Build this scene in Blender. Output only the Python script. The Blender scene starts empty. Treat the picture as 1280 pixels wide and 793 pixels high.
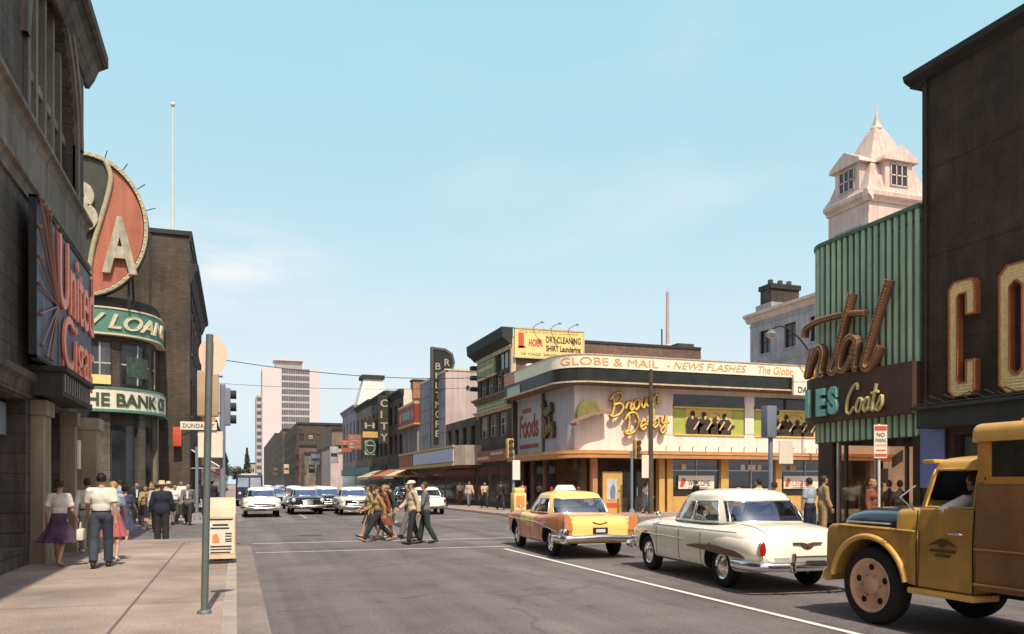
import bpy, bmesh, math, random
from math import sin, cos, pi, radians, sqrt, atan2, hypot
from mathutils import Vector, Matrix
random.seed(11)
S = bpy.context.scene
C = S.collection

# ---------------------------------------------------------------- objects
def tag(o, label=None, cat=None, group=None, kind=None):
    if label: o['label'] = label
    if cat: o['category'] = cat
    if group: o['group'] = group
    if kind: o['kind'] = kind
    return o

def thing(name, label, cat, loc=(0, 0, 0), rz=0, group=None):
    o = bpy.data.objects.new(name, None)
    o.empty_display_size = 0.2
    C.objects.link(o)
    o.location = loc
    o.rotation_euler = (0, 0, rz)
    return tag(o, label, cat, group)

def root_of(o):
    while o.parent: o = o.parent
    return o

def link(name, me, parent=None):
    o = bpy.data.objects.new(name, me)
    C.objects.link(o)
    if parent: o.parent = parent
    return o

def dup(o, label=None, loc=None, rz=None, group=None, parent=None):
    c = o.copy()
    C.objects.link(c)
    c.parent = parent
    if label: c['label'] = label
    if group: c['group'] = group
    if loc is not None: c.location = loc
    if rz is not None: c.rotation_euler = (0, 0, rz)
    for ch in list(o.children): dup(ch, parent=c)
    return c

class Fr:
    """wall frame: a along u, b up, c out along n"""
    def __init__(s, O, u, n, up=(0, 0, 1)):
        s.O, s.u, s.n, s.w = Vector(O), Vector(u).normalized(), Vector(n).normalized(), Vector(up)
    def p(s, a, b, c=0): return s.O + s.u * a + s.w * b + s.n * c
def south(y, x0=0): return Fr((x0, y, 0), (1, 0, 0), (0, -1, 0))     # faces the camera end of the street
def west(x, y0=0): return Fr((x, y0, 0), (0, -1, 0), (-1, 0, 0))     # right-hand row, a = -Y
def east(x, y0=0): return Fr((x, y0, 0), (0, 1, 0), (1, 0, 0))       # left-hand row, a = +Y

class MB:
    def __init__(s): s.v, s.f, s.m, s.mi = [], [], [], 0
    def add(s, vs, fs, mi=None):
        k = len(s.v)
        s.v += [tuple(v) for v in vs]
        s.f += [tuple(i + k for i in f) for f in fs]
        s.m += [s.mi if mi is None else mi] * len(fs)
        return s
    def quad(s, a, b, c, d, mi=None): return s.add([a, b, c, d], [(0, 1, 2, 3)], mi)
    def box(s, x0, x1, y0, y1, z0, z1, mi=None, ch=0.0):
        if ch <= 0:
            v = [(x, y, z) for z in (z0, z1) for y in (y0, y1) for x in (x0, x1)]
            return s.add(v, [(0, 2, 3, 1), (4, 5, 7, 6), (0, 1, 5, 4), (2, 6, 7, 3), (0, 4, 6, 2), (1, 3, 7, 5)], mi)
        b = bmesh.new()
        bmesh.ops.create_cube(b, size=1)
        for w in b.verts: w.co = Vector(((x0 + x1) / 2 + w.co.x * (x1 - x0), (y0 + y1) / 2 + w.co.y * (y1 - y0), (z0 + z1) / 2 + w.co.z * (z1 - z0)))
        bmesh.ops.bevel(b, geom=list(b.edges), offset=ch, segments=2, affect='EDGES', profile=.6)
        return s.bm(b, mi)
    def bm(s, b, mi=None):
        b.verts.index_update()
        s.add([w.co for w in b.verts], [[w.index for w in f.verts] for f in b.faces], mi)
        b.free()
        return s
    def fbox(s, F, a0, a1, b0, b1, c0, c1, mi=None):
        v = [F.p(a, b, c) for c in (c0, c1) for b in (b0, b1) for a in (a0, a1)]
        return s.add(v, [(0, 2, 3, 1), (4, 5, 7, 6), (0, 1, 5, 4), (2, 6, 7, 3), (0, 4, 6, 2), (1, 3, 7, 5)], mi)
    def prism(s, F, poly, c0, c1, mi=None, mi_side=None, back=True):
        n = len(poly)
        v = [F.p(a, b, c0) for a, b in poly] + [F.p(a, b, c1) for a, b in poly]
        s.add(v, [tuple(range(n, 2 * n))] + ([tuple(range(n - 1, -1, -1))] if back else []), mi)
        s.add(v, [(i, (i + 1) % n, n + (i + 1) % n, n + i) for i in range(n)], mi if mi_side is None else mi_side)
        return s
    def ring_prism(s, F, outer, inner, c0, c1, mi=None):
        n = len(outer)
        v = [F.p(a, b, c) for c in (c0, c1) for pl in (outer, inner) for a, b in pl]
        f = []
        for i in range(n):
            j = (i + 1) % n
            f += [(2 * n + i, 2 * n + j, 3 * n + j, 3 * n + i), (i, n + i, n + j, j), (i, j, 2 * n + j, 2 * n + i), (n + j, n + i, 3 * n + i, 3 * n + j)]
        return s.add(v, f, mi)
    def tube(s, pts, r, n=8, mi=None, cap=True, closed=False):
        pts = [Vector(p) for p in pts]
        rs = r if isinstance(r, (list, tuple)) else [r] * len(pts)
        k = len(pts)
        t0 = (pts[1] - pts[0]).normalized()
        ref = Vector((0, 0, 1)) if abs(t0.z) < .9 else Vector((1, 0, 0))
        nx = t0.cross(ref).normalized()
        V = []
        for i, p in enumerate(pts):
            if closed: t = pts[(i + 1) % k] - pts[i - 1]
            else: t = pts[min(i + 1, k - 1)] - pts[max(i - 1, 0)]
            t = t.normalized() if t.length > 1e-9 else t0
            nx = (nx - t * nx.dot(t))
            nx = nx.normalized() if nx.length > 1e-6 else t.orthogonal().normalized()
            ny = t.cross(nx)
            V += [p + nx * (cos(2 * pi * j / n) * rs[i]) + ny * (sin(2 * pi * j / n) * rs[i]) for j in range(n)]
        f = []
        for i in range(k if closed else k - 1):
            i2 = (i + 1) % k
            for j in range(n):
                f.append((i * n + j, i * n + (j + 1) % n, i2 * n + (j + 1) % n, i2 * n + j))
        if cap and not closed: f += [tuple(range(n - 1, -1, -1)), tuple(range((k - 1) * n, k * n))]
        return s.add(V, f, mi)
    def lathe(s, prof, n=24, c=(0, 0, 0), axis='z', mi=None, sx=1, sy=1, cap=True):
        V, f = [], []
        for r, h in prof:
            for j in range(n):
                a = 2 * pi * j / n
                p = (r * cos(a) * sx, r * sin(a) * sy, h)
                if axis == 'x': p = (p[2], p[0], p[1])
                if axis == 'y': p = (p[0], p[2], p[1])
                V.append((c[0] + p[0], c[1] + p[1], c[2] + p[2]))
        for i in range(len(prof) - 1):
            for j in range(n):
                f.append((i * n + j, i * n + (j + 1) % n, (i + 1) * n + (j + 1) % n, (i + 1) * n + j))
        if cap and prof[0][0] > 1e-5: f.append(tuple(range(n - 1, -1, -1)))
        if cap and prof[-1][0] > 1e-5: f.append(tuple(range((len(prof) - 1) * n, len(prof) * n)))
        return s.add(V, f, mi)
    def ball(s, c, r, n=10, mi=None):
        r = r if isinstance(r, (list, tuple)) else (r, r, r)
        m = max(4, n // 2)
        pr = [(sin(pi * i / m), -cos(pi * i / m)) for i in range(m + 1)]
        V = [(c[0] + r[0] * q * cos(2 * pi * j / n), c[1] + r[1] * q * sin(2 * pi * j / n), c[2] + r[2] * h) for q, h in pr for j in range(n)]
        f = [(i * n + j, i * n + (j + 1) % n, (i + 1) * n + (j + 1) % n, (i + 1) * n + j) for i in range(m) for j in range(n)]
        return s.add(V, f, mi)
    def mesh(s, name, mats):
        me = bpy.data.meshes.new(name)
        me.from_pydata(s.v, [], s.f)
        for m in (mats if isinstance(mats, (list, tuple)) else [mats]): me.materials.append(m)
        me.polygons.foreach_set('material_index', s.m)
        b = bmesh.new(); b.from_mesh(me)
        bmesh.ops.remove_doubles(b, verts=b.verts, dist=1e-5)
        bmesh.ops.recalc_face_normals(b, faces=b.faces)
        b.to_mesh(me); b.free()
        return me
    def build(s, name, mats, parent=None, smooth=0, local=False):
        """vertices are world positions unless local; they are moved under the thing's base"""
        if parent and not local:
            L = root_of(parent).location
            s.v = [(v[0] - L[0], v[1] - L[1], v[2] - L[2]) for v in s.v]
        me = s.mesh(name, mats)
        if smooth:
            me.polygons.foreach_set('use_smooth', [True] * len(me.polygons))
            me.set_sharp_from_angle(angle=radians(smooth))
        return link(name, me, parent)

def catmull(P, n, closed=False):
    P = [Vector(p) for p in P]
    out, k = [], len(P)
    for i in range(k if closed else k - 1):
        g = lambda q: P[q % k] if closed else P[max(0, min(k - 1, q))]
        p0, p1, p2, p3 = g(i - 1), g(i), g(i + 1), g(i + 2)
        for j in range(n):
            t = j / n
            out.append(.5 * ((2 * p1) + (p2 - p0) * t + (2 * p0 - 5 * p1 + 4 * p2 - p3) * t * t + (3 * p1 - p0 - 3 * p2 + p3) * t ** 3))
    if not closed: out.append(P[-1])
    return out

def lerp(a, b, t): return a + (b - a) * t
def interp(tab, x):
    if x <= tab[0][0]: return tab[0][1]
    for (x0, y0), (x1, y1) in zip(tab, tab[1:]):
        if x <= x1:
            t = (x - x0) / (x1 - x0)
            return lerp(y0, y1, t)
    return tab[-1][1]
def sinterp(tab, x):
    """monotone-ish cubic through table points"""
    if x <= tab[0][0]: return tab[0][1]
    if x >= tab[-1][0]: return tab[-1][1]
    n = len(tab)
    for i in range(n - 1):
        x0, y0 = tab[i]; x1, y1 = tab[i + 1]
        if x <= x1:
            def sl(k):
                if k == 0: return (tab[1][1] - tab[0][1]) / (tab[1][0] - tab[0][0])
                if k == n - 1: return (tab[-1][1] - tab[-2][1]) / (tab[-1][0] - tab[-2][0])
                a = (tab[k][1] - tab[k - 1][1]) / (tab[k][0] - tab[k - 1][0]); b = (tab[k + 1][1] - tab[k][1]) / (tab[k + 1][0] - tab[k][0])
                return 0 if a * b <= 0 else 2 * a * b / (a + b)
            h = x1 - x0; t = (x - x0) / h
            m0, m1 = sl(i) * h, sl(i + 1) * h
            return (2 * t ** 3 - 3 * t * t + 1) * y0 + (t ** 3 - 2 * t * t + t) * m0 + (-2 * t ** 3 + 3 * t * t) * y1 + (t ** 3 - t * t) * m1

# ---------------------------------------------------------------- lettering
def text(body, F, a, b, h, mat, parent, depth=.03, c=.01, width=None, shear=0, bold=0.0, rot=0, name='lettering', align='LEFT'):
    """a line of type on a wall frame, lower left corner (a, b), cap height h"""
    cu = bpy.data.curves.new('lettering', 'FONT')
    cu.body = body; cu.size = 1; cu.offset = bold; cu.shear = shear; cu.align_x = align
    o = bpy.data.objects.new('tmp', cu); C.objects.link(o)
    bpy.context.view_layer.update()
    me = o.to_mesh()
    vs = [v.co.copy() for v in me.vertices]; fs = [tuple(p.vertices) for p in me.polygons]
    o.to_mesh_clear()
    bpy.data.objects.remove(o); bpy.data.curves.remove(cu)
    x0 = min(v.x for v in vs); x1 = max(v.x for v in vs)
    cap = .70
    k = h / cap
    kx = k if width is None else width / (x1 - x0)
    cr, sr = cos(rot), sin(rot)
    P = []
    for v in vs:
        x, y = (v.x - x0) * kx, v.y * k
        P.append((a + x * cr - y * sr, b + x * sr + y * cr))
    m = MB()
    m.add([F.p(x, y, c + depth) for x, y in P], fs)
    if depth > .004:
        # side walls from boundary edges
        cnt = {}
        for f in fs:
            for i in range(len(f)):
                e = (f[i], f[(i + 1) % len(f)])
                cnt[tuple(sorted(e))] = None if tuple(sorted(e)) in cnt else e
        for e in cnt.values():
            if e:
                (xa, ya), (xb, yb) = P[e[0]], P[e[1]]
                m.quad(F.p(xa, ya, c), F.p(xb, yb, c), F.p(xb, yb, c + depth), F.p(xa, ya, c + depth))
    return m.build(name, mat, parent)

SCRIPT = {   # hand drawn brush-script strokes, unit cap height
 'B': (.75, [[(.12, .95), (.2, .5), (.05, .02)], [(.0, .8), (.2, 1.0), (.5, 1.02), (.58, .8), (.42, .58), (.2, .52), (.5, .5), (.62, .25), (.42, .02), (.1, .0), (-.05, .12)]]),
 'D': (.8, [[(.2, .95), (.22, .5), (.08, .05)], [(-.02, .75), (.2, 1.0), (.55, .95), (.72, .55), (.55, .1), (.2, -.02), (-.02, .08), (.1, .18), (.3, .05)]]),
 'C': (.6, [[(.55, .8), (.5, 1.0), (.3, .95), (.08, .55), (.1, .1), (.3, .0), (.5, .2)]]),
 'r': (.36, [[(.0, .2), (.12, .5), (.14, .42), (.3, .44), (.24, .2), (.28, .03), (.4, .15)]]),
 'o': (.4, [[(.3, .45), (.12, .46), (.02, .22), (.14, .02), (.3, .14), (.3, .4), (.36, .36), (.46, .4)]]),
 'w': (.55, [[(.0, .42), (.04, .1), (.16, .02), (.26, .4), (.28, .08), (.4, .04), (.48, .44), (.58, .4)]]),
 'n': (.48, [[(.02, .45), (.04, .0)], [(.04, .2), (.2, .46), (.32, .4), (.32, .06), (.46, .1)]]),
 'e': (.38, [[(.02, .18), (.3, .28), (.24, .46), (.1, .42), (.04, .2), (.16, .02), (.36, .12)]]),
 'b': (.45, [[(.06, .95), (.04, .06), (.22, .02), (.34, .22), (.22, .42), (.06, .3)]]),
 'y': (.45, [[(.02, .45), (.08, .1), (.24, .1), (.32, .45)], [(.32, .45), (.24, -.25), (.08, -.4), (.0, -.25), (.2, -.05), (.46, .12)]]),
 'a': (.44, [[(.3, .42), (.14, .46), (.03, .22), (.14, .02), (.3, .2), (.32, .44), (.3, .08), (.44, .12)]]),
 't': (.3, [[(.12, .9), (.08, .1), (.22, .03), (.34, .14)], [(-.06, .6), (.28, .64)]]),
 's': (.35, [[(.0, .1), (.2, .48), (.28, .2), (.14, .0), (.0, .06)]]),
}
def script(body, F, a, b, h, r, mats, parent, rot=0, slant=.25, c=.12, kx=1, name='lettering', halo=0):
    m = MB(); x = 0
    for ch in body:
        w, strokes = SCRIPT[ch]
        for st in strokes:
            pts = []
            for px, py in st:
                X = (x + px + slant * py) * h * kx; Y = py * h
                pts.append((a + X * cos(rot) - Y * sin(rot), b + X * sin(rot) + Y * cos(rot), 0))
            q = catmull(pts, 5)
            m.tube([F.p(p[0], p[1], c) for p in q], r, 6, 0)
            if halo: m.tube([F.p(p[0], p[1], c - r * .8) for p in q], r + halo, 6, 1)
        x += w
    return m.build(name, mats, parent, smooth=60)
# ---------------------------------------------------------------- materials
def srgb(r, g, b):
    f = lambda u: (u / 255 / 12.92) if u / 255 <= .04045 else ((u / 255 + .055) / 1.055) ** 2.4
    return (f(r), f(g), f(b))
_M = {}
def M(name, col, rough=.7, var=.18, scale=2.0, bump=0, metal=0, streak=0, spec=.35, grain=.10, brick=None, mortar=None, coat=0, soot=0, bscale=30, emit=0, road=False):
    if name in _M: return _M[name]
    m = bpy.data.materials.new(name); _M[name] = m
    m.use_nodes = True
    N, L = m.node_tree.nodes, m.node_tree.links
    N.clear()
    out = N.new('ShaderNodeOutputMaterial'); bs = N.new('ShaderNodeBsdfPrincipled')
    L.new(bs.outputs[0], out.inputs[0])
    bs.inputs['Roughness'].default_value = rough
    bs.inputs['Metallic'].default_value = metal
    bs.inputs['Specular IOR Level'].default_value = spec
    if coat: bs.inputs['Coat Weight'].default_value = coat; bs.inputs['Coat Roughness'].default_value = .06
    tc = N.new('ShaderNodeTexCoord')
    co = tc.outputs['Object']
    def noise(sc, det=4, vec=None, rg=.6):
        n = N.new('ShaderNodeTexNoise'); n.inputs['Scale'].default_value = sc; n.inputs['Detail'].default_value = det; n.inputs['Roughness'].default_value = rg
        L.new(vec or co, n.inputs['Vector']); return n.outputs['Fac']
    def mulcol(colsock, fac, lo, hi, a=.3, b=.7):
        mr = N.new('ShaderNodeMapRange'); mr.inputs['From Min'].default_value = a; mr.inputs['From Max'].default_value = b
        mr.inputs['To Min'].default_value = lo; mr.inputs['To Max'].default_value = hi
        L.new(fac, mr.inputs['Value'])
        mx = N.new('ShaderNodeMix'); mx.data_type = 'RGBA'; mx.blend_type = 'MULTIPLY'; mx.inputs['Factor'].default_value = 1
        L.new(colsock, mx.inputs['A']); L.new(mr.outputs[0], mx.inputs['B'])
        return mx.outputs['Result']
    rgb = N.new('ShaderNodeRGB'); rgb.outputs[0].default_value = (*col, 1)
    c = rgb.outputs[0]
    height = None
    if brick:
        geo = N.new('ShaderNodeNewGeometry'); sp = N.new('ShaderNodeSeparateXYZ'); L.new(geo.outputs['Position'], sp.inputs[0])
        sn = N.new('ShaderNodeSeparateXYZ'); L.new(geo.outputs['Normal'], sn.inputs[0])
        ab = N.new('ShaderNodeMath'); ab.operation = 'ABSOLUTE'; L.new(sn.outputs[0], ab.inputs[0])
        gt = N.new('ShaderNodeMath'); gt.operation = 'GREATER_THAN'; gt.inputs[1].default_value = .6; L.new(ab.outputs[0], gt.inputs[0])
        mx = N.new('ShaderNodeMix'); mx.data_type = 'FLOAT'; L.new(gt.outputs[0], mx.inputs['Factor']); L.new(sp.outputs[0], mx.inputs['A']); L.new(sp.outputs[1], mx.inputs['B'])
        cb = N.new('ShaderNodeCombineXYZ'); L.new(mx.outputs['Result'], cb.inputs[0]); L.new(sp.outputs[2], cb.inputs[1])
        bt = N.new('ShaderNodeTexBrick')
        bw, bh, ms = brick
        bt.inputs['Scale'].default_value = 1; bt.inputs['Brick Width'].default_value = bw; bt.inputs['Row Height'].default_value = bh; bt.inputs['Mortar Size'].default_value = ms
        bt.inputs['Color1'].default_value = (*[q * 1.15 for q in col], 1); bt.inputs['Color2'].default_value = (*[q * .8 for q in col], 1)
        bt.inputs['Mortar'].default_value = (*(mortar or [q * .6 for q in col]), 1)
        L.new(cb.outputs[0], bt.inputs['Vector']); c = bt.outputs['Color']; height = bt.outputs['Fac']
    if var: c = mulcol(c, noise(scale, 5), 1 - var, 1 + var)
    if grain: c = mulcol(c, noise(scale * 14 + 20, 2), 1 - grain, 1 + grain)
    if streak:
        mp = N.new('ShaderNodeMapping'); mp.inputs['Scale'].default_value = (2.2, 2.2, .12); L.new(co, mp.inputs['Vector'])
        c = mulcol(c, noise(1.6, 4, mp.outputs[0]), 1 - streak, 1.05, .35, .62)
    if soot:
        c = mulcol(c, noise(.35, 4), 1 - soot, 1.1, .35, .65)
    if road:   # wheel tracks, oil, hair cracks
        mp = N.new('ShaderNodeMapping'); mp.inputs['Scale'].default_value = (.75, .025, 1); L.new(co, mp.inputs['Vector'])
        c = mulcol(c, noise(1.3, 4, mp.outputs[0]), .76, 1.12, .36, .62)
        c = mulcol(c, noise(1.1, 6, None, .75), .60, 1.0, .32, .43)
        vd = N.new('ShaderNodeTexVoronoi'); vd.feature = 'DISTANCE_TO_EDGE'; vd.inputs['Scale'].default_value = .33
        wn = N.new('ShaderNodeTexNoise'); wn.inputs['Scale'].default_value = 1.4; wn.inputs['Detail'].default_value = 5; L.new(co, wn.inputs['Vector'])
        av = N.new('ShaderNodeMix'); av.data_type = 'VECTOR'; av.inputs['Factor'].default_value = .35; L.new(co, av.inputs['A']); L.new(wn.outputs['Color'], av.inputs['B']); L.new(av.outputs['Result'], vd.inputs['Vector'])
        c = mulcol(c, vd.outputs['Distance'], .74, 1.0, .0, .012)
    L.new(c, bs.inputs['Base Color'])
    if emit: 
        L.new(c, bs.inputs['Emission Color']); bs.inputs['Emission Strength'].default_value = emit
    r2 = N.new('ShaderNodeMapRange'); r2.inputs['To Min'].default_value = max(.02, rough - .12); r2.inputs['To Max'].default_value = min(1, rough + .12)
    L.new(noise(scale * 3, 3), r2.inputs['Value']); L.new(r2.outputs[0], bs.inputs['Roughness'])
    if bump:
        bp = N.new('ShaderNodeBump'); bp.inputs['Strength'].default_value = min(1, bump); bp.inputs['Distance'].default_value = .02
        L.new(noise(bscale, 4), bp.inputs['Height'])
        L.new(bp.outputs[0], bs.inputs['Normal'])
    return m

def glass(name, tint=(.05, .06, .07), fac=.75, rough=.03, ior=1.5):
    """window pane: part see-through, part reflecting"""
    m = bpy.data.materials.new(name); m.use_nodes = True
    N, L = m.node_tree.nodes, m.node_tree.links; N.clear()
    out = N.new('ShaderNodeOutputMaterial')
    tr = N.new('ShaderNodeBsdfTransparent'); tr.inputs[0].default_value = (*[min(1, q) for q in tint], 1)
    gl = N.new('ShaderNodeBsdfGlossy'); gl.inputs['Roughness'].default_value = rough; gl.inputs[0].default_value = (.9, .93, 1, 1)
    fr = N.new('ShaderNodeFresnel'); fr.inputs['IOR'].default_value = ior
    mr = N.new('ShaderNodeMapRange'); mr.inputs['To Min'].default_value = 1 - fac; mr.inputs['To Max'].default_value = 1
    nz = N.new('ShaderNodeTexNoise'); nz.inputs['Scale'].default_value = 3; tc = N.new('ShaderNodeTexCoord'); L.new(tc.outputs['Object'], nz.inputs['Vector'])
    bp = N.new('ShaderNodeBump'); bp.inputs['Strength'].default_value = .04; L.new(nz.outputs['Fac'], bp.inputs['Height']); L.new(bp.outputs[0], gl.inputs['Normal'])
    L.new(fr.outputs[0], mr.inputs['Value'])
    mx = N.new('ShaderNodeMixShader'); L.new(mr.outputs[0], mx.inputs[0]); L.new(tr.outputs[0], mx.inputs[1]); L.new(gl.outputs[0], mx.inputs[2])
    L.new(mx.outputs[0], out.inputs[0])
    return m

G = {}
G['car'] = glass('car_glass', (.66, .72, .80), .66)
G['shop'] = glass('shop_glass', (.82, .77, .70), .95, .03, 1.22)
G['car_far'] = glass('windscreen_glass', (.45, .48, .52), .94, .04, 1.3)
G['win'] = glass('window_glass', (.12, .13, .14), .88, .05)
def darkglass(n, col, r=.08): return M(n, col, r, .5, 1.2, spec=.6, grain=0)
W = dict(
 asphalt=M('asphalt', (.174, .153, .152), .92, .14, .5, .4, soot=.18, grain=.26, bscale=45, road=True),
 gutter=M('gutter_concrete', (.25, .21, .19), .9, .2, 1.5, .2, soot=.25, grain=.2),
 walk=M('sidewalk_concrete', (.385, .298, .250), .9, .18, 1.1, .25, soot=.30, grain=.25),
 kerb=M('kerb_stone', (.40, .33, .29), .85, .18, 2, .2),
 joint=M('sidewalk_joint', (.17, .13, .12), .95),
 paint=M('road_paint', (.72, .70, .62), .8, .14, 5, grain=.2),
 paint_worn=M('road_paint_worn', (.50, .45, .40), .85, .3, 4, grain=.3),
 track=M('tram_track_bed', (.33, .28, .24), .8, .2, 3),
 steel=M('rail_steel', (.45, .41, .36), .4, .2, 4, metal=.6),
 soil=M('ground_soil', (.16, .14, .12), .95),
 chrome=M('chrome', (.78, .78, .76), .14, .05, 3, metal=1, grain=0),
 rubber=M('tyre_rubber', (.018, .017, .017), .85, .2, 8),
 dark=M('dark_void', (.012, .011, .010), .9),
 black=M('black_paint', (.02, .02, .022), .5),
 under=M('underbody', (.015, .014, .013), .95),
 seat=M('car_seat', (.11, .09, .075), .8),
 seat_blue=M('car_seat_blue', (.10, .12, .16), .8),
 red_lamp=M('tail_lamp_glass', (.35, .012, .008), .15, .1, 5, coat=.5),
 head_lamp=M('head_lamp_glass', (.75, .74, .68), .1, .05, 5, coat=.8),
 plate=M('plate_white', (.72, .70, .62), .5),
 cream=M('cream_enamel', (.87, .83, .69), .3, .03, 2, coat=.6, grain=.02),
 cream2=M('ivory_enamel', (.82, .77, .62), .3, .03, 2, coat=.6, grain=.02),
 taxi_y=M('taxi_yellow_enamel', (.92, .64, .19), .3, .04, 2, coat=.5, grain=.02),
 taxi_o=M('taxi_orange_enamel', (.70, .245, .10), .33, .07, 3, coat=.5, grain=.03),
 truck_y=M('truck_yellow_enamel', (.68, .395, .095), .38, .07, 2, coat=.3, grain=.04, streak=.08),
 truck_shade=M('truck_yellow_shaded', (.50, .27, .06), .5, .18, 2.5, coat=.15, grain=.06, streak=.22, soot=.15), truck_b=M('truck_brown_panel', (.25, .115, .035), .55, .2, 1.6, streak=.3, grain=.12, soot=.2),  # doors and fenders: truck yellow darkened to paint in their shade, plus streaks
 navy=M('navy_enamel', (.018, .02, .035), .25, .1, 2, coat=.7),
 black_car=M('black_enamel', (.02, .022, .024), .22, .1, 2, coat=.8, grain=0),
 white_car=M('white_enamel', (.78, .77, .70), .3, .03, 2, coat=.6, grain=.02),
 blue_van=M('dark_blue_enamel', (.035, .045, .085), .35, .1, 2, coat=.4),
 green_car=M('green_enamel', (.16, .24, .2), .3, .05, 2, coat=.6),
 orange_car=M('rust_enamel', (.45, .16, .07), .3, .05, 2, coat=.6),
 blue_car=M('pale_blue_enamel', (.3, .4, .5), .3, .05, 2, coat=.6),
)
# ---------------------------------------------------------------- vehicles (local: +Y is forward, origin on the ground)
def section(w, zb, zs, zc, tuck=.93):
    zm = lerp(zb, zs, .55)
    P = [(0, zb), (.45 * w, zb), (.80 * w, zb), (tuck * w, zb + .03), (lerp(tuck, 1, .75) * w, zb + .13), (w, zm), (.99 * w, zs - .10), (.955 * w, zs - .02),
         (.87 * w, zs + (zc - zs) * .3), (.66 * w, zs + (zc - zs) * .72), (.36 * w, zs + (zc - zs) * .94), (0, zc)]
    return P
class Body:
    def __init__(s, T, L0, L1, n=60, tuck=.93):
        s.T, s.L0, s.L1, s.n, s.tuck = T, L0, L1, n, tuck
    def half(s, y):
        g = lambda k: sinterp(s.T[k], y)
        P = section(g('w'), g('zb'), g('zs'), g('zc'), s.tuck)
        q = catmull([(a, b, 0) for a, b in P], 3)
        return [(p.x, p.y) for p in q]
    def side_x(s, y, z):
        h = s.half(y); best = 0
        for (a, b), (c, d) in zip(h, h[1:]):
            if min(b, d) - 1e-6 <= z <= max(b, d) + 1e-6 and abs(d - b) > 1e-6:
                best = max(best, a + (c - a) * (z - b) / (d - b))
        return best
    def mb(s):
        m = MB(); R = []
        for i in range(s.n + 1):
            u = i / s.n
            u = .5 - .5 * cos(pi * u) if True else u
            y = lerp(s.L0, s.L1, lerp(i / s.n, u, .7))
            h = s.half(y)
            R.append([(a, y, b) for a, b in h] + [(-a, y, b) for a, b in reversed(h[1:-1])])
        k = len(R[0]); V = [p for r in R for p in r]; F = []
        for i in range(s.n):
            for j in range(k):
                F.append((i * k + j, i * k + (j + 1) % k, (i + 1) * k + (j + 1) % k, (i + 1) * k + j))
        F += [tuple(range(k)), tuple(range(s.n * k, (s.n + 1) * k))]
        m.add(V, F)
        return m

def cut_wells(me, wells, mats):
    """cut wheel openings; wells = (y, z, radius, x_inner)"""
    o = link('tmp_body', me)
    c = MB()
    for y, z, r, xi in wells:
        for sgn in (-1, 1):
            n = 36; x0, x1 = sorted((sgn * xi, sgn * 1.6))
            V = [(x, y + r * cos(2 * pi * j / n), z + r * sin(2 * pi * j / n)) for x in (x0, x1) for j in range(n)]
            c.add(V, [tuple(range(n)), tuple(range(n, 2 * n))] + [(j, (j + 1) % n, n + (j + 1) % n, n + j) for j in range(n)], 1)
    cm = c.mesh('tmp_cut', mats)
    oc = link('tmp_cut', cm)
    md = o.modifiers.new('b', 'BOOLEAN'); md.object = oc; md.operation = 'DIFFERENCE'; md.solver = 'EXACT'
    bpy.context.view_layer.update()
    dg = bpy.context.evaluated_depsgraph_get()
    r = bpy.data.meshes.new_from_object(o.evaluated_get(dg))
    bpy.data.objects.remove(o); bpy.data.objects.remove(oc)
    return r

def cabin(sp):
    """greenhouse: returns roof MB and dict of window MBs with their boundary loops"""
    p = sp['p']; cols = []
    f = lambda v: max(0, 1 - abs(v) ** p) ** (1 / p)
    for xn in (0, .22, .44, .64, .78, .88): cols.append((xn, f(xn), 'windscreen'))
    sd = sp['side']
    for i, (yn, lab) in enumerate(sd):
        nx = sd[i + 1][0] if i + 1 < len(sd) else -f(.88)
        n = 4 if (yn - nx) > .2 else 1
        for k in range(n):
            v = lerp(yn, nx, k / n); cols.append((f(v), v, lab))
    for xn in (.88, .78, .64, .44, .22): cols.append((xn, -f(xn), 'rear_window'))
    cols.append((0, -1, None))
    rows = sp.get('rows', [0, .08, .3, .5, .7, .84, 1])
    win_r = sp.get('win_rows', (1, 5))
    def pt(xn, yn, t, s=1, dz=0, inset=0):
        yf = lerp(sp['yf'][0], sp['yf'][1], t); yr = lerp(sp['yr'][0], sp['yr'][1], t ** sp.get('rp', 1.0))
        w = lerp(sp['w'][0], sp['w'][1], t ** 1.35) - inset; z = lerp(sp['z'][0], sp['z'][1], t)
        z += sp.get('drop', 0) * max(0, -yn) ** 3 * (1 - t)
        return (xn * w * s, (yf + yr) / 2 + yn * ((yf - yr) / 2 - inset) * s, z + dz)
    roof = MB(); win = {}
    for sg in (1, -1):
        for i in range(len(cols) - 1):
            (x0, y0, lab), (x1, y1, _) = cols[i], cols[i + 1]
            for r in range(len(rows) - 1):
                t0, t1 = rows[r], rows[r + 1]
                isw = lab and not lab.startswith('_') and win_r[0] <= r < win_r[1]
                q = [pt(sg * x0, y0, t0), pt(sg * x1, y1, t0), pt(sg * x1, y1, t1), pt(sg * x0, y0, t1)]
                if isw:
                    nm = lab if lab in ('windscreen', 'rear_window') else lab + ('|r' if sg > 0 else '|l')
                    win.setdefault(nm, []).append(q)
                else: roof.quad(*q)
            K = 7
            for k in range(K):
                a0, a1 = k / K * pi / 2, (k + 1) / K * pi / 2
                cr = sp['crown']
                q = [pt(sg * x0, y0, 1, cos(a0) ** .8 if k else 1, cr * sin(a0)), pt(sg * x1, y1, 1, cos(a0) ** .8 if k else 1, cr * sin(a0)),
                     pt(sg * x1, y1, 1, max(0, cos(a1)) ** .8, cr * sin(a1)), pt(sg * x0, y0, 1, max(0, cos(a1)) ** .8, cr * sin(a1))]
                if k == K - 1: q = q[:3]; roof.add(q, [(0, 1, 2)])
                else: roof.quad(*q)
    return roof, win

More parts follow.
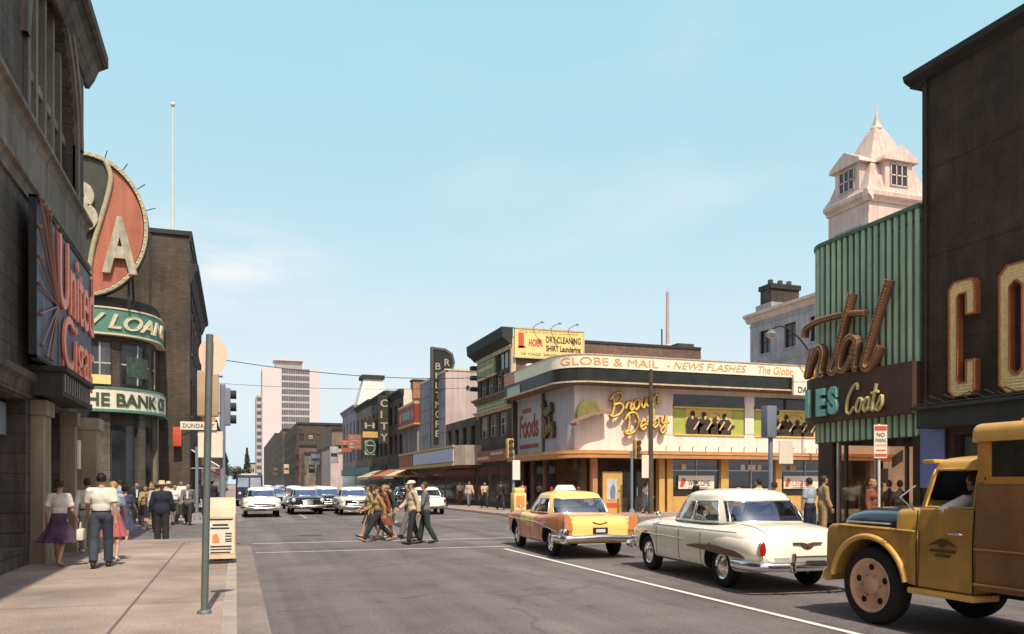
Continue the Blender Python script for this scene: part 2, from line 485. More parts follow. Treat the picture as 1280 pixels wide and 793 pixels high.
def loops(quads):
    cnt = {}; key = lambda p: tuple(round(c, 4) for c in p)
    for q in quads:
        for i in range(4):
            a, b = key(q[i]), key(q[(i + 1) % 4])
            if a == b: continue
            e = tuple(sorted((a, b))); cnt[e] = cnt.get(e, 0) + 1
    adj = {}
    for (a, b), n in cnt.items():
        if n == 1: adj.setdefault(a, []).append(b); adj.setdefault(b, []).append(a)
    out = []
    while adj:
        st = next(iter(adj)); lp = [st]; cur = st
        while adj.get(cur):
            nx = adj[cur].pop(); adj[nx].remove(cur)
            if not adj[cur]: del adj[cur]
            cur = nx
            if cur == st: break
            lp.append(cur)
        if st in adj and not adj[st]: del adj[st]
        for k in [k for k in adj if not adj[k]]: del adj[k]
        if len(lp) > 3: out.append(lp)
    return out

def wheel(parent, x, y, r, w, side, hub='cap', ww=False, rim_m=None, tyre_name='wheel'):
    m = MB(); s = side
    prof = [(r * .62, -w / 2 * .8), (r * .66, -w / 2), (r * .86, -w / 2 * 1.02), (r * .97, -w / 2 * .8), (r, -w / 2 * .45), (r * .985, -w * .15), (r, -w * .1), (r, w * .1), (r * .985, w * .15), (r, w / 2 * .45), (r * .97, w / 2 * .8), (r * .86, w / 2 * 1.02), (r * .66, w / 2), (r * .62, w / 2 * .8)]
    m.lathe(prof + prof[:1], 36, (x, y, r), 'x', cap=False)
    t = m.build(tyre_name, W['rubber'], parent, smooth=40, local=True)
    h = MB()
    o = s * w / 2
    if hub == 'cap':
        h.lathe([(r * .64, s * .0), (r * .64, o * .82), (r * .6, o * .9), (r * .52, o * .72), (r * .42, o * .80), (r * .34, o * 1.0), (r * .18, o * 1.12), (0, o * 1.16)], 28, (x, y, r), 'x')
        h.build('rim', rim_m or W['chrome'], t, smooth=40, local=True)
    else:   # truck disc wheel: dished disc with hand holes
        h.lathe([(r * .70, 0), (r * .70, o * 1.0), (r * .665, o * 1.06), (r * .63, o * .98), (r * .60, o * .72), (r * .46, o * .62), (r * .34, o * .66), (r * .25, o * .7), (r * .23, o * .95), (r * .14, o * 1.1), (0, o * 1.12)], 32, (x, y, r), 'x')
        h.build('rim', rim_m, t, smooth=40, local=True)
        hh = MB()
        for k in range(5):
            a = 2 * pi * k / 5 + .3
            hh.lathe([(r * .085, -o * .06), (r * .085, o * .03), (0, o * .03)], 14, (x + o * .66, y + r * .47 * cos(a), r + r * .47 * sin(a)), 'x')
        hh.build('hand_hole', W['under'], t, local=True)
        nn = MB()
        for k in range(6):
            a = 2 * pi * k / 6
            nn.lathe([(r * .035, 0), (r * .035, o * .35), (0, o * .36)], 6, (x + o * .66, y + r * .3 * cos(a), r + r * .3 * sin(a)), 'x')
        nn.build('wheel_nut', W['steel'], t, local=True)
    return t

def bar(parent, name, pts, r, mat, zs=1.0, n=10, k=5):
    m = MB(); q = catmull(pts, k) if k else pts
    m.tube(q, r, n)
    zc = sum(p[2] for p in q) / len(q) if zs != 1 else 0
    if zs != 1: m.v = [(v[0], v[1], zc + (v[2] - zc) * zs) for v in m.v]
    return m.build(name, mat, parent, smooth=60, local=True)

def side_trim(parent, B, name, ys, zf, r, mat, off=.004, sides=(-1, 1), flat=1.0):
    for sg in sides:
        pts = [(sg * (B.side_x(y, zf(y)) + off), y, zf(y)) for y in ys]
        m = MB(); m.tube(pts, r, 6)
        m.build(name, mat, parent, smooth=60, local=True)

def patch(parent, B, name, ys, z0, z1, mat, off=.006, sides=(-1, 1), nz=4):
    """thin panel lying on the body side between two curves"""
    for sg in sides:
        m = MB(); V = []
        for y in ys:
            for k in range(nz + 1):
                z = lerp(z0(y), z1(y), k / nz); V.append((sg * (B.side_x(y, z) + off), y, z))
        n = nz + 1
        m.add(V, [(i * n + k, i * n + k + 1, (i + 1) * n + k + 1, (i + 1) * n + k) for i in range(len(ys) - 1) for k in range(nz)])
        m.build(name, mat, parent, smooth=60, local=True)

def lin(a, b, n): return [lerp(a, b, i / (n - 1)) for i in range(n)]

def finish_cabin(t, sp, mat, frame=None, frame_r=.013, seat=None, glass_m=None):
    roof, win = cabin(sp)
    roof.build('roof', mat, t, smooth=50, local=True)
    for nm, quads in win.items():
        g = MB()
        for q in quads: g.quad(*q)
        part = nm.split('|')[0]
        go = g.build(part, glass_m or G['car'], t, smooth=50, local=True)
        fm = MB()
        for lp in loops(quads): fm.tube(lp, frame_r, 6, closed=True)
        fm.build('window_trim', frame or W['chrome'], go, smooth=60, local=True)
    z = sp['z'][0]
    ym = (sp['yf'][0] + sp['yr'][0]) / 2
    s = MB()
    w = sp['w'][1]
    for yy in sp.get('seats', (-.05, -.95)):
        s.box(-w * .95, w * .95, ym + yy - .09, ym + yy + .09, z - .25, z + .13, ch=.06)
    if s.v: s.build('seat_back', seat or W['seat'], t, smooth=50, local=True)
    d = MB(); d.box(-w, w, sp['yf'][0] - .5, sp['yf'][0] - .28, z - .2, z + .02, ch=.03)
    d.build('dashboard', W['dark'], t, smooth=50, local=True)
    st = MB(); cx = -.36; yy = sp['yf'][0] - .62
    st.tube([(cx + .19 * cos(a), yy - .05 * sin(a), z + .05 + .18 * sin(a)) for a in [2 * pi * k / 20 for k in range(20)]], .012, 6, closed=True)
    st.build('steering_wheel', W['dark'], t, smooth=60, local=True)

# ---- pale cream sedan of the early fifties, seen from behind
def sedan53(loc, rz, label, mat, mat_side=None):
    t = thing('sedan_car', label, 'car', loc, rz)
    T = dict(w=[(-2.48, .60), (-2.44, .72), (-2.3, .86), (-2.0, .93), (-1.3, .955), (0, .945), (1.4, .93), (2.1, .88), (2.35, .80), (2.45, .66)],
             zb=[(-2.48, .44), (-2.38, .37), (-1.9, .30), (0, .27), (1.9, .30), (2.35, .40), (2.45, .48)],
             zs=[(-2.48, .58), (-2.44, .68), (-2.36, .82), (-2.15, .90), (-1.6, .945), (-.9, .955), (0, .965), (.9, .965), (1.5, .94), (2.1, .88), (2.36, .78), (2.45, .64)],
             zc=[(-2.48, .64), (-2.46, .78), (-2.40, .91), (-2.25, 1.0), (-1.9, 1.055), (-1.5, 1.08), (-1.1, 1.075), (0, 1.04), (.8, 1.06), (1.3, 1.06), (2.0, 1.0), (2.3, .92), (2.42, .80), (2.45, .68)])
    B = Body(T, -2.48, 2.45, 64)
    me = B.mb().mesh('body', [mat, W['under']])
    me = cut_wells(me, [(-1.36, .355, .43, .52), (1.5, .36, .415, .52)], [mat, W['under']])
    me.polygons.foreach_set('use_smooth', [True] * len(me.polygons)); me.set_sharp_from_angle(angle=radians(38))
    body = link('body', me, t)
    sp = dict(p=3.5, yf=(.92, .44), yr=(-1.62, -1.20), w=(.81, .70), z=(1.03, 1.485), crown=.135, rp=1.25, drop=.03, side=[(.80, '_a'), (.74, 'front_window'), (.12, '_b'), (.05, 'side_window'), (-.62, '_c'), (-.80, 'rear_window')], seats=(-.12, -.95), rows=[0, .07, .3, .5, .7, .82, 1])
    finish_cabin(t, sp, mat, frame_r=.014, seat=W['seat_blue'])
    # pontoon rear fenders
    for sg in (-1, 1):
        m = MB(); rings = []
        for i in range(22):
            u = i / 21; y = lerp(-2.50, -.55, u)
            r = sinterp([(-2.50, .02), (-2.49, .07), (-2.44, .12), (-2.2, .165), (-1.7, .185), (-1.1, .15), (-.55, .03)], y)
            zc = sinterp([(-2.50, .66), (-2.0, .70), (-1.3, .735), (-.55, .76)], y)
            x = sinterp([(-2.5, .78), (-2.2, .80), (-1.4, .80), (-.55, .83)], y)
            rings.append([(sg * (x + r * .95 * cos(a)), y, zc + r * 1.15 * sin(a)) for a in [2 * pi * k / 18 for k in range(18)]])
        V = [p for r_ in rings for p in r_]
        m.add(V, [(i * 18 + k, i * 18 + (k + 1) % 18, (i + 1) * 18 + (k + 1) % 18, (i + 1) * 18 + k) for i in range(21) for k in range(18)] + [tuple(range(18))])
        fe = m.build('rear_fender', mat, t, smooth=60, local=True)
        lm = MB(); lm.box(sg * .80 - .05, sg * .80 + .05, -2.515, -2.46, .60, .80, ch=.022)
        lm.build('tail_lamp', W['red_lamp'], t, smooth=50, local=True)
        cm = MB(); cm.tube([(sg * .80 + .055 * cos(a), -2.505, .70 + .115 * sin(a)) for a in [2 * pi * k / 16 for k in range(16)]], .012, 6, closed=True)
        cm.build('lamp_bezel', W['chrome'], t, smooth=60, local=True)
    ys = lin(-2.2, 2.2, 40)
    side_trim(t, B, 'side_moulding', lin(-.2, 2.25, 26), lambda y: .72 + .012 * (y + .2), .012, W['chrome'])
    spear = M('spear_panel', (.17, .105, .06), .4)
    patch(t, B, 'side_spear', lin(-.35, -2.2, 22), lambda y: lerp(.615, .54, (-.35 - y) / 1.85) - .0, lambda y: .63 + .055 * sin(pi * min(1, max(0, (-.35 - y) / 1.85)) ** .8), spear, off=.03)
    side_trim(t, B, 'belt_moulding', lin(-1.9, 1.2, 24), lambda y: .93, .008, W['chrome'])
    patch(t, B, 'sill_strip', lin(-.85, 1.0, 12), lambda y: .30, lambda y: .325, W['chrome'], off=.004)
    dm = M('panel_gap', (.05, .045, .04), .8)
    for y0 in (.98, .02, -.82):
        for sg in (-1, 1):
            m = MB(); m.tube([(sg * (B.side_x(y0, z) + .001), y0, z) for z in lin(.33, .95, 9)], .006, 5)
            m.build('door_gap', dm, t, local=True)
    for y0 in (.16, -.70):
        for sg in (-1, 1):
            x = B.side_x(y0, .86) + .03
            bar(t, 'door_handle', [(sg * (x - .02), y0 + .02, .86), (sg * x, y0, .865), (sg * x, y0 - .12, .865), (sg * (x - .02), y0 - .15, .86)], .011, W['chrome'])
    # rear bumper with over-riders and guard
    bp = [(-.97, -1.95, .45), (-.97, -2.25, .45), (-.88, -2.52, .45), (-.6, -2.62, .45), (0, -2.65, .45), (.6, -2.62, .45), (.88, -2.52, .45), (.97, -2.25, .45), (.97, -1.95, .45)]
    bar(t, 'rear_bumper', bp, .055, W['chrome'], zs=1.35)
    for sg in (-1, 1):
        m = MB(); m.box(sg * .40 - .035, sg * .40 + .035, -2.74, -2.64, .36, .66, ch=.03)
        m.build('bumper_guard', W['chrome'], t, smooth=50, local=True)
    bar(t, 'bumper_rail', [(-.40, -2.69, .60), (.40, -2.69, .60)], .016, W['chrome'], k=0)
    bar(t, 'front_bumper', [(-.92, 2.2, .46), (-.8, 2.5, .46), (0, 2.6, .46), (.8, 2.5, .46), (.92, 2.2, .46)], .06, W['chrome'], zs=1.3)
    # plate, trunk emblem, handle
    m = MB(); m.box(-.17, .17, -2.69, -2.675, .43, .54, ch=.006); m.build('number_plate', M('plate_dark', (.05, .05, .05), .5), t, local=True)
    F = Fr((0, -2.455, 0), (1, 0, 0), (0, -1, .25))
    m = MB(); m.prism(Fr((0, -2.43, 0), (1, 0, 0), (0, -1, 0)), [(-.25, .80), (-.10, .80), (0, .78), (.10, .80), (.25, .80), (.25, .775), (.12, .765), (.06, .71), (0, .69), (-.06, .71), (-.12, .765), (-.25, .775)], 0, .055)
    e = m.build('trunk_emblem', M('emblem_metal', (.14, .12, .09), .35, metal=.5), t, local=True)
    m = MB(); m.ball((0, -2.49, .745), (.028, .012, .028), 10); m.build('emblem_medallion', W['red_lamp'], e, smooth=60, local=True)
    # trunk seam
    m = MB(); q = []
    for u in lin(0, 1, 9): q.append((-.62, lerp(-1.55, -2.30, u)))
    for u in lin(-.62, .62, 11): q.append((u, -2.40 - .03 * (1 - (u / .62) ** 2)))
    def topz(x, y):
        h = B.half(y); b = 0
        for (a, z), (c, d) in zip(h, h[1:]):
            if min(a, c) <= abs(x) <= max(a, c) and z > .6: b = max(b, lerp(z, d, (abs(x) - a) / (c - a + 1e-9)))
        return b
    for sg in (-1, 1):
        m.tube([(sg * .62, y, topz(.62, y) + .002) for y in lin(-1.55, -2.36, 12)], .005, 5)
    m.build('trunk_gap', dm, t, local=True)
    # grille and head lamps at the front
    gm = MB()
    for k in range(4): gm.tube([(-.62, 2.36, .55 + .07 * k), (0, 2.49, .55 + .07 * k), (.62, 2.36, .55 + .07 * k)], .02, 6)
    gm.build('grille', W['chrome'], t, smooth=60, local=True)
    for sg in (-1, 1):
        m = MB(); m.ball((sg * .68, 2.33, .78), (.1, .06, .1), 14); m.build('headlight', W['head_lamp'], t, smooth=60, local=True)
    m = MB(); m.tube([(-.86, .92, 1.0), (-.90, .95, 1.1)], .012, 6); m.ball((-.91, .93, 1.13), (.055, .03, .045), 10); m.build('wing_mirror', W['chrome'], t, smooth=60, local=True)
    m = MB(); m.tube([(.55, -2.3, .26), (.55, -2.6, .26)], .03, 8); m.build('exhaust_pipe', W['steel'], t, local=True)
    for y, sx in ((-1.36, .76), (1.5, .77)):
        for sg in (-1, 1): wheel(t, sg * sx, y, .345, .19, sg)
    return t

# ---- two-tone taxi with tail fins, seen from behind
def taxi57(loc, rz, label):
    t = thing('taxi_car', label, 'taxi', loc, rz)
    Y, O = W['taxi_y'], W['taxi_o']
    T = dict(w=[(-2.50, .80), (-2.46, .86), (-2.3, .905), (-1.2, .935), (0, .93), (1.6, .93), (2.2, .90), (2.42, .84), (2.50, .74)],
             zb=[(-2.50, .46), (-2.4, .38), (-1.9, .31), (0, .27), (2.0, .31), (2.4, .40), (2.5, .48)],
             zs=[(-2.50, .80), (-2.46, .93), (-2.3, .965), (-1.6, .95), (-.9, .93), (0, .93), (1.0, .95), (1.9, .945), (2.35, .90), (2.5, .72)],
             zc=[(-2.50, .72), (-2.47, .86), (-2.38, .925), (-2.1, .965), (-1.5, .99), (-1.1, 1.0), (0, .99), (.8, 1.02), (1.5, 1.01), (2.2, .95), (2.44, .86), (2.5, .74)])
    B = Body(T, -2.5, 2.5, 64)
    m0 = B.mb()
    me = m0.mesh('body', [Y, W['under'], O])
    me = cut_wells(me, [(-1.42, .35, .42, .52), (1.5, .355, .41, .52)], [Y, W['under'], O])
    for p in me.polygons:
        c = p.center
        if p.material_index == 0 and abs(c.x) > .70:
            if c.y < -.35 or c.y > .95 or c.z < .66 + .04 * c.y: p.material_index = 2
        if p.material_index == 0 and c.y < -2.44 and abs(c.x) > .66: p.material_index = 2
    me.polygons.foreach_set('use_smooth', [True] * len(me.polygons)); me.set_sharp_from_angle(angle=radians(38))
    link('body', me, t)
    sp = dict(p=4.6, yf=(.95, .36), yr=(-1.40, -1.02), w=(.79, .66), z=(.985, 1.41), crown=.12, rp=1.2, side=[(.86, '_a'), (.80, 'front_window'), (.10, '_b'), (.04, 'side_window'), (-.66, '_c'), (-.84, 'rear_window')], seats=(-.12, -.95), rows=[0, .06, .3, .5, .7, .84, 1])
    finish_cabin(t, sp, Y, frame_r=.012, seat=W['seat_blue'])
    for sg in (-1, 1):    # fins
        m = MB()
        prof = lambda y: sinterp([(-2.56, 1.03), (-2.3, 1.04), (-1.7, 1.015), (-1.2, .975), (-.9, .935)], y)
        V = []
        ys = lin(-2.58, -.9, 16)
        for y in ys:
            w = B.side_x(max(y, -2.44), .80); zt = prof(y); lo = .66
            V += [(sg * (w + .006), y, lo), (sg * (w + .008), y, .86), (sg * (w - .02), y, zt - .02), (sg * (w - .05), y, zt), (sg * (w - .085), y, zt - .02), (sg * (w - .14), y, .92), (sg * (w - .2), y, lo)]
        n = 7
        m.add(V, [(i * n + k, i * n + (k + 1) % n, (i + 1) * n + (k + 1) % n, (i + 1) * n + k) for i in range(len(ys) - 1) for k in range(n)] + [tuple(range(n)), tuple(range((len(ys) - 1) * n, len(ys) * n))])
        m.build('tail_fin', O, t, smooth=50, local=True)
        m = MB(); m.lathe([(.0, -.0), (.06, .0), (.075, .04), (.08, .14)], 16, (sg * .845, -2.60, .60), 'y')
        m.build('tail_lamp', W['red_lamp'], t, smooth=60, local=True)
        m = MB(); m.lathe([(.07, .02), (.1, .05), (.11, .18), (.10, .2)], 18, (sg * .845, -2.62, .60), 'y'); m.lathe([(.0, -.01), (.05, .0), (.09, .05), (.1, .18)], 16, (sg * .85, -2.62, .44), 'y')
        m.build('bumper_bullet', W['chrome'], t, smooth=60, local=True)
        m = MB(); m.box(sg * .88 - .012, sg * .88 + .012, -2.595, -2.57, .62, 1.02, ch=.008); m.build('fin_edge', W['chrome'], t, smooth=60, local=True)
    side_trim(t, B, 'side_moulding', lin(2.3, -.6, 26), lambda y: .80 - .04 * (2.3 - y) / 2.9, .012, W['chrome'])
    side_trim(t, B, 'side_moulding', lin(-.6, -2.3, 16), lambda y: .76 - .16 * ((-.6 - y) / 1.7), .012, W['chrome'])
    dm = M('panel_gap', (.05, .045, .04), .8)
    for y0 in (.95, 0.0, -.8):
        for sg in (-1, 1):
            m = MB(); m.tube([(sg * (B.side_x(y0, z) + .001), y0, z) for z in lin(.33, .92, 9)], .006, 5); m.build('door_gap', dm, t, local=True)
    for y0 in (.14, -.70):
        for sg in (-1, 1):
            x = B.side_x(y0, .84) + .03
            bar(t, 'door_handle', [(sg * (x - .02), y0 + .02, .84), (sg * x, y0, .845), (sg * x, y0 - .12, .845), (sg * (x - .02), y0 - .15, .84)], .011, W['chrome'])
    bar(t, 'rear_bumper', [(-.95, -2.0, .48), (-.95, -2.35, .48), (-.86, -2.58, .48), (-.5, -2.62, .48), (0, -2.63, .50), (.5, -2.62, .48), (.86, -2.58, .48), (.95, -2.35, .48), (.95, -2.0, .48)], .055, W['chrome'], zs=1.25)
    bar(t, 'front_bumper', [(-.93, 2.25, .46), (-.8, 2.55, .46), (0, 2.64, .46), (.8, 2.55, .46), (.93, 2.25, .46)], .06, W['chrome'], zs=1.3)
    m = MB(); m.box(-.175, .175, -2.535, -2.505, .575, .715, ch=.008); pl = m.build('number_plate', W['black'], t, local=True)
    text('25·44', Fr((0, -2.537, 0), (1, 0, 0), (0, -1, 0)), -.13, .61, .07, W['plate'], pl, depth=.004, c=0, width=.26, name='plate_number') if False else None
    m = MB(); m.box(-.11, .11, -2.540, -2.534, .61, .68); m.build('plate_number', W['plate'], pl, local=True)
    m = MB(); m.prism(Fr((0, -2.45, 0), (1, 0, 0), (0, -1, 0)), [(-.17, .845), (0, .80), (.17, .845), (.17, .825), (0, .775), (-.17, .825)], 0, .05); m.build('trunk_emblem', M('emblem_gold', (.30, .19, .05), .35, metal=.6), t, local=True)
    # roof sign
    m = MB(); b = bmesh.new(); bmesh.ops.create_cube(b, size=1)
    for v in b.verts: v.co = Vector((v.co.x * (.42 if v.co.z > 0 else .56), -.02 + v.co.y * (.10 if v.co.z > 0 else .2), 1.60 + v.co.z * .14))
    bmesh.ops.bevel(b, geom=list(b.edges), offset=.02, segments=2, affect='EDGES'); m.bm(b)
    m.build('roof_sign', W['white_car'], t, smooth=50, local=True)
    m = MB(); m.box(-.34, .34, -.12, .10, 1.515, 1.545, ch=.01); m.build('sign_base', W['chrome'], t, smooth=50, local=True)
    m = MB()
    for sg in (-1, 1): m.ball((sg * .36, -.02, 1.575), (.045, .045, .05), 10)
    m.build('marker_lamp', W['red_lamp'], t, smooth=60, local=True)
    m = MB(); m.tube([(-.85, .95, .98), (-.9, .97, 1.07)], .012, 6); m.ball((-.91, .95, 1.10), (.06, .03, .045), 10); m.build('wing_mirror', W['chrome'], t, smooth=60, local=True)
    gm = MB()
    for k in range(5): gm.tube([(-.72, 2.45, .55 + .055 * k), (0, 2.54, .55 + .055 * k), (.72, 2.45, .55 + .055 * k)], .014, 6)
    gm.build('grille', W['chrome'], t, smooth=60, local=True)
    for sg in (-1, 1):
        m = MB(); m.ball((sg * .74, 2.42, .80), (.1, .08, .1), 14); m.build('headlight', W['head_lamp'], t, smooth=60, local=True)
    for y, sx in ((-1.42, .75), (1.5, .76)):
        for sg in (-1, 1): wheel(t, sg * sx, y, .335, .185, sg, rim_m=W['taxi_y'] if False else None)
    return t

# ---- oncoming cars of the fifties: front seen
def oncoming(loc, rz, label, mat, roof=None, group=None, style=0, h=1.0):
    t = thing('oncoming_car', label, 'car', loc, rz, group)
    T = dict(w=[(-2.5, .72), (-2.4, .86), (-1.4, .95), (1.4, .96), (2.2, .94), (2.45, .88), (2.52, .78)],
             zb=[(-2.5, .45), (-2.0, .31), (2.0, .31), (2.4, .40), (2.52, .48)],
             zs=[(-2.5, .74), (-2.3, .92), (-1, .95), (1.0, .95), (2.0, .94), (2.4, .90), (2.52, .72)],
             zc=[(-2.5, .72), (-2.3, .92), (-1.2, 1.0), (.8, 1.03), (1.6, 1.02), (2.2, .97), (2.44, .86), (2.52, .74)])
    if style == 1:   # broad flat bonnet between hooded lamps
        T['zc'] = [(-2.5, .72), (-2.3, .92), (-1.2, .98), (.8, 1.0), (1.6, .99), (2.25, .93), (2.46, .82), (2.52, .74)]
    B = Body(T, -2.5, 2.52, 48)
    me = cut_wells(B.mb().mesh('body', [mat, W['under']]), [(-1.4, .35, .41, .52), (1.5, .355, .41, .52)], [mat, W['under']])
    me.polygons.foreach_set('use_smooth', [True] * len(me.polygons)); me.set_sharp_from_angle(angle=radians(38))
    link('body', me, t)
    sp = dict(p=4.4, yf=(.95, .36), yr=(-1.45, -1.0), w=(.80, .68), z=(.99, 1.42 * h), crown=.12, side=[(.86, '_a'), (.80, 'front_window'), (.10, '_b'), (.04, 'side_window'), (-.66, '_c'), (-.84, 'rear_window')])
    finish_cabin(t, sp, roof or mat, glass_m=G['car_far'])
    # front end
    m = MB()
    if style == 0:
        for k in range(5): m.tube([(-.60, 2.46, .56 + .05 * k), (0, 2.57, .56 + .05 * k), (.60, 2.46, .56 + .05 * k)], .012, 6)
        m.tube([(-.64, 2.46, .53), (-.64, 2.46, .80), (0, 2.56, .83), (.64, 2.46, .80), (.64, 2.46, .53), (0, 2.57, .51)], .022, 6, closed=True)
    elif style == 1:
        m.tube([(-.78, 2.48, .66), (-.3, 2.56, .60), (0, 2.57, .585), (.3, 2.56, .60), (.78, 2.48, .66)], .03, 8)
        for k in range(9): m.tube([(-.6 + .15 * k, 2.51, .56), (-.6 + .15 * k, 2.52, .66)], .01, 5)
    else:
        m.tube([(-.72, 2.47, .60), (0, 2.58, .60), (.72, 2.47, .60)], .035, 8); m.tube([(-.70, 2.45, .74), (0, 2.55, .76), (.70, 2.45, .74)], .025, 8)
        m.ball((0, 2.57, .67), (.12, .05, .08), 12)
    m.build('grille', W['chrome'], t, smooth=60, local=True)
    m = MB(); m.prism(Fr((0, 2.50, 0), (1, 0, 0), (0, 1, 0)), [(-.66, .52), (.66, .52), (.63, .82 if style != 1 else .68), (-.63, .82 if style != 1 else .68)], 0, .03); m.build('grille_opening', W['under'], t, local=True)
    for sg in (-1, 1):
        m = MB(); m.lathe([(.0, .03), (.06, .028), (.095, .0)], 18, (sg * .76, 2.50, .80), 'y'); m.build('headlight', W['head_lamp'], t, smooth=60, local=True)
        m = MB(); m.tube([(sg * .76 + .108 * cos(a), 2.49, .80 + .108 * sin(a)) for a in [2 * pi * k / 20 for k in range(20)]], .022, 6, closed=True); m.build('headlight_bezel', W['chrome'] if style != 1 else mat, t, smooth=60, local=True)
        m = MB(); m.box(sg * .45 - .04, sg * .45 + .04, 2.60, 2.70, .38, .58, ch=.03); m.build('bumper_guard', W['chrome'], t, smooth=50, local=True)
    z = .47
    bar(t, 'front_bumper', [(-.97, 2.1, z), (-.93, 2.45, z), (-.6, 2.62, z), (0, 2.66, z - .02), (.6, 2.62, z), (.93, 2.45, z), (.97, 2.1, z)], .07, W['chrome'], zs=1.25)
    bar(t, 'rear_bumper', [(-.95, -2.2, z), (-.8, -2.55, z), (0, -2.62, z), (.8, -2.55, z), (.95, -2.2, z)], .06, W['chrome'], zs=1.25)
    m = MB(); m.box(-.16, .16, 2.72, 2.735, .36, .46); m.build('number_plate', M('plate_dark', (.05, .05, .05), .5), t, local=True)
    for sg in (-1, 1):
        m = MB(); m.box(sg * .78 - .06, sg * .78 + .06, -2.5, -2.42, .66, .86, ch=.02); m.build('tail_lamp', W['red_lamp'], t, smooth=50, local=True)
    m = MB(); m.tube([(0, 1.4, 1.03), (0, 1.7, 1.06), (0, 2.2, 1.0)], [.006, .018, .006], 8); m.build('bonnet_ornament', W['chrome'], t, smooth=60, local=True)
    m = MB()
    for sg in (-.36, .36): m.tube([(sg, 1.0, 1.02), (sg + .2, .78, 1.18)], .006, 5)
    m.build('wiper', W['black'], t, local=True)
    side_trim(t, B, 'side_moulding', lin(-2.2, 2.3, 20), lambda y: .70, .012, W['chrome'])
    for y, sx in ((-1.4, .77), (1.5, .78)):
        for sg in (-1, 1): wheel(t, sg * sx, y, .335, .185, sg)
    return t

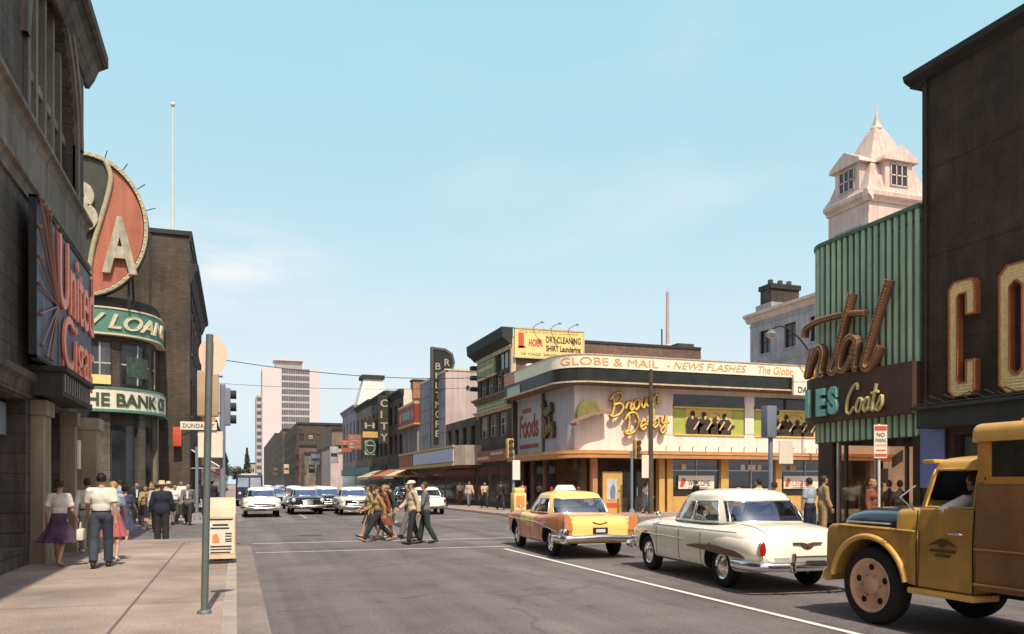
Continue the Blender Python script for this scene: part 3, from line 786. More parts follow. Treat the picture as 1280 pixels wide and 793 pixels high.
# ---- yellow utility truck, origin under its front axle
def truck(loc, rz, label):
    t = thing('utility_truck', label, 'truck', loc, rz)
    Y, Br = W['truck_y'], W['truck_b']
    xs = .90
    # front fender and door slab, one each side, cut round the wheel
    R = .575; zw = .47
    arch = [(R * cos(a), zw + R * sin(a) * 1.0) for a in lin(-.15, pi + .25, 26)]
    for sg in (-1, 1):
        poly = [(-.72, .50), (-.72, 1.06)] if False else None
        pts = [(R * cos(-.15), max(.56, zw + R * sin(-.15)))] + [p for p in arch if p[1] > .56 and True]
        out = pts + [(-R - .02, .56), (-.72, .54), (-.72, 1.17), (.64, 1.19), (.71, 1.15), (.74, 1.06), (.75, .62), (R + .04, .58)]
        F = Fr((sg * .52, 0, 0), (0, 1, 0), (sg, 0, 0))
        b = bmesh.new(); mm = MB(); mm.prism(F, out, 0, xs - .52)
        vs = [b.verts.new(v) for v in mm.v[:2 * len(out)]]
        n = len(out)
        b.faces.new(vs[:n]); b.faces.new(vs[n:]);
        for i in range(n): b.faces.new((vs[i], vs[(i + 1) % n], vs[n + (i + 1) % n], vs[n + i]))
        bmesh.ops.recalc_face_normals(b, faces=b.faces)
        top = [e for e in b.edges if all(abs(v.co.x) > xs - .01 for v in e.verts)]
        bmesh.ops.bevel(b, geom=top, offset=.045, segments=3, affect='EDGES', profile=.6, clamp_overlap=True)
        m = MB(); m.bm(b); m.build('front_fender', W['truck_shade'], t, smooth=40, local=True)
        m = MB(); m.tube([(sg * (xs + .015), p[0] * 1.035, zw + (p[1] - zw) * 1.035) for p in arch if p[1] > .5], .036, 8)
        m.build('fender_lip', Y, t, smooth=60, local=True)
        # door
        dF = Fr((sg * .62, 0, 0), (0, 1, 0), (sg, 0, 0))
        m = MB(); b = bmesh.new()
        bmesh.ops.create_cube(b, size=1)
        for v in b.verts:
            hi = v.co.z > 0
            v.co = Vector((sg * (.62 + (.275 if (v.co.x * sg > 0) else 0) - (.035 if hi and v.co.x * sg > 0 else 0)), lerp(-1.46, -.735, v.co.y + .5), .54 if not hi else 1.43))
        bmesh.ops.bevel(b, geom=list(b.edges), offset=.03, segments=3, affect='EDGES', profile=.6); m.bm(b)
        d = m.build('door', W['truck_shade'], t, smooth=40, local=True)
        m = MB(); m.tube([(sg * .905, -1.34, 1.16), (sg * .935, -1.33, 1.165), (sg * .935, -1.20, 1.165)], .014, 8); m.build('handle', W['chrome'], d, smooth=60, local=True)
        # emblem on the door: winged shield over two lines
        EF = Fr((sg * .893, -1.08, 0), (0, sg, 0), (sg, 0, 0))
        m = MB(); em = M('door_emblem', (.10, .05, .015), .6)
        m.prism(EF, [(-.20, 1.02), (-.04, 1.10), (.04, 1.10), (.20, 1.02), (.06, 1.04), (0, 1.0), (-.06, 1.04)], 0, .006)
        m.fbox(EF, -.17, .17, .955, .985, 0, .006); m.fbox(EF, -.10, .10, .905, .93, 0, .006)
        m.build('emblem', em, d, local=True)
        # running board and sill
        m = MB(); m.box(sg * .56 - .3 * 0, sg * .93, -1.50, -.62, .46, .53, ch=.02) if sg > 0 else m.box(-.93, -.56, -1.50, -.62, .46, .53, ch=.02)
        m.build('running_board', Y, t, smooth=40, local=True)
    # cowl with crease
    m = MB(); b = bmesh.new(); bmesh.ops.create_cube(b, size=1)
    for v in b.verts: v.co = Vector((v.co.x * 2 * (.80 if v.co.z > 0 else .84), lerp(-.80, -.31, v.co.y + .5), .9 if v.co.z < 0 else (1.45 if v.co.y < 0 else 1.41)))
    bmesh.ops.bevel(b, geom=list(b.edges), offset=.09, segments=4, affect='EDGES', profile=.55); m.bm(b); m.build('cowl', Y, t, smooth=50, local=True)
    for sg in (-1, 1):
        for y0_, z0_, z1_ in ((-.728, .55, 1.40), (-1.465, .55, 1.42)):
            m = MB(); m.tube([(sg * .897, y0_, z0_), (sg * .90, y0_, 1.1), (sg * .872, y0_, z1_)], .007, 5); m.build('door_gap', W['under'], t, local=True)
        m = MB(); m.tube([(sg * .905, -.70, 1.165), (sg * .905, .5, 1.185)], .012, 6); m.build('fender_bead', Y, t, local=True)
    # bonnet: dark blue-black, rounded
    T = dict(w=[(-.32, .76), (.2, .73), (.6, .69), (.76, .6)], zb=[(-.32, .95), (.76, .95)], zs=[(-.32, 1.33), (.3, 1.31), (.66, 1.26), (.76, 1.14)], zc=[(-.32, 1.43), (.3, 1.42), (.66, 1.36), (.76, 1.22)])
    B = Body(T, -.315, .76, 20, tuck=.99)
    B.mb().build('bonnet', W['navy'], t, smooth=50, local=True)
    m = MB()
    for z in (1.17, 1.22): m.tube([(-(B.side_x(y, z) + .004), y, z) for y in lin(-.2, .6, 10)], .012, 6); m.tube([((B.side_x(y, z) + .004), y, z) for y in lin(-.2, .6, 10)], .012, 6)
    m.build('bonnet_trim', W['chrome'], t, smooth=60, local=True)
    # front: grille, lamps, bumper
    m = MB()
    for k in range(5): m.tube([(-.5, .78, .66 + .09 * k), (.5, .78, .66 + .09 * k)], .02, 6)
    m.build('grille', W['chrome'], t, smooth=60, local=True)
    m = MB(); m.box(-.6, .6, .5, .755, .55, 1.12, ch=.03); m.build('nose', Y, t, smooth=50, local=True)
    for sg in (-1, 1):
        m = MB(); m.lathe([(0, .06), (.07, .05), (.1, 0)], 18, (sg * .72, .735, .92), 'y'); m.build('headlight', W['head_lamp'], t, smooth=60, local=True)
    bar(t, 'front_bumper', [(-.82, .80, .52), (-.7, .87, .52), (0, .89, .52), (.7, .87, .52), (.82, .80, .52)], .06, Y, zs=1.5)
    # cab
    sp = dict(p=7, yf=(-.62, -.76), yr=(-1.50, -1.48), w=(.80, .71), z=(1.42, 1.93), crown=.09, side=[(.82, '_a'), (.70, 'side_window'), (-.74, '_c'), (-.93, 'rear_window')], rows=[0, .04, .3, .5, .7, .86, 1], seats=(-.28,))
    # the driver's window is wound down: build it without its pane
    roof, win = cabin(sp)
    roof.build('cab_roof', Y, t, smooth=50, local=True)
    for nm, quads in win.items():
        part = nm.split('|')[0]
        fm = MB()
        for lp in loops(quads): fm.tube(lp, .016, 6, closed=True)
        if nm == 'side_window|l':
            fm.build('window_trim', Y, t, smooth=60, local=True)
            continue
        g = MB()
        for q in quads: g.quad(*q)
        go = g.build(part, G['car'], t, smooth=50, local=True)
        fm.build('window_trim', Y, go, smooth=60, local=True)
    m = MB(); m.box(-.78, .78, -.86, -.69, 1.93, 1.975, ch=.02); m.v = [(x, y, z - (.03 if y > -.6 else 0)) for x, y, z in m.v]; m.build('visor', Y, t, smooth=50, local=True)
    m = MB(); m.box(-.74, .74, -1.44, -1.30, 1.1, 1.62, ch=.05); m.build('seat_back', W['seat'], t, smooth=50, local=True)
    m = MB(); m.tube([(-.38 + .2 * cos(a), -.98 - .08 * sin(a), 1.46 + .17 * sin(a)) for a in [2 * pi * k / 20 for k in range(20)]], .013, 6, closed=True); m.build('steering_wheel', W['dark'], t, smooth=60, local=True)
    m = MB(); m.tube([(-.86, -.66, 1.40), (-1.0, -.60, 1.55)], .012, 6); m.tube([(-.88, -.70, 1.68), (-1.0, -.60, 1.55)], .010, 6); m.build('mirror_arm', W['chrome'], t, smooth=60, local=True)
    m = MB(); m.box(-.58, .58, -.9, .5, .42, .95); m.build('engine_bay', W['under'], t, local=True)
    # van body: panelled side, windowed upper, roof
    y0, y1 = -1.53, -5.6
    m = MB(); m.box(-.95, .95, y1, y0, .60, 1.70, ch=.03); bx = m.build('box_body', Br, t, smooth=40, local=True)
    m = MB(); m.tube([(-.955, y0, 1.02), (-.955, y1, 1.02)], .014, 6); m.tube([(-.955, y0, .66), (-.955, y1, .66)], .02, 6)
    for y in (-2.6, -3.6, -4.6): m.box(-.957, -.94, y - .01, y + .01, .62, 1.68)
    m.build('panel_seam', Br, bx, smooth=60, local=True)
    m = MB()
    m.box(-.93, .93, y0 - .17, y0, 1.69, 2.16, ch=.05)
    for y in (-3.1, -4.4): 
        for sg in (-1, 1): m.box(min(sg * .93, sg * .86), max(sg * .93, sg * .86), y - .04, y + .04, 1.69, 2.16)
    m.box(-.93, .93, y1, y1 + .12, 1.69, 2.16, ch=.03)
    for sg in (-1, 1): m.box(min(sg * .93, sg * .87), max(sg * .93, sg * .87), y1, y0 - .1, 1.69, 1.77)
    up = m.build('window_frame', M('truck_pillar', (.52, .25, .05), .5), t, smooth=40, local=True)
    for k, (ya, yb) in enumerate(((y0 - .17, -3.06), (-3.14, -4.36), (-4.44, y1 + .12))):
        for sg in (-1, 1):
            m = MB(); x = sg * .90
            m.box(x - .006, x + .006, yb, ya, 1.77, 2.13); m.build('box_window', M('box_window_glass', (.035, .03, .02), .12, .4, 3, spec=.6), t, local=True)
    m = MB()
    b = bmesh.new(); bmesh.ops.create_cube(b, size=1)
    for v in b.verts: v.co = Vector((v.co.x * 2 * .97, lerp(y1 - .03, y0 + .05, v.co.y + .5), 2.13 if v.co.z < 0 else 2.32))
    bmesh.ops.bevel(b, geom=[e for e in b.edges if max(v.co.z for v in e.verts) > 2.3 or abs(e.verts[0].co.z - e.verts[1].co.z) > .1], offset=.09, segments=4, affect='EDGES', profile=.5); m.bm(b)
    m.build('box_roof', Y, t, smooth=50, local=True)
    m = MB(); m.box(-.62, .62, -3.2, -1.78, 2.30, 2.37, ch=.02); m.box(-.5, .5, -3.0, -2.0, 2.36, 2.46, ch=.04); m.build('roof_vent', Y, t, smooth=50, local=True)
    m = MB(); m.lathe([(.10, 2.45), (.10, 2.53), (.14, 2.54), (.12, 2.60), (0, 2.62)], 16, (-.25, -2.3, 0)); m.build('beacon', W['taxi_o'], t, smooth=50, local=True)
    m = MB(); m.box(-.4, .4, -5.3, .4, .48, .60); m.build('chassis', W['under'], t, local=True)
    rim = M('truck_rim_paint', (.62, .38, .23), .6, .2, 4)
    for sg in (-1, 1):
        wheel(t, sg * .77, 0, .47, .23, sg, hub='disc', rim_m=rim)
        wheel(t, sg * .72, -3.9, .47, .34, sg, hub='disc', rim_m=rim)
    return t

# ---- blue delivery van, front seen far up the street
def blue_van(loc, rz, label):
    t = thing('delivery_van', label, 'van', loc, rz)
    B = W['blue_van']
    m = MB(); b = bmesh.new(); bmesh.ops.create_cube(b, size=1)
    for v in b.verts: v.co = Vector((v.co.x * 2.0 * (.94 if v.co.z > 0 else 1), v.co.y * 4.6 + (-.12 if v.co.z > 0 and v.co.y > 0 else 0), .45 if v.co.z < 0 else 2.45))
    bmesh.ops.bevel(b, geom=list(b.edges), offset=.14, segments=4, affect='EDGES', profile=.5); m.bm(b); m.build('body', B, t, smooth=50, local=True)
    m = MB(); 
    for sg in (-1, 1): m.add([(sg * .06, 2.27, 1.45), (sg * .86, 2.25, 1.45), (sg * .80, 2.20, 2.15), (sg * .06, 2.22, 2.15)], [(0, 1, 2, 3)])
    w = m.build('windscreen', M('van_windscreen', (.28, .34, .42), .1, .3, 2, spec=.7), t, local=True)
    m = MB(); m.box(-.45, .45, 2.27, 2.33, .72, 1.12, ch=.02); m.build('grille', W['under'], t, local=True)
    m = MB(); m.box(-.95, .95, 2.32, 2.42, .5, .64, ch=.03); m.build('front_bumper', W['chrome'], t, smooth=50, local=True)
    for sg in (-1, 1):
        m = MB(); m.lathe([(0, .06), (.08, .04), (.11, 0)], 16, (sg * .68, 2.29, .98), 'y'); m.build('headlight', W['head_lamp'], t, smooth=60, local=True)
    m = MB(); m.box(-.6, .6, 2.1, 2.18, 2.36, 2.46, ch=.02); m.build('destination_board', W['white_car'], t, local=True)
    for y in (-1.4, 1.5):
        for sg in (-1, 1): wheel(t, sg * .85, y, .38, .22, sg)
    return t
# ---------------------------------------------------------------- people (local: +Y is the way they face)
def capsule(m, p0, p1, r0, r1, n=12, mi=None):
    p0, p1 = Vector(p0), Vector(p1); d = p1 - p0; L = max(d.length, 1e-6); d = d / L
    pts, rs = [], []
    for a in (0, .3, .6, .85): pts.append(p0 - d * r0 * cos(a * pi / 2)); rs.append(max(.002, r0 * sin(a * pi / 2)))
    pts += [p0, p0 + d * L * .5, p1]; rs += [r0, (r0 + r1) / 2, r1]
    for a in (.85, .6, .3, 0): pts.append(p1 + d * r1 * cos(a * pi / 2)); rs.append(max(.002, r1 * sin(a * pi / 2)))
    m.tube(pts, rs, n, mi)
def cone(m, p0, p1, r0, r1, n=14):
    p0, p1 = Vector(p0), Vector(p1)
    m.tube([p0, p0.lerp(p1, .5), p1], [r0, (r0 + r1) / 2, r1], n)
def remesh(m, vox, sm=3):
    me = bpy.data.meshes.new('tmp'); me.from_pydata(m.v, [], m.f)
    o = link('tmp', me)
    md = o.modifiers.new('r', 'REMESH'); md.mode = 'VOXEL'; md.voxel_size = vox
    ms = o.modifiers.new('s', 'SMOOTH'); ms.iterations = sm; ms.factor = .5
    bpy.context.view_layer.update()
    r = bpy.data.meshes.new_from_object(o.evaluated_get(bpy.context.evaluated_depsgraph_get()))
    v = [tuple(q.co) for q in r.vertices]; f = [tuple(p.vertices) for p in r.polygons]
    bpy.data.objects.remove(o); bpy.data.meshes.remove(r)
    return v, f

SK = {k: M('skin_' + k, c, .55, .08, 8, grain=.03) for k, c in dict(fair=(.52, .30, .20), tan=(.42, .23, .14), dark=(.2, .11, .07)).items()}
EYEW = M('eye_white', (.7, .68, .64), .3, 0, grain=0); IRIS = M('eye_iris', (.03, .02, .015), .3, 0, grain=0); LIP = M('lip', (.40, .12, .09), .5, 0, grain=0)
def cloth(name, col, var=.14): return M('cloth_' + name, col, .9, var, 5, 1.0, grain=.2, bscale=9)
HAIR = {k: M('hair_' + k, c, .6, .3, 30, .3, bscale=60) for k, c in dict(black=(.015, .012, .01), brown=(.06, .032, .016), blonde=(.42, .25, .09), grey=(.25, .23, .21), red=(.17, .055, .02)).items()}
SHOE = M('shoe_leather', (.03, .022, .018), .4); SHOE_T = M('shoe_tan', (.30, .17, .08), .5); SHOE_W = M('shoe_white', (.7, .66, .58), .5)

def person(loc, rz, h, label, female=False, skin='fair', top=None, bottom=None, skirt=None, jacket=None, hair='brown', hat=None, shoes=None, pose={}, group=None, sleeve=.45, hairstyle='short', vox=.017, dress_len=.44, flare=.30, build=1.0, seated=False, tie=None):
    t = thing('person', label, 'person', loc, rz, group)
    k = h / 1.75; g = lambda n, d=0: pose.get(n, d)
    sw = .160 if female else .190; hw = .095
    bw = build * (.93 if female else 1.0)
    lean = radians(g('lean', 2))
    def T(p):   # torso lean about the hips
        x, y, z = p; dz = z - .95
        return Vector((x, y * cos(lean) + dz * sin(lean), .95 + dz * cos(lean) - y * sin(lean)))
    J = {}
    foot_min = 9
    for s, nm in ((-1, 'L'), (1, 'R')):
        a = radians(g('hip' + nm)); b = radians(g('knee' + nm)); ab = radians(g('spread', 2)) * s
        hip = Vector((s * hw, 0, .93)); knee = hip + Vector((sin(ab) * .43, sin(a) * .43, -cos(a) * cos(ab) * .43))
        c = a - b; ank = knee + Vector((0, sin(c) * .42, -cos(c) * .42))
        fa = c + radians(g('foot' + nm, 0)) if not seated else 0
        toe = ank + Vector((s * .02, cos(fa) * .17, sin(fa) * .17 - .045))
        J.update({'hip' + nm: hip, 'knee' + nm: knee, 'ank' + nm: ank, 'toe' + nm: toe})
        foot_min = min(foot_min, ank.z - .085, toe.z - .035)
        sh = T((s * sw, 0, 1.42)); a = radians(g('sh' + nm)); ab = radians(g('ab' + nm, 8)); e = radians(g('el' + nm, 15))
        d1 = Vector((s * sin(ab), sin(a) * cos(ab), -cos(a) * cos(ab))); el = sh + d1 * .30
        d2 = Vector((s * sin(ab) * (.4 - g('in' + nm, 0)), sin(a + e), -cos(a + e))).normalized(); wr = el + d2 * .25
        J.update({'sh' + nm: sh, 'el' + nm: el, 'wr' + nm: wr, 'd' + nm: d2})
    dz = 0 if seated else -foot_min
    up = lambda p: Vector((p[0], p[1], p[2] + dz)) * k
    for q in list(J):
        if q[0] != 'd': J[q] = up(J[q])
    Tk = lambda p: up(T(p))
    R = lambda r: r * k * (bw if r > .03 else 1)
    # ---- body
    m = MB()
    m.ball(Tk((0, 0, .97)), (R(.165), R(.118), R(.12)), 16); m.ball(Tk((0, .01, 1.13)), (R(.138), R(.10), R(.15)), 16)
    m.ball(Tk((0, .0, 1.30)), (R(.168), R(.112), R(.17)), 16)
    if female: m.ball(Tk((.07, .085, 1.29)), R(.062), 12); m.ball(Tk((-.07, .085, 1.29)), R(.062), 12)
    capsule(m, J['shL'], J['shR'], R(.058), R(.058)); capsule(m, Tk((0, -.01, 1.42)), Tk((0, .015, 1.56)), .058 * k, .052 * k)
    ht = radians(g('turn', 0)); HC = Tk((0, .02, 1.64))
    def Hd(p): return HC + Vector((p[0] * cos(ht) - p[1] * sin(ht), p[0] * sin(ht) + p[1] * cos(ht), p[2])) * k
    m.ball(Hd((0, -.005, .012)), (.076 * k, .092 * k, .098 * k), 18); m.ball(Hd((0, .03, -.062)), (.056 * k, .058 * k, .056 * k), 14)
    m.ball(Hd((0, .092, -.022)), (.014 * k, .02 * k, .022 * k), 8)
    for s in (-1, 1): m.ball(Hd((s * .078, -.005, -.01)), (.012 * k, .02 * k, .03 * k), 8)
    for nm, s in (('L', -1), ('R', 1)):
        capsule(m, J['hip' + nm], J['knee' + nm], R(.086), R(.058)); capsule(m, J['knee' + nm], J['ank' + nm], R(.056), R(.038))
        mid = J['knee' + nm].lerp(J['ank' + nm], .3); m.ball(mid + Vector((0, -.015 * k, 0)), (R(.055), R(.06), R(.10)), 10)
        capsule(m, J['ank' + nm] + Vector((0, -.03 * k, -.045 * k)), J['toe' + nm], .040 * k, .030 * k)
        capsule(m, J['sh' + nm], J['el' + nm], R(.052), R(.040)); capsule(m, J['el' + nm], J['wr' + nm], R(.040), R(.028))
        d = J['d' + nm]; pc = J['wr' + nm] + d * .05 * k
        capsule(m, J['wr' + nm], pc + d * .015 * k, .026 * k, .032 * k)
    v, f = remesh(m, vox)
    B = MB(); B.add(v, f, 0)
    for nm, s in (('L', -1), ('R', 1)):   # fingers
        d = J['d' + nm]; side = Vector((0, 1, 0)) - d * d.y
        side = side.normalized() if side.length > .1 else Vector((0, 0, 1)); pn = d.cross(side).normalized() * (-s)
        base = J['wr' + nm] + d * .075 * k
        for i, ln in enumerate((.070, .078, .072, .056)):
            o = side * ((1.5 - i) * .019 * k)
            B.tube([base + o - d * .02 * k, base + o + d * ln * .45 * k, base + o + d * ln * .8 * k + pn * .012 * k, base + o + d * ln * .98 * k + pn * .030 * k], [.010 * k, .0095 * k, .0085 * k, .006 * k], 6, 0)
        tb = J['wr' + nm] + d * .03 * k + side * .022 * k
        B.tube([tb, tb + side * .022 * k + d * .025 * k, tb + side * .026 * k + d * .06 * k + pn * .012 * k], [.012 * k, .011 * k, .007 * k], 6, 0)
    for s in (-1, 1):
        B.ball(Hd((s * .031, .078, .008)), (.014 * k, .010 * k, .009 * k), 8, 1); B.ball(Hd((s * .031, .087, .008)), (.0065 * k, .005 * k, .0075 * k), 8, 2)
        B.tube([Hd((s * .015, .092, .028)), Hd((s * .034, .088, .034)), Hd((s * .05, .076, .027))], .004 * k, 5, 2)
    B.tube([Hd((-.024, .082, -.066)), Hd((0, .092, -.066)), Hd((.024, .082, -.066))], [.003 * k, .006 * k, .003 * k], 6, 3)
    B.build('body', [SK[skin], EYEW, IRIS, LIP], t, smooth=70, local=True)
    # ---- clothes
    cover = jacket or top
    if cover:
        m = MB(); e = .018 if jacket else .012; e *= k
        m.ball(Tk((0, .0, 1.30)), (R(.168) + e, R(.112) + e, R(.17) + e), 18); m.ball(Tk((0, .01, 1.13)), (R(.145) + e, R(.105) + e, R(.16) + e), 18)
        if female: m.ball(Tk((.07, .085, 1.29)), R(.062) + e, 12); m.ball(Tk((-.07, .085, 1.29)), R(.062) + e, 12)
        capsule(m, J['shL'], J['shR'], R(.058) + e, R(.058) + e)
        if jacket: m.ball(Tk((0, 0, .97)), (R(.172) + e, R(.125) + e, R(.17) + e), 18)
        else: m.ball(Tk((0, 0, 1.0)), (R(.158) + e * .6, R(.112) + e * .6, R(.06) + e), 18)
        for nm in ('L', 'R'):
            if jacket or sleeve > .9:
                capsule(m, J['sh' + nm], J['el' + nm], R(.056) + e, R(.048) + e); cone(m, J['el' + nm] - (J['wr' + nm] - J['el' + nm]) * .12, J['el' + nm].lerp(J['wr' + nm], .93), R(.050) + e, R(.040) + e)
            else:
                cone(m, J['sh' + nm] + (J['sh' + nm] - J['el' + nm]) * .1, J['sh' + nm].lerp(J['el' + nm], min(1, sleeve * 1.5)), R(.058) + e, R(.060) + e)
        v, f = remesh(m, vox * .95)
        B = MB(); B.add(v, f, 0)
        jo = B.build('jacket' if jacket else 'shirt', cover, t, smooth=70, local=True)
        if jacket and top:
            B = MB(); P = lambda x, z: Tk((x, .148 * bw * (1 + .0), z))
            B.add([P(-.045, 1.44), P(.045, 1.44), P(.028, 1.12), P(-.028, 1.12)], [(0, 1, 2, 3)], 0)
            q = []
            # shirt front sits just proud of the jacket chest
            B.v = [(x, y + .012 * k, z) for x, y, z in B.v]; B.build('shirt', top, t, local=True)
            if tie:
                B = MB(); B.add([P(-.012, 1.43), P(.012, 1.43), P(.022, 1.16), P(0, 1.12), P(-.022, 1.16)], [(0, 1, 2, 3, 4)], 0)
                B.v = [(x, y + .018 * k, z) for x, y, z in B.v]; B.build('necktie', tie, t, local=True)
    if bottom:
        m = MB(); e = .012 * k
        m.ball(Tk((0, 0, .97)), (R(.165) + e, R(.118) + e, R(.115) + e), 18)
        for nm in ('L', 'R'):
            capsule(m, J['hip' + nm], J['knee' + nm], R(.094) + e, R(.068) + e)
            cone(m, J['knee' + nm] - (J['ank' + nm] - J['knee' + nm]) * .08, J['knee' + nm].lerp(J['ank' + nm], .98), R(.070) + e, R(.062) + e)
        v, f = remesh(m, vox * .95)
        B = MB(); B.add(v, f, 0); B.build('trousers', bottom, t, smooth=70, local=True)
        if not jacket:
            B = MB(); c = Tk((0, .004, 1.045)); B.lathe([(R(.158), -.018 * k), (R(.162), 0), (R(.158), .018 * k)], 24, c, sy=.73); B.build('belt', M('belt_leather', (.02, .014, .01), .5), t, smooth=60, local=True)
    if skirt:
        B = MB(); n = 56; V = []
        zt, zb = 1.08, dress_len; rows = 12
        sway = g('sway', .0)
        for i in range(rows + 1):
            u = i / rows; z = lerp(zt, zb, u)
            r0 = sinterp([(0, .135), (.14, .168), (.3, .185), (1, flare)], u) * bw
            for j in range(n):
                a = 2 * pi * j / n
                fold = 1 + (.10 * u) * sin(a * 9 + 1.3 * sin(a * 2)) + .04 * u * sin(a * 4 + 1)
                p = up(T((0, 0, z)) if z > .95 else Vector((0, 0, z)))
                V.append((p[0] + r0 * fold * cos(a) * k, p[1] + (r0 * lerp(.75, .92, u) * fold * sin(a) + sway * u * u * .2) * k, p[2]))
        B.add(V, [(i * n + j, i * n + (j + 1) % n, (i + 1) * n + (j + 1) % n, (i + 1) * n + j) for i in range(rows) for j in range(n)])
        B.build('skirt', skirt, t, smooth=60, local=True)
    B = MB()
    for nm in ('L', 'R'):
        a, to = J['ank' + nm], J['toe' + nm]
        if female:
            capsule(B, a + Vector((0, -.035 * k, -.055 * k)), to + Vector((0, .015 * k, -.004)), .036 * k, .032 * k); B.box(a.x - .012, a.x + .012, a.y - .06 * k, a.y - .035 * k, max(.0, a.z - .088 * k), a.z - .03 * k)
        else:
            capsule(B, a + Vector((0, -.04 * k, -.045 * k)), to + Vector((0, .02 * k, -.002)), .046 * k, .038 * k); capsule(B, a, a + Vector((0, -.01, -.05 * k)), .046 * k, .045 * k)
    if not seated: B.v = [(x, y, max(z, .002)) for x, y, z in B.v]
    B.build('shoes', shoes or SHOE, t, smooth=60, local=True)
    # ---- hair and hats
    B = MB(); Q = MB(); Q.ball((0, 0, 0), 1, 28)
    ids = {}
    ax, ay, az = .086, .104, .110
    keep = lambda x, y, z: not (y > .30 and z < .42) and not (z < -.55) and not (y > .0 and z < -.15)
    for fc in Q.f:
        cx = sum(Q.v[i][0] for i in fc) / 4; cy = sum(Q.v[i][1] for i in fc) / 4; cz = sum(Q.v[i][2] for i in fc) / 4
        if keep(cx, cy, cz):
            w = [(Q.v[i][0], Q.v[i][1], Q.v[i][2]) for i in fc]
            B.add([Hd((x * ax * (1 + .03 * sin(9 * z + 5 * x)), -.012 + y * ay, .022 + z * az * (1 + .04 * sin(7 * x)))) for x, y, z in w], [(0, 1, 2, 3)])
    if hairstyle == 'long':
        B.ball(Hd((0, -.065, -.06)), (.085 * k, .05 * k, .11 * k), 14); B.ball(Hd((.06, -.03, -.03)), (.035 * k, .05 * k, .09 * k), 10); B.ball(Hd((-.06, -.03, -.03)), (.035 * k, .05 * k, .09 * k), 10)
    if hairstyle == 'curled':
        for i in range(26):
            a = random.uniform(.1, pi - .1) + pi; e = random.uniform(-.7, 1.2)
            B.ball(Hd((.082 * cos(a) * cos(e), -.015 + .10 * sin(a) * cos(e), .02 + .105 * sin(e))), .030 * k, 8)
    if hairstyle == 'tail':
        B.tube([Hd((0, -.10, .02)), Hd((.02, -.15, -.03)), Hd((.03, -.13, -.15))], [.03 * k, .035 * k, .012 * k], 8)
    B.build('hair', HAIR[hair], t, smooth=70, local=True)
    if hat:
        hm, kind = hat; B = MB(); c = Hd((0, -.008, .055))
        if kind == 'fedora': B.lathe([(0, .10), (.055, .115), (.082, .10), (.094, .0), (.10, .004), (.155, .012), (.16, .006), (.10, -.006), (.09, -.006)], 28, c, sy=1.15)
        elif kind == 'cap':
            B.lathe([(0, .075), (.05, .07), (.09, .045), (.098, .0), (.085, -.01)], 24, c, sy=1.18)
            pk = MB(); V = []
            for r in (.085, .165):
                for j in range(9):
                    a = ht + pi / 2 + (j - 4) * .26; V.append((c[0] + r * cos(a), c[1] + r * 1.12 * sin(a), c[2] - (.0 if r < .1 else .018)))
            B.add(V, [(j, j + 1, 9 + j + 1, 9 + j) for j in range(8)])
        elif kind == 'scarf': B.lathe([(0, .072), (.05, .066), (.092, .03), (.100, -.04), (.085, -.09)], 24, c, sy=1.12)
        B.v = [(c[0] + (x - c[0]) * k, c[1] + (y - c[1]) * k, c[2] + (z - c[2]) * k) for x, y, z in B.v]
        B.build('hat', hm, t, smooth=60, local=True)
    return t
WALK = dict(hipL=24, kneeL=8, hipR=-16, kneeR=16, shL=-18, shR=20, elL=18, elR=28, footR=12)
WALK2 = dict(hipR=22, kneeR=6, hipL=-14, kneeL=22, shR=-16, shL=18, elL=22, elR=15, footL=14)
STRIDE = dict(hipL=34, kneeL=6, hipR=-26, kneeR=22, shL=-28, shR=30, elL=25, elR=35, footR=25, lean=6)
STAND = dict(hipL=3, kneeL=3, hipR=-2, kneeR=2, shL=2, shR=4, elL=14, elR=18)
SIT = dict(hipL=84, kneeL=14, hipR=84, kneeR=14, shL=35, shR=35, elL=45, elR=45)
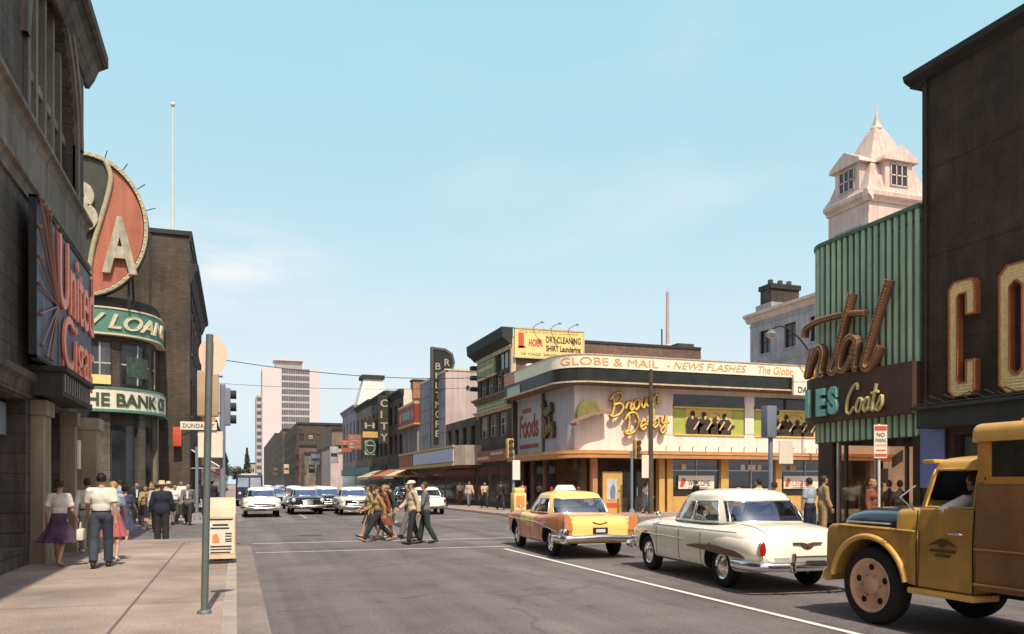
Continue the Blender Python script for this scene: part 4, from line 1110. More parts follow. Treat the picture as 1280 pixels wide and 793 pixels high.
# ---------------------------------------------------------------- setting: ground, roads, pavements
W.update(
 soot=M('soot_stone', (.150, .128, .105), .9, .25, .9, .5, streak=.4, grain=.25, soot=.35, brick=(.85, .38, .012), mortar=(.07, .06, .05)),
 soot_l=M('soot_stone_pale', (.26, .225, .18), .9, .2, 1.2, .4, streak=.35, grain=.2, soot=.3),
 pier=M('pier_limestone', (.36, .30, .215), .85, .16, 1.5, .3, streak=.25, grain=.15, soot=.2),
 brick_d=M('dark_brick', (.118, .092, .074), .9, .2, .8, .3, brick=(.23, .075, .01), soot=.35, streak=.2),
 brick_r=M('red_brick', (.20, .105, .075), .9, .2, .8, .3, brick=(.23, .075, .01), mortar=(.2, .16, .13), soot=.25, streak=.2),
 brick_b=M('brown_brick', (.22, .155, .105), .9, .2, .8, .3, brick=(.23, .075, .01), mortar=(.22, .18, .14), soot=.2),
 grey_p=M('grey_render', (.30, .285, .30), .85, .12, .8, .2, streak=.25, soot=.15),
 pink_p=M('pinkish_render', (.52, .42, .385), .85, .08, .6, .2, streak=.15, soot=.12),
 lav=M('pale_grey_stone', (.40, .385, .40), .85, .12, .8, .25, streak=.22, soot=.15),
 tower=M('cream_stone', (.66, .53, .46), .85, .08, .8, .2, streak=.15, soot=.1),
 trim=M('cream_trim', (.62, .50, .36), .7, .12, 2, streak=.2),
 dtrim=M('dark_cornice', (.045, .045, .043), .8, .2, 1.5, .3, streak=.2),
 brown_w=M('dark_brown_render', (.072, .049, .032), .9, .28, 1.8, .6, streak=.2, grain=.5, soot=.3),
 white_w=M('white_paint_wall', (.72, .66, .56), .75, .08, 1.2, streak=.12),
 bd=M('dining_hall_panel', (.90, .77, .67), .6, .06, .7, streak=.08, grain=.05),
 bd_sh=M('dining_hall_panel_shaded', (.46, .43, .46), .6, .12, .9, .1, streak=.15),  # front panel colour darkened and purpled to paint shade on the side wall
 bd_or=M('orange_canopy', (.55, .26, .12), .5, .12, 1.5, streak=.1),
 bd_black=M('dark_green_fascia', (.022, .026, .022), .45, .35, 1.5),
 ticker=M('ticker_board', (.86, .80, .62), .6, .05, 2),
 ochre=M('ochre_paint', (.62, .37, .12), .6, .12, 2),
 win_d=darkglass('dark_pane', (.025, .027, .03)), win_b=darkglass('bluish_pane', (.06, .07, .085)), win_br=darkglass('brownish_pane', (.05, .036, .026)),
 frame_d=M('dark_frame', (.04, .035, .03), .6), frame_w=M('pale_frame', (.5, .45, .38), .6), alu=M('aluminium', (.45, .43, .40), .35, .1, 4, metal=.7),
 green_rib=M('green_enamel_rib', (.42, .55, .38), .42, .10, 3, streak=.25), green_gap=M('dark_green_groove', (.085, .16, .11), .6),
 salmon=M('salmon_enamel', (.44, .15, .095), .5, .12, 1.6, streak=.15), letter_c=M('cream_letter', (.72, .62, .42), .5, .1, 4), letter_y=M('yellow_letter', (.82, .58, .14), .5, .08, 4),
 letter_r=M('red_letter', (.62, .10, .05), .5, .1, 4), letter_g=M('dark_green_letter', (.06, .09, .05), .6), letter_dk=M('dark_letter', (.04, .035, .03), .6), letter_o=M('orange_letter', (.78, .33, .10), .55),
 green_s=M('green_sign_face', (.10, .25, .185), .5, .1, 2), neon=M('neon_red_tube', (.95, .27, .15), .4, .15, 9), blue_p=M('blue_grey_panel', (.14, .155, .215), .6, .5, 1.3, streak=.3),
 board=M('yellow_billboard', (.86, .66, .26), .6, .06, 2), brown_l=M('brown_bulb_letter', (.22, .10, .05), .6, .25, 14), mint=M('mint_letter', (.22, .50, .44), .5),
 bulb=M('lamp_bulb', (.88, .76, .50), .25, .05, 5), cobrass=M('letter_gold', (.55, .36, .12), .5, .2, 8),
 blue_pan=M('blue_enamel_panel', (.165, .20, .42), .45, .08, 2), signal=M('signal_tan', (.50, .36, .22), .6, .08, 3), signal_g=M('signal_grey_blue', (.20, .23, .29), .6, .1, 3), pole=M('pole_green_grey', (.15, .18, .18), .55, .15, 3, metal=.3), pole_w=M('pole_wood', (.12, .09, .065), .85, .25, 3, streak=.3),
 sign_w=M('sign_cream', (.80, .74, .60), .6, .05, 3), peach=M('sign_back_peach', (.88, .62, .46), .6, .06, 3), awn_g=M('green_canvas', (.10, .24, .19), .85), awn_r=M('striped_canvas_red', (.45, .13, .08), .85), awn_c=M('striped_canvas_cream', (.65, .52, .35), .85),
 roofing=M('roof_gravel', (.13, .12, .11), .95), wire=M('wire', (.03, .03, .03), .6),
)
def struct(name, m, mat): return tag(m.build(name, mat), kind='structure')
Yk0, Yk1, XL, XR = 24.6, 37.0, 0.0, 13.1     # Dundas kerbs, street kerbs
m = MB(); m.quad((-3000, -400, -.03), (3000, -400, -.03), (3000, 6000, -.03), (-3000, 6000, -.03)); struct('ground', m, W['soil'])
m = MB(); m.quad((XL - 3, -60, 0), (XR + 3, -60, 0), (XR + 3, 900, 0), (XL - 3, 900, 0)); struct('road', m, W['asphalt'])
m = MB(); m.quad((-160, Yk0 - 3, .004), (160, Yk0 - 3, .004), (160, Yk1 + 3, .004), (-160, Yk1 + 3, .004)); struct('cross_street', m, W['asphalt'])
def corner(cx, cy, r, a0, n=8): return [(cx + r * cos(a0 + pi / 2 * i / n), cy + r * sin(a0 + pi / 2 * i / n)) for i in range(n + 1)]
def walk_block(name, poly, kerb_from, kerb_to):
    z = .14
    F = Fr((0, 0, 0), (1, 0, 0), (0, 0, 1), (0, 1, 0))
    m = MB(); m.prism(F, poly, .01, z); struct(name, m, W['walk'])
    # kerb stones along the street edge, a hair above the slab
    k = MB(); pts = poly[kerb_from:kerb_to + 1]
    for (xa, ya), (xb, yb) in zip(pts, pts[1:]):
        dx, dy = xb - xa, yb - ya; L = hypot(dx, dy); nx, ny = dy / L, -dx / L
        q = [(xa + nx * .012, ya + ny * .012), (xb + nx * .012, yb + ny * .012), (xb - nx * .15, yb - ny * .15), (xa - nx * .15, ya - ny * .15)]
        k.prism(F, q, .0, z + .006)
    struct('kerb', k, W['kerb'])
    g = MB()
    for (xa, ya), (xb, yb) in zip(pts, pts[1:]):
        dx, dy = xb - xa, yb - ya; L = hypot(dx, dy); nx, ny = dy / L, -dx / L
        g.quad((xa + nx * .0, ya + ny * .0, .012), (xb, yb, .012), (xb + nx * .38, yb + ny * .38, .012), (xa + nx * .38, ya + ny * .38, .012))
    struct('gutter', g, W['gutter'])
sw = [(-150, -60), (XL, -60), (XL, Yk0 - 2)] + corner(XL - 1.6, Yk0 - 1.6, 1.6, 0) + [(-150, Yk0)]
walk_block('pavement', sw, 1, len(sw) - 1)
se = [(XR, -60), (150, -60), (150, Yk0)] + [(XR + 2, Yk0)] + corner(XR + 2, Yk0 - 2, 2, pi / 2)[1:] + [(XR, -60)]
walk_block('pavement', se[:-1], 2, len(se) - 2); 
k = MB()
nw = [(-150, Yk1)] + corner(XL - 1.6, Yk1 + 1.6, 1.6, -pi / 2) + [(XL, 900), (-150, 900)]
walk_block('pavement', nw, 0, len(nw) - 2)
ne = [(150, 900), (XR, 900)] + corner(XR + 2, Yk1 + 2, 2, pi) + [(150, Yk1)]
walk_block('pavement', ne, 1, len(ne) - 1)
# kerb of the near right pavement along the street
m = MB(); m.box(XR - .012, XR + .15, -60, Yk0 - 2, 0, .146); struct('kerb', m, W['kerb'])
m = MB(); m.quad((XR - .38, -60, .012), (XR, -60, .012), (XR, Yk0 - 2, .012), (XR - .38, Yk0 - 2, .012)); struct('gutter', m, W['gutter'])
# joints of the pavement slabs
lin_ = lambda a, b, n: [a + (b - a) * i / (n - 1) for i in range(n)]
m = MB()
def strip(x0, y0, x1, y1, w, z=.1445):
    dx, dy = x1 - x0, y1 - y0; L = hypot(dx, dy); nx, ny = -dy / L * w / 2, dx / L * w / 2
    m.quad((x0 + nx, y0 + ny, z), (x1 + nx, y1 + ny, z), (x1 - nx, y1 - ny, z), (x0 - nx, y0 - ny, z))
strip(-1.22, -5, -1.30, 23.4, .035); 
for y in (8.2, 11.5, 14.8, 18.1, 21.4): strip(-3.7, y, -.16, y, .012, .1455)
for y in lin_(-2, 22, 17): strip(-.16, y, .0, y, .014, .1475)
struct('pavement_joints', m, W['joint'])
# painted lines
def paint(name, x0, y0, x1, y1, w, mat='paint', z=.009):
    m = MB(); dx, dy = x1 - x0, y1 - y0; L = hypot(dx, dy); nx, ny = -dy / L * w / 2, dx / L * w / 2; n = max(2, int(L / .5))
    for i in range(n):
        u, v = i / n, (i + 1) / n; j = lambda: w * random.uniform(-.06, .06)
        m.quad((x0 + dx * u + nx, y0 + dy * u + ny, z), (x0 + dx * v + nx, y0 + dy * v + ny, z), (x0 + dx * v - nx, y0 + dy * v - ny, z), (x0 + dx * u - nx, y0 + dy * u - ny, z))
    return struct(name, m, W[mat])
paint('centre_line', 6.62, -20, 6.62, 20.0, .11)
paint('crosswalk_line', .45, 20.75, 12.6, 20.75, .10, 'paint')
paint('crosswalk_line', .45, 24.0, 12.6, 24.0, .11, 'paint')
paint('crosswalk_line', .45, 37.2, 12.6, 37.2, .12, 'paint_worn')
paint('crosswalk_line', .45, 40.6, 12.6, 40.6, .14, 'paint_worn')
paint('lane_line', 3.3, 41, 3.3, 120, .10, 'paint_worn'); paint('centre_line', 6.6, 41, 6.6, 200, .11, 'paint')

for y in (29.6, 31.1, 33.3, 34.8):
    m = MB(); m.quad((-150, y - .11, .010), (150, y - .11, .010), (150, y + .11, .010), (-150, y + .11, .010)); struct('tram_track_bed', m, W['track'])
    m = MB(); m.quad((-150, y - .035, .014), (150, y - .035, .014), (150, y + .035, .014), (-150, y + .035, .014)); struct('tram_rail', m, W['steel'])
m = MB()    # tar patches and a manhole
for cx, cy, rx, ry in ((2.3, 27.2, .4, .4),):
    m.add([(cx + rx * cos(2 * pi * i / 20), cy + ry * sin(2 * pi * i / 20), .012) for i in range(20)], [tuple(range(20))])
struct('manhole_cover', m, M('cast_iron', (.085, .075, .07), .7, .2, 12, .5))

# ---------------------------------------------------------------- building helpers
def wall(parent, F, a0, a1, b0, b1, ops, mat, depth=.2, name='wall'):
    """flat wall with real openings (a0, a1, b0, b1) and their reveals"""
    m = MB()
    A = sorted({a0, a1} | {q for o in ops for q in o[:2] if a0 < q < a1}); Bz = sorted({b0, b1} | {q for o in ops for q in o[2:4] if b0 < q < b1})
    for i in range(len(A) - 1):
        for j in range(len(Bz) - 1):
            ca, cb = (A[i] + A[i + 1]) / 2, (Bz[j] + Bz[j + 1]) / 2
            if any(o[0] < ca < o[1] and o[2] < cb < o[3] for o in ops): continue
            m.quad(F.p(A[i], Bz[j]), F.p(A[i + 1], Bz[j]), F.p(A[i + 1], Bz[j + 1]), F.p(A[i], Bz[j + 1]))
    for o in ops:
        p = [(o[0], o[2]), (o[1], o[2]), (o[1], o[3]), (o[0], o[3])]
        for (xa, ya), (xb, yb) in zip(p, p[1:] + p[:1]): m.quad(F.p(xa, ya), F.p(xb, yb), F.p(xb, yb, -depth), F.p(xa, ya, -depth))
    return m.build(name, mat, parent)

def window(parent, F, o, depth=.2, fm='frame_d', pm='win_d', nx=1, ny=2, fw=.06, sill=None, name='window'):
    a0, a1, b0, b1 = o
    m = MB(); c0, c1 = -depth - .02, -depth + .06
    m.fbox(F, a0, a0 + fw, b0, b1, c0, c1); m.fbox(F, a1 - fw, a1, b0, b1, c0, c1); m.fbox(F, a0 + fw, a1 - fw, b0, b0 + fw, c0, c1); m.fbox(F, a0 + fw, a1 - fw, b1 - fw, b1, c0, c1)
    for i in range(1, nx):
        a = lerp(a0, a1, i / nx); m.fbox(F, a - fw * .4, a + fw * .4, b0 + fw, b1 - fw, c0, c1 - .015)
    for j in range(1, ny):
        b = lerp(b0, b1, j / ny); m.fbox(F, a0 + fw, a1 - fw, b - fw * .45, b + fw * .45, c0, c1 - .01)
    w = m.build(name, W[fm], parent)
    g = MB(); g.quad(F.p(a0 + .01, b0 + .01, -depth + .005), F.p(a1 - .01, b0 + .01, -depth + .005), F.p(a1 - .01, b1 - .01, -depth + .005), F.p(a0 + .01, b1 - .01, -depth + .005))
    g.build('pane', W[pm] if pm in W else G[pm], w)
    if pm.startswith('win') and RB.random() < .45:
        bz = lerp(b1, b0, RB.uniform(.2, .75)); g = MB(); g.quad(F.p(a0 + fw, bz, -depth + .012), F.p(a1 - fw, bz, -depth + .012), F.p(a1 - fw, b1 - fw, -depth + .012), F.p(a0 + fw, b1 - fw, -depth + .012))
        g.build('blind', W[RB.choice(('blind_a', 'blind_b'))], w)
    if sill:
        s = MB(); s.fbox(F, a0 - .08, a1 + .08, b0 - .13, b0 - .002, -.1, .09); s.build('sill', W[sill], w)
    return w

RB = random.Random(21)
W.update(blind_a=M('blind_cream', (.34, .30, .22), .9, .15, 3), blind_b=M('blind_green', (.12, .14, .10), .9, .15, 3))
def cols(a0, a1, n, w):
    g = (a1 - a0) / n
    return [(a0 + g * (i + .5) - w / 2, a0 + g * (i + .5) + w / 2) for i in range(n)]

def slab(parent, name, x0, x1, y0, y1, z0, z1, mat):
    m = MB(); m.box(x0, x1, y0, y1, z0, z1); return m.build(name, mat, parent)

def shell(parent, x0, x1, y0, y1, h, mat, faces='nwse', z0=0):
    """the plain walls and the roof sheet of a block"""
    m = MB()
    if 'n' in faces: m.quad((x0, y1, z0), (x1, y1, z0), (x1, y1, h), (x0, y1, h))
    if 's' in faces: m.quad((x0, y0, z0), (x1, y0, z0), (x1, y0, h), (x0, y0, h))
    if 'w' in faces: m.quad((x0, y0, z0), (x0, y1, z0), (x0, y1, h), (x0, y0, h))
    if 'e' in faces: m.quad((x1, y0, z0), (x1, y1, z0), (x1, y1, h), (x1, y0, h))
    if m.f: m.build('side_wall', mat, parent)
    r = MB(); r.quad((x0, y0, h - .3), (x1, y0, h - .3), (x1, y1, h - .3), (x0, y1, h - .3)); r.build('roof', W['roofing'], parent)

def cornice(parent, F, a0, a1, prof, mat, name='cornice', ends=True):
    """profile (out, height) run along a wall"""
    m = MB(); n = len(prof)
    V = [F.p(a, b, c) for a in (a0, a1) for c, b in prof]
    m.add(V, [(i, (i + 1) % n, n + (i + 1) % n, n + i) for i in range(n)] + [tuple(range(n)), tuple(range(n, 2 * n))])
    return m.build(name, mat, parent)
def cprof(b, h, out): return [(-.05, b), (.05, b), (out * .35, b + h * .25), (out * .55, b + h * .55), (out, b + h * .7), (out, b + h), (-.05, b + h)]

# ================================================================ near left: sooty stone block on the corner
def near_left():
    t = thing('corner_stone_building', 'sooty dark stone block with a tall arched window on the near left corner', 'building', (-9, 12, 0))
    F = east(-3.8)
    arch = (17.7, 22.6, 8.65, 12.6)
    shops = [(5.2, 8.8, .5, 3.3), (9.4, 13.2, .5, 3.3), (13.8, 17.6, .5, 3.3), (18.95, 20.75, .14, 3.3), (21.15, 22.35, .14, 3.3)]
    ups = [(6.5, 8.3, 8.65, 11.9), (9.7, 11.5, 8.65, 11.9), (12.9, 14.7, 8.65, 11.9)]
    up2 = [(a, a + 1.3, 14.6, 16.6) for a in (6.6, 9.8, 13, 16.2, 18.4, 20.8)]
    wall(t, F, 0, 23.8, 0, 18, [arch] + shops + ups + up2, W['soot'], .55)
    shell(t, -16, -3.8, 0, 23.8, 18, W['soot'], 'nsw')
    # arch spandrels
    m = MB(); cx, cz, r = 20.15, 10.15, 2.45
    for s in (-1, 1):
        P = [(cx + s * r * cos(a), cz + r * sin(a)) for a in lin(0, pi / 2, 14)]
        m.prism(F, P + [(cx + s * r, cz + r + .001)], -.55, -.02)
    m.build('arch_spandrel', W['soot'], t)
    m = MB()
    for r0, r1, c in ((2.45, 2.72, .07), (2.72, 2.95, .12)):
        o = [(cx + r1 * cos(a), cz + r1 * sin(a)) for a in lin(0, pi, 28)]; i = [(cx + r0 * cos(a), cz + r0 * sin(a)) for a in lin(pi, 0, 28)]
        V = [F.p(a, b, c) for a, b in o] + [F.p(a, b, c) for a, b in reversed(i)] + [F.p(a, b, -.05) for a, b in o] + [F.p(a, b, -.05) for a, b in reversed(i)]
        n = 28
        m.add(V, [(k, k + 1, n + k + 1, n + k) for k in range(n - 1)] + [(k, k + 1, 2 * n + k + 1, 2 * n + k) for k in range(n - 1)] + [(n + k, n + k + 1, 3 * n + k + 1, 3 * n + k) for k in range(n - 1)])
    m.fbox(F, 17.43, 17.70, 8.65, 10.15, -.05, .07); m.fbox(F, 22.60, 22.87, 8.65, 10.15, -.05, .07)
    m.build('arch_moulding', W['soot_l'], t)
    w = MB()
    for k in range(1, 6):
        a = 17.7 + 4.9 * k / 6; top = cz + sqrt(max(0, r * r - (a - cx) ** 2)); w.fbox(F, a - .10, a + .10, 8.65, top, -.5, -.16)
    w.fbox(F, 17.72, 22.58, 10.05, 10.25, -.48, -.2); w.fbox(F, 17.7, 22.6, 8.65, 8.8, -.5, -.1)
    wo = w.build('arched_window', W['soot_l'], t)
    g = MB(); g.quad(F.p(17.7, 8.65, -.42), F.p(22.6, 8.65, -.42), F.p(22.6, 12.6, -.42), F.p(17.7, 12.6, -.42)); g.build('pane', W['win_d'], wo)
    for o in ups + up2: window(t, F, o, .5, nx=2, ny=2)
    # bands, cornices
    for b, h, out, mt in ((7.15, .32, .16, 'soot_l'), (8.35, .28, .2, 'soot_l'), (12.35, .9, .52, 'soot'), (13.9, .3, .2, 'soot_l'), (3.35, .45, .18, 'soot')):
        m = MB(); V = []
        cornice(t, F, 0, 23.8 + out, cprof(b, h, out), W[mt])
        cornice(t, Fr((-3.8, 23.8, 0), (-1, 0, 0), (0, 1, 0)), -out * 0, 8, cprof(b, h, out), W[mt])
    m = MB(); m.fbox(F, 14.9, 23.85, 7.5, 8.34, 0, .05); m.build('spandrel_band', W['soot_l'], t)
    # pilasters of the ground floor, lit stone
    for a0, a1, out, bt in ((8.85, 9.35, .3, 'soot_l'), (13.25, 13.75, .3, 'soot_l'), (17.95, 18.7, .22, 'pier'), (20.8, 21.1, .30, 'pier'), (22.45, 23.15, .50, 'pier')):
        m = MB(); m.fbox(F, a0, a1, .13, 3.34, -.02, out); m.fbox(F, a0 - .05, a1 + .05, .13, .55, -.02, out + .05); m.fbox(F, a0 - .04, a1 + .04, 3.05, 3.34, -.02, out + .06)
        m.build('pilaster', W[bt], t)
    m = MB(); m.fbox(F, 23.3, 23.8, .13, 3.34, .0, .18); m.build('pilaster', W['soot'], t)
    # shop windows with stall risers
    for o in shops:
        w = window(t, F, o, .5, 'frame_d', 'shop', nx=2 if o[1] - o[0] > 2 else 1, ny=1, fw=.09, name='shop_window')
        m = MB(); a0, a1, b0, b1 = o
        m.quad(F.p(a0, b0, -1.7), F.p(a1, b0, -1.7), F.p(a1, b1, -1.7), F.p(a0, b1, -1.7))
        m.quad(F.p(a0, b0, -.6), F.p(a1, b0, -.6), F.p(a1, b0, -1.7), F.p(a0, b0, -1.7)); m.quad(F.p(a0, b1, -.6), F.p(a1, b1, -.6), F.p(a1, b1, -1.7), F.p(a0, b1, -1.7))
        m.build('shop_interior', M('shop_interior', (.07, .06, .05), .9, .5, 1.2), t)
    m = MB()
    for a0, a1 in ((9.5, 13.1), (13.9, 17.5)): m.fbox(F, a0, a1, 2.62, 3.22, -.42, -.30)
    m.build('window_sign', M('pale_blue_board', (.25, .29, .34), .5, .2, 2), t)
    # grey canopy under the sign
    m = MB(); m.fbox(F, 17.65, 20.7, 3.42, 3.90, 0, .62); m.fbox(F, 17.6, 20.8, 3.88, 3.98, 0, .70)
    m.build('canopy', W['dtrim'], t)
    m = MB(); 
    for a in lin(17.8, 20.6, 12): m.tube([F.p(a, 3.5, .635), F.p(a, 3.84, .635)], .012, 5)
    m.build('canopy_ribs', W['alu'], t)
    m = MB(); m.fbox(F, 21.05, 21.32, 2.05, 2.72, .30, .34); tag(m.build('wall_sign', W['sign_w']), 'small white upright notice on the stone pilaster at left', 'sign')
    # the neon sign
    s = thing('neon_sign', 'red neon letter sign with starburst on a blue panel above the left canopy', 'neon sign', (-3.4, 19.6, 4.1))
    m = MB(); m.fbox(F, 16.9, 22.9, 4.05, 7.0, .24, .30); m.build('panel', W['blue_p'], s)
    m = MB(); m.fbox(F, 16.88, 22.92, 4.02, 4.08, .2, .33); m.fbox(F, 16.88, 22.92, 6.97, 7.02, .2, .33); m.fbox(F, 16.88, 16.92, 4.02, 7.02, .2, .33); m.fbox(F, 18, 18.1, 4.1, 6.9, 0, .24); m.fbox(F, 21.5, 21.6, 4.1, 6.9, 0, .24); m.build('panel_frame', W['dtrim'], s)
    m = MB(); m.fbox(F, 18.9, 22.88, 4.1, 6.9, .301, .318); m.build('letter_backing', M('neon_backing', (.14, .13, .16), .6, .4, 4), s)
    text('United', F, 18.7, 5.40, 1.50, W['neon'], s, depth=.05, c=.34, width=4.15, bold=0)
    text('Cigar', F, 19.1, 4.18, 1.16, W['neon'], s, depth=.05, c=.34, width=3.8, bold=0)
    m = MB()
    for a in lin(19.3, 22.9, 22): m.tube([F.p(a, 4.0, .33), F.p(a, 4.42, .33)], .02, 5)
    m.build('neon_fringe', W['neon'], s)
    m = MB(); c0 = (18.75, 5.35)
    for k, (da, db) in enumerate(((-1.75, 1.65), (-1.5, 1.6), (-1.2, 1.62), (-.9, 1.6), (-1.8, 1.1), (-1.8, .55), (-1.8, .05), (-1.75, -.5), (-1.6, -1.05), (-1.2, -1.2), (-.8, -1.2), (-.3, 1.55))):
        m.tube([F.p(c0[0], c0[1], .34), F.p(c0[0] + da, c0[1] + db, .36)], .022, 6); m.ball(F.p(c0[0] + da, c0[1] + db, .37), .05, 8)
    m.build('starburst', M('neon_tube_pale', (.30, .145, .11), .4), s, smooth=60)
near_left()

# ================================================================ far left corner: bank with a curved front, tall dark block behind it
def ribbon_pts(cx, cy, r, x_start, y_end, n=14):
    P = [(x_start, cy - r)] + [(cx + r * cos(a), cy + r * sin(a)) for a in lin(-pi / 2, 0, n)] + [(cx + r, y_end)]
    return P
class Rib:
    """plan curve; a runs along it from the south face round to the east face"""
    def __init__(s, P):
        s.P = [Vector((x, y, 0)) for x, y in P]; s.L = [0]
        for a, b in zip(s.P, s.P[1:]): s.L.append(s.L[-1] + (b - a).length)
    def p(s, a, b, c=0):
        a = max(0, min(s.L[-1] - 1e-4, a))
        for i in range(len(s.P) - 1):
            if a <= s.L[i + 1]: break
        def nrm(k):
            q = s.P[min(k + 1, len(s.P) - 1)] - s.P[max(k - 1, 0)] if 0 < k < len(s.P) - 1 else (s.P[k + 1] - s.P[k] if k == 0 else s.P[k] - s.P[k - 1])
            return Vector((q.y, -q.x, 0)).normalized()
        t = (a - s.L[i]) / (s.L[i + 1] - s.L[i]); n = nrm(i).lerp(nrm(i + 1), t).normalized()
        q = s.P[i].lerp(s.P[i + 1], t)
        return Vector((q.x + n.x * c, q.y + n.y * c, b))
    def at_x(s, x):
        for i in range(len(s.P) - 1):
            if s.P[i].x <= x <= s.P[i + 1].x: return lerp(s.L[i], s.L[i + 1], (x - s.P[i].x) / (s.P[i + 1].x - s.P[i].x))
    def band(s, m, a0, a1, b0, b1, c0, c1, mi=None):
        A = sorted({a0, a1} | {l for l in s.L if a0 < l < a1}); n = len(A)
        V = [s.p(a, b, c) for a in A for b, c in ((b0, c0), (b0, c1), (b1, c1), (b1, c0))]
        m.add(V, [(i * 4 + k, i * 4 + (k + 1) % 4, (i + 1) * 4 + (k + 1) % 4, (i + 1) * 4 + k) for i in range(n - 1) for k in range(4)] + [(0, 1, 2, 3), tuple((n - 1) * 4 + k for k in range(4))], mi)
def bank():
    t = thing('bank_building', 'dark two storey bank with a curved corner and lettered sign bands', 'bank', (-8, 42, 0))
    Rb = Rib(ribbon_pts(-6.0, 41.8, 2.3, -18, 43.4)); L = Rb.L[-1]; a6 = Rb.at_x(-6.6)
    m = MB(); Rb.band(m, 0, L, 0, 9.9, -.4, 0); m.build('wall', W['brick_d'], t)
    m = MB(); m.prism(Fr((0, 0, 0), (1, 0, 0), (0, 0, 1), (0, 1, 0)), [(p.x, p.y) for p in Rb.P] + [(-18, 43.4)], 9.3, 9.35); m.build('roof', W['roofing'], t)
    m = MB(); Rb.band(m, 0, L, 9.45, 9.95, -.1, .16); m.build('coping', W['dtrim'], t)
    m = MB(); Rb.band(m, a6 - 1.6, L, 8.32, 9.42, .02, .34); m.build('upper_sign_band', W['green_s'], t)
    m = MB(); Rb.band(m, a6 - 1.6, L, 9.40, 9.47, .02, .38); Rb.band(m, a6 - 1.6, L, 8.26, 8.33, .02, .38); m.build('sign_edge', W['letter_c'], t)
    m = MB(); Rb.band(m, a6 - 1.6, L, 4.98, 5.88, .02, .42); m.build('lower_sign_band', W['sign_w'], t)
    m = MB(); Rb.band(m, a6 - 1.6, L, 4.86, 4.98, .02, .50); Rb.band(m, a6 - 1.6, L, 5.88, 5.95, .02, .46); m.build('sign_edge', W['green_s'], t)
    class RF:
        def p(s, a, b, c=0): return Rb.p(a, b, c)
    text('THE BANK OF', RF(), a6 + .05, 5.14, .54, W['letter_g'], t, depth=.05, c=.42, width=4.2, bold=.02)
    text('W LOANS', RF(), a6 + .05, 8.55, .62, W['letter_c'], t, depth=.07, c=.35, width=4.4, bold=.02, shear=.3)
    # upper windows
    for a0, w_, pm in ((a6 - 1.2, 1.3, 'win_d'), (a6 + .45, .95, 'win_b'), (a6 + 1.75, 1.6, 'win_d'), (a6 + 3.75, .75, 'win_d')):
        g = MB(); Rb.band(g, a0, a0 + w_, 6.1, 8.0, -.05, .03); wo = g.build('window', W['frame_d'], t)
        g = MB(); Rb.band(g, a0 + .08, a0 + w_ - .08, 6.18, 7.92, .0, .045); g.build('pane', W[pm], wo)
        g = MB(); Rb.band(g, a0 + w_ / 2 - .03, a0 + w_ / 2 + .03, 6.15, 7.95, 0, .07); Rb.band(g, a0 + .05, a0 + w_ - .05, 7.0, 7.06, 0, .06); g.build('glazing_bar', W['frame_w'], wo)
    g = MB(); Rb.band(g, a6 + .5, a6 + 1.35, 6.1, 6.5, .04, .08); g.build('window_card', W['board'], t)
    g = MB(); Rb.band(g, a6 + 2.0, a6 + 3.2, 6.5, 7.4, .05, .075); g.build('window_lettering_panel', M('dull_green_glass', (.06, .09, .06), .4, .5, 6), t)
    # ground floor piers and doorway
    for a0, w_, mt in ((a6 - 1.2, .5, 'soot_l'), (a6 + .9, .4, 'soot'), (a6 + 2.5, .35, 'soot'), (a6 + 3.9, .40, 'soot_l')):
        m = MB(); Rb.band(m, a0, a0 + w_, .13, 4.86, .0, .22); m.build('pier', W[mt], t)
    for a0, w_ in ((a6 - .6, 1.4), (a6 + 1.4, 1.0), (a6 + 3.0, .8)):
        g = MB(); Rb.band(g, a0, a0 + w_, .6, 4.3, -.02, .03); g.build('ground_window', W['win_d'], t)
    # oval sign standing on the roof edge
    s = thing('oval_roof_sign', 'big oval illuminated roof sign with letters B and A over the bank', 'sign', (-6.2, 39.2, 9.9))
    F = south(39.15, -6.3); cz, rx, rz = 12.95, 2.62, 3.12
    E = lambda k, n=56, d=0: [((rx - d) * cos(2 * pi * i / n), cz + (rz - d) * sin(2 * pi * i / n)) for i in range(n)]
    m = MB(); m.prism(F, E(0), -.5, -.02); m.build('casing', W['dtrim'], s)
    m = MB(); m.ring_prism(F, E(0), E(0, d=.15), -.03, .16); m.build('rim', M('rim_dull_gold', (.42, .37, .23), .5, .2, 4), s)
    curve = catmull([(.9, cz + 2.85, 0), (1.12, cz + 2.2, 0), (1.02, cz + 1.4, 0), (.72, cz + .2, 0), (.42, cz - 1.0, 0), (.28, cz - 2.2, 0), (.40, cz - 2.95, 0)], 6)
    right = [((rx - .2) * cos(a), cz + (rz - .2) * sin(a)) for a in lin(-pi / 2 + .16, pi / 2 - .36, 30)]
    m = MB(); m.prism(F, right + [(p[0], p[1]) for p in curve[1:-1]], -.01, .03); m.build('right_field', W['salmon'], s)
    left = [((rx - .2) * cos(a), cz + (rz - .2) * sin(a)) for a in lin(pi / 2 - .36, 3 * pi / 2 + .16, 30)]
    m = MB(); m.prism(F, [(p[0], p[1]) for p in reversed(curve[1:-1])] + left, -.012, .02); m.build('left_field', M('sign_dark_field', (.05, .055, .045), .5, .2, 2), s)
    m = MB(); m.tube([F.p(p[0], p[1], .10) for p in curve], .11, 8); m.build('dividing_band', M('rim_dull_gold', (.42, .37, .23), .5), s, smooth=60)
    text('A', F, .80, 11.0, 2.3, M('letter_dull_cream', (.46, .42, .31), .6, .25, 3, streak=.3), s, depth=.22, c=.04, width=1.40, bold=.035)  # duller, streaked cream for both letters
    text('B', F, -.62, 12.7, 2.0, M('letter_dull_cream', (.46, .42, .31), .6, .25, 3, streak=.3), s, depth=.22, c=.03, width=1.25, bold=.03)
    m = MB()
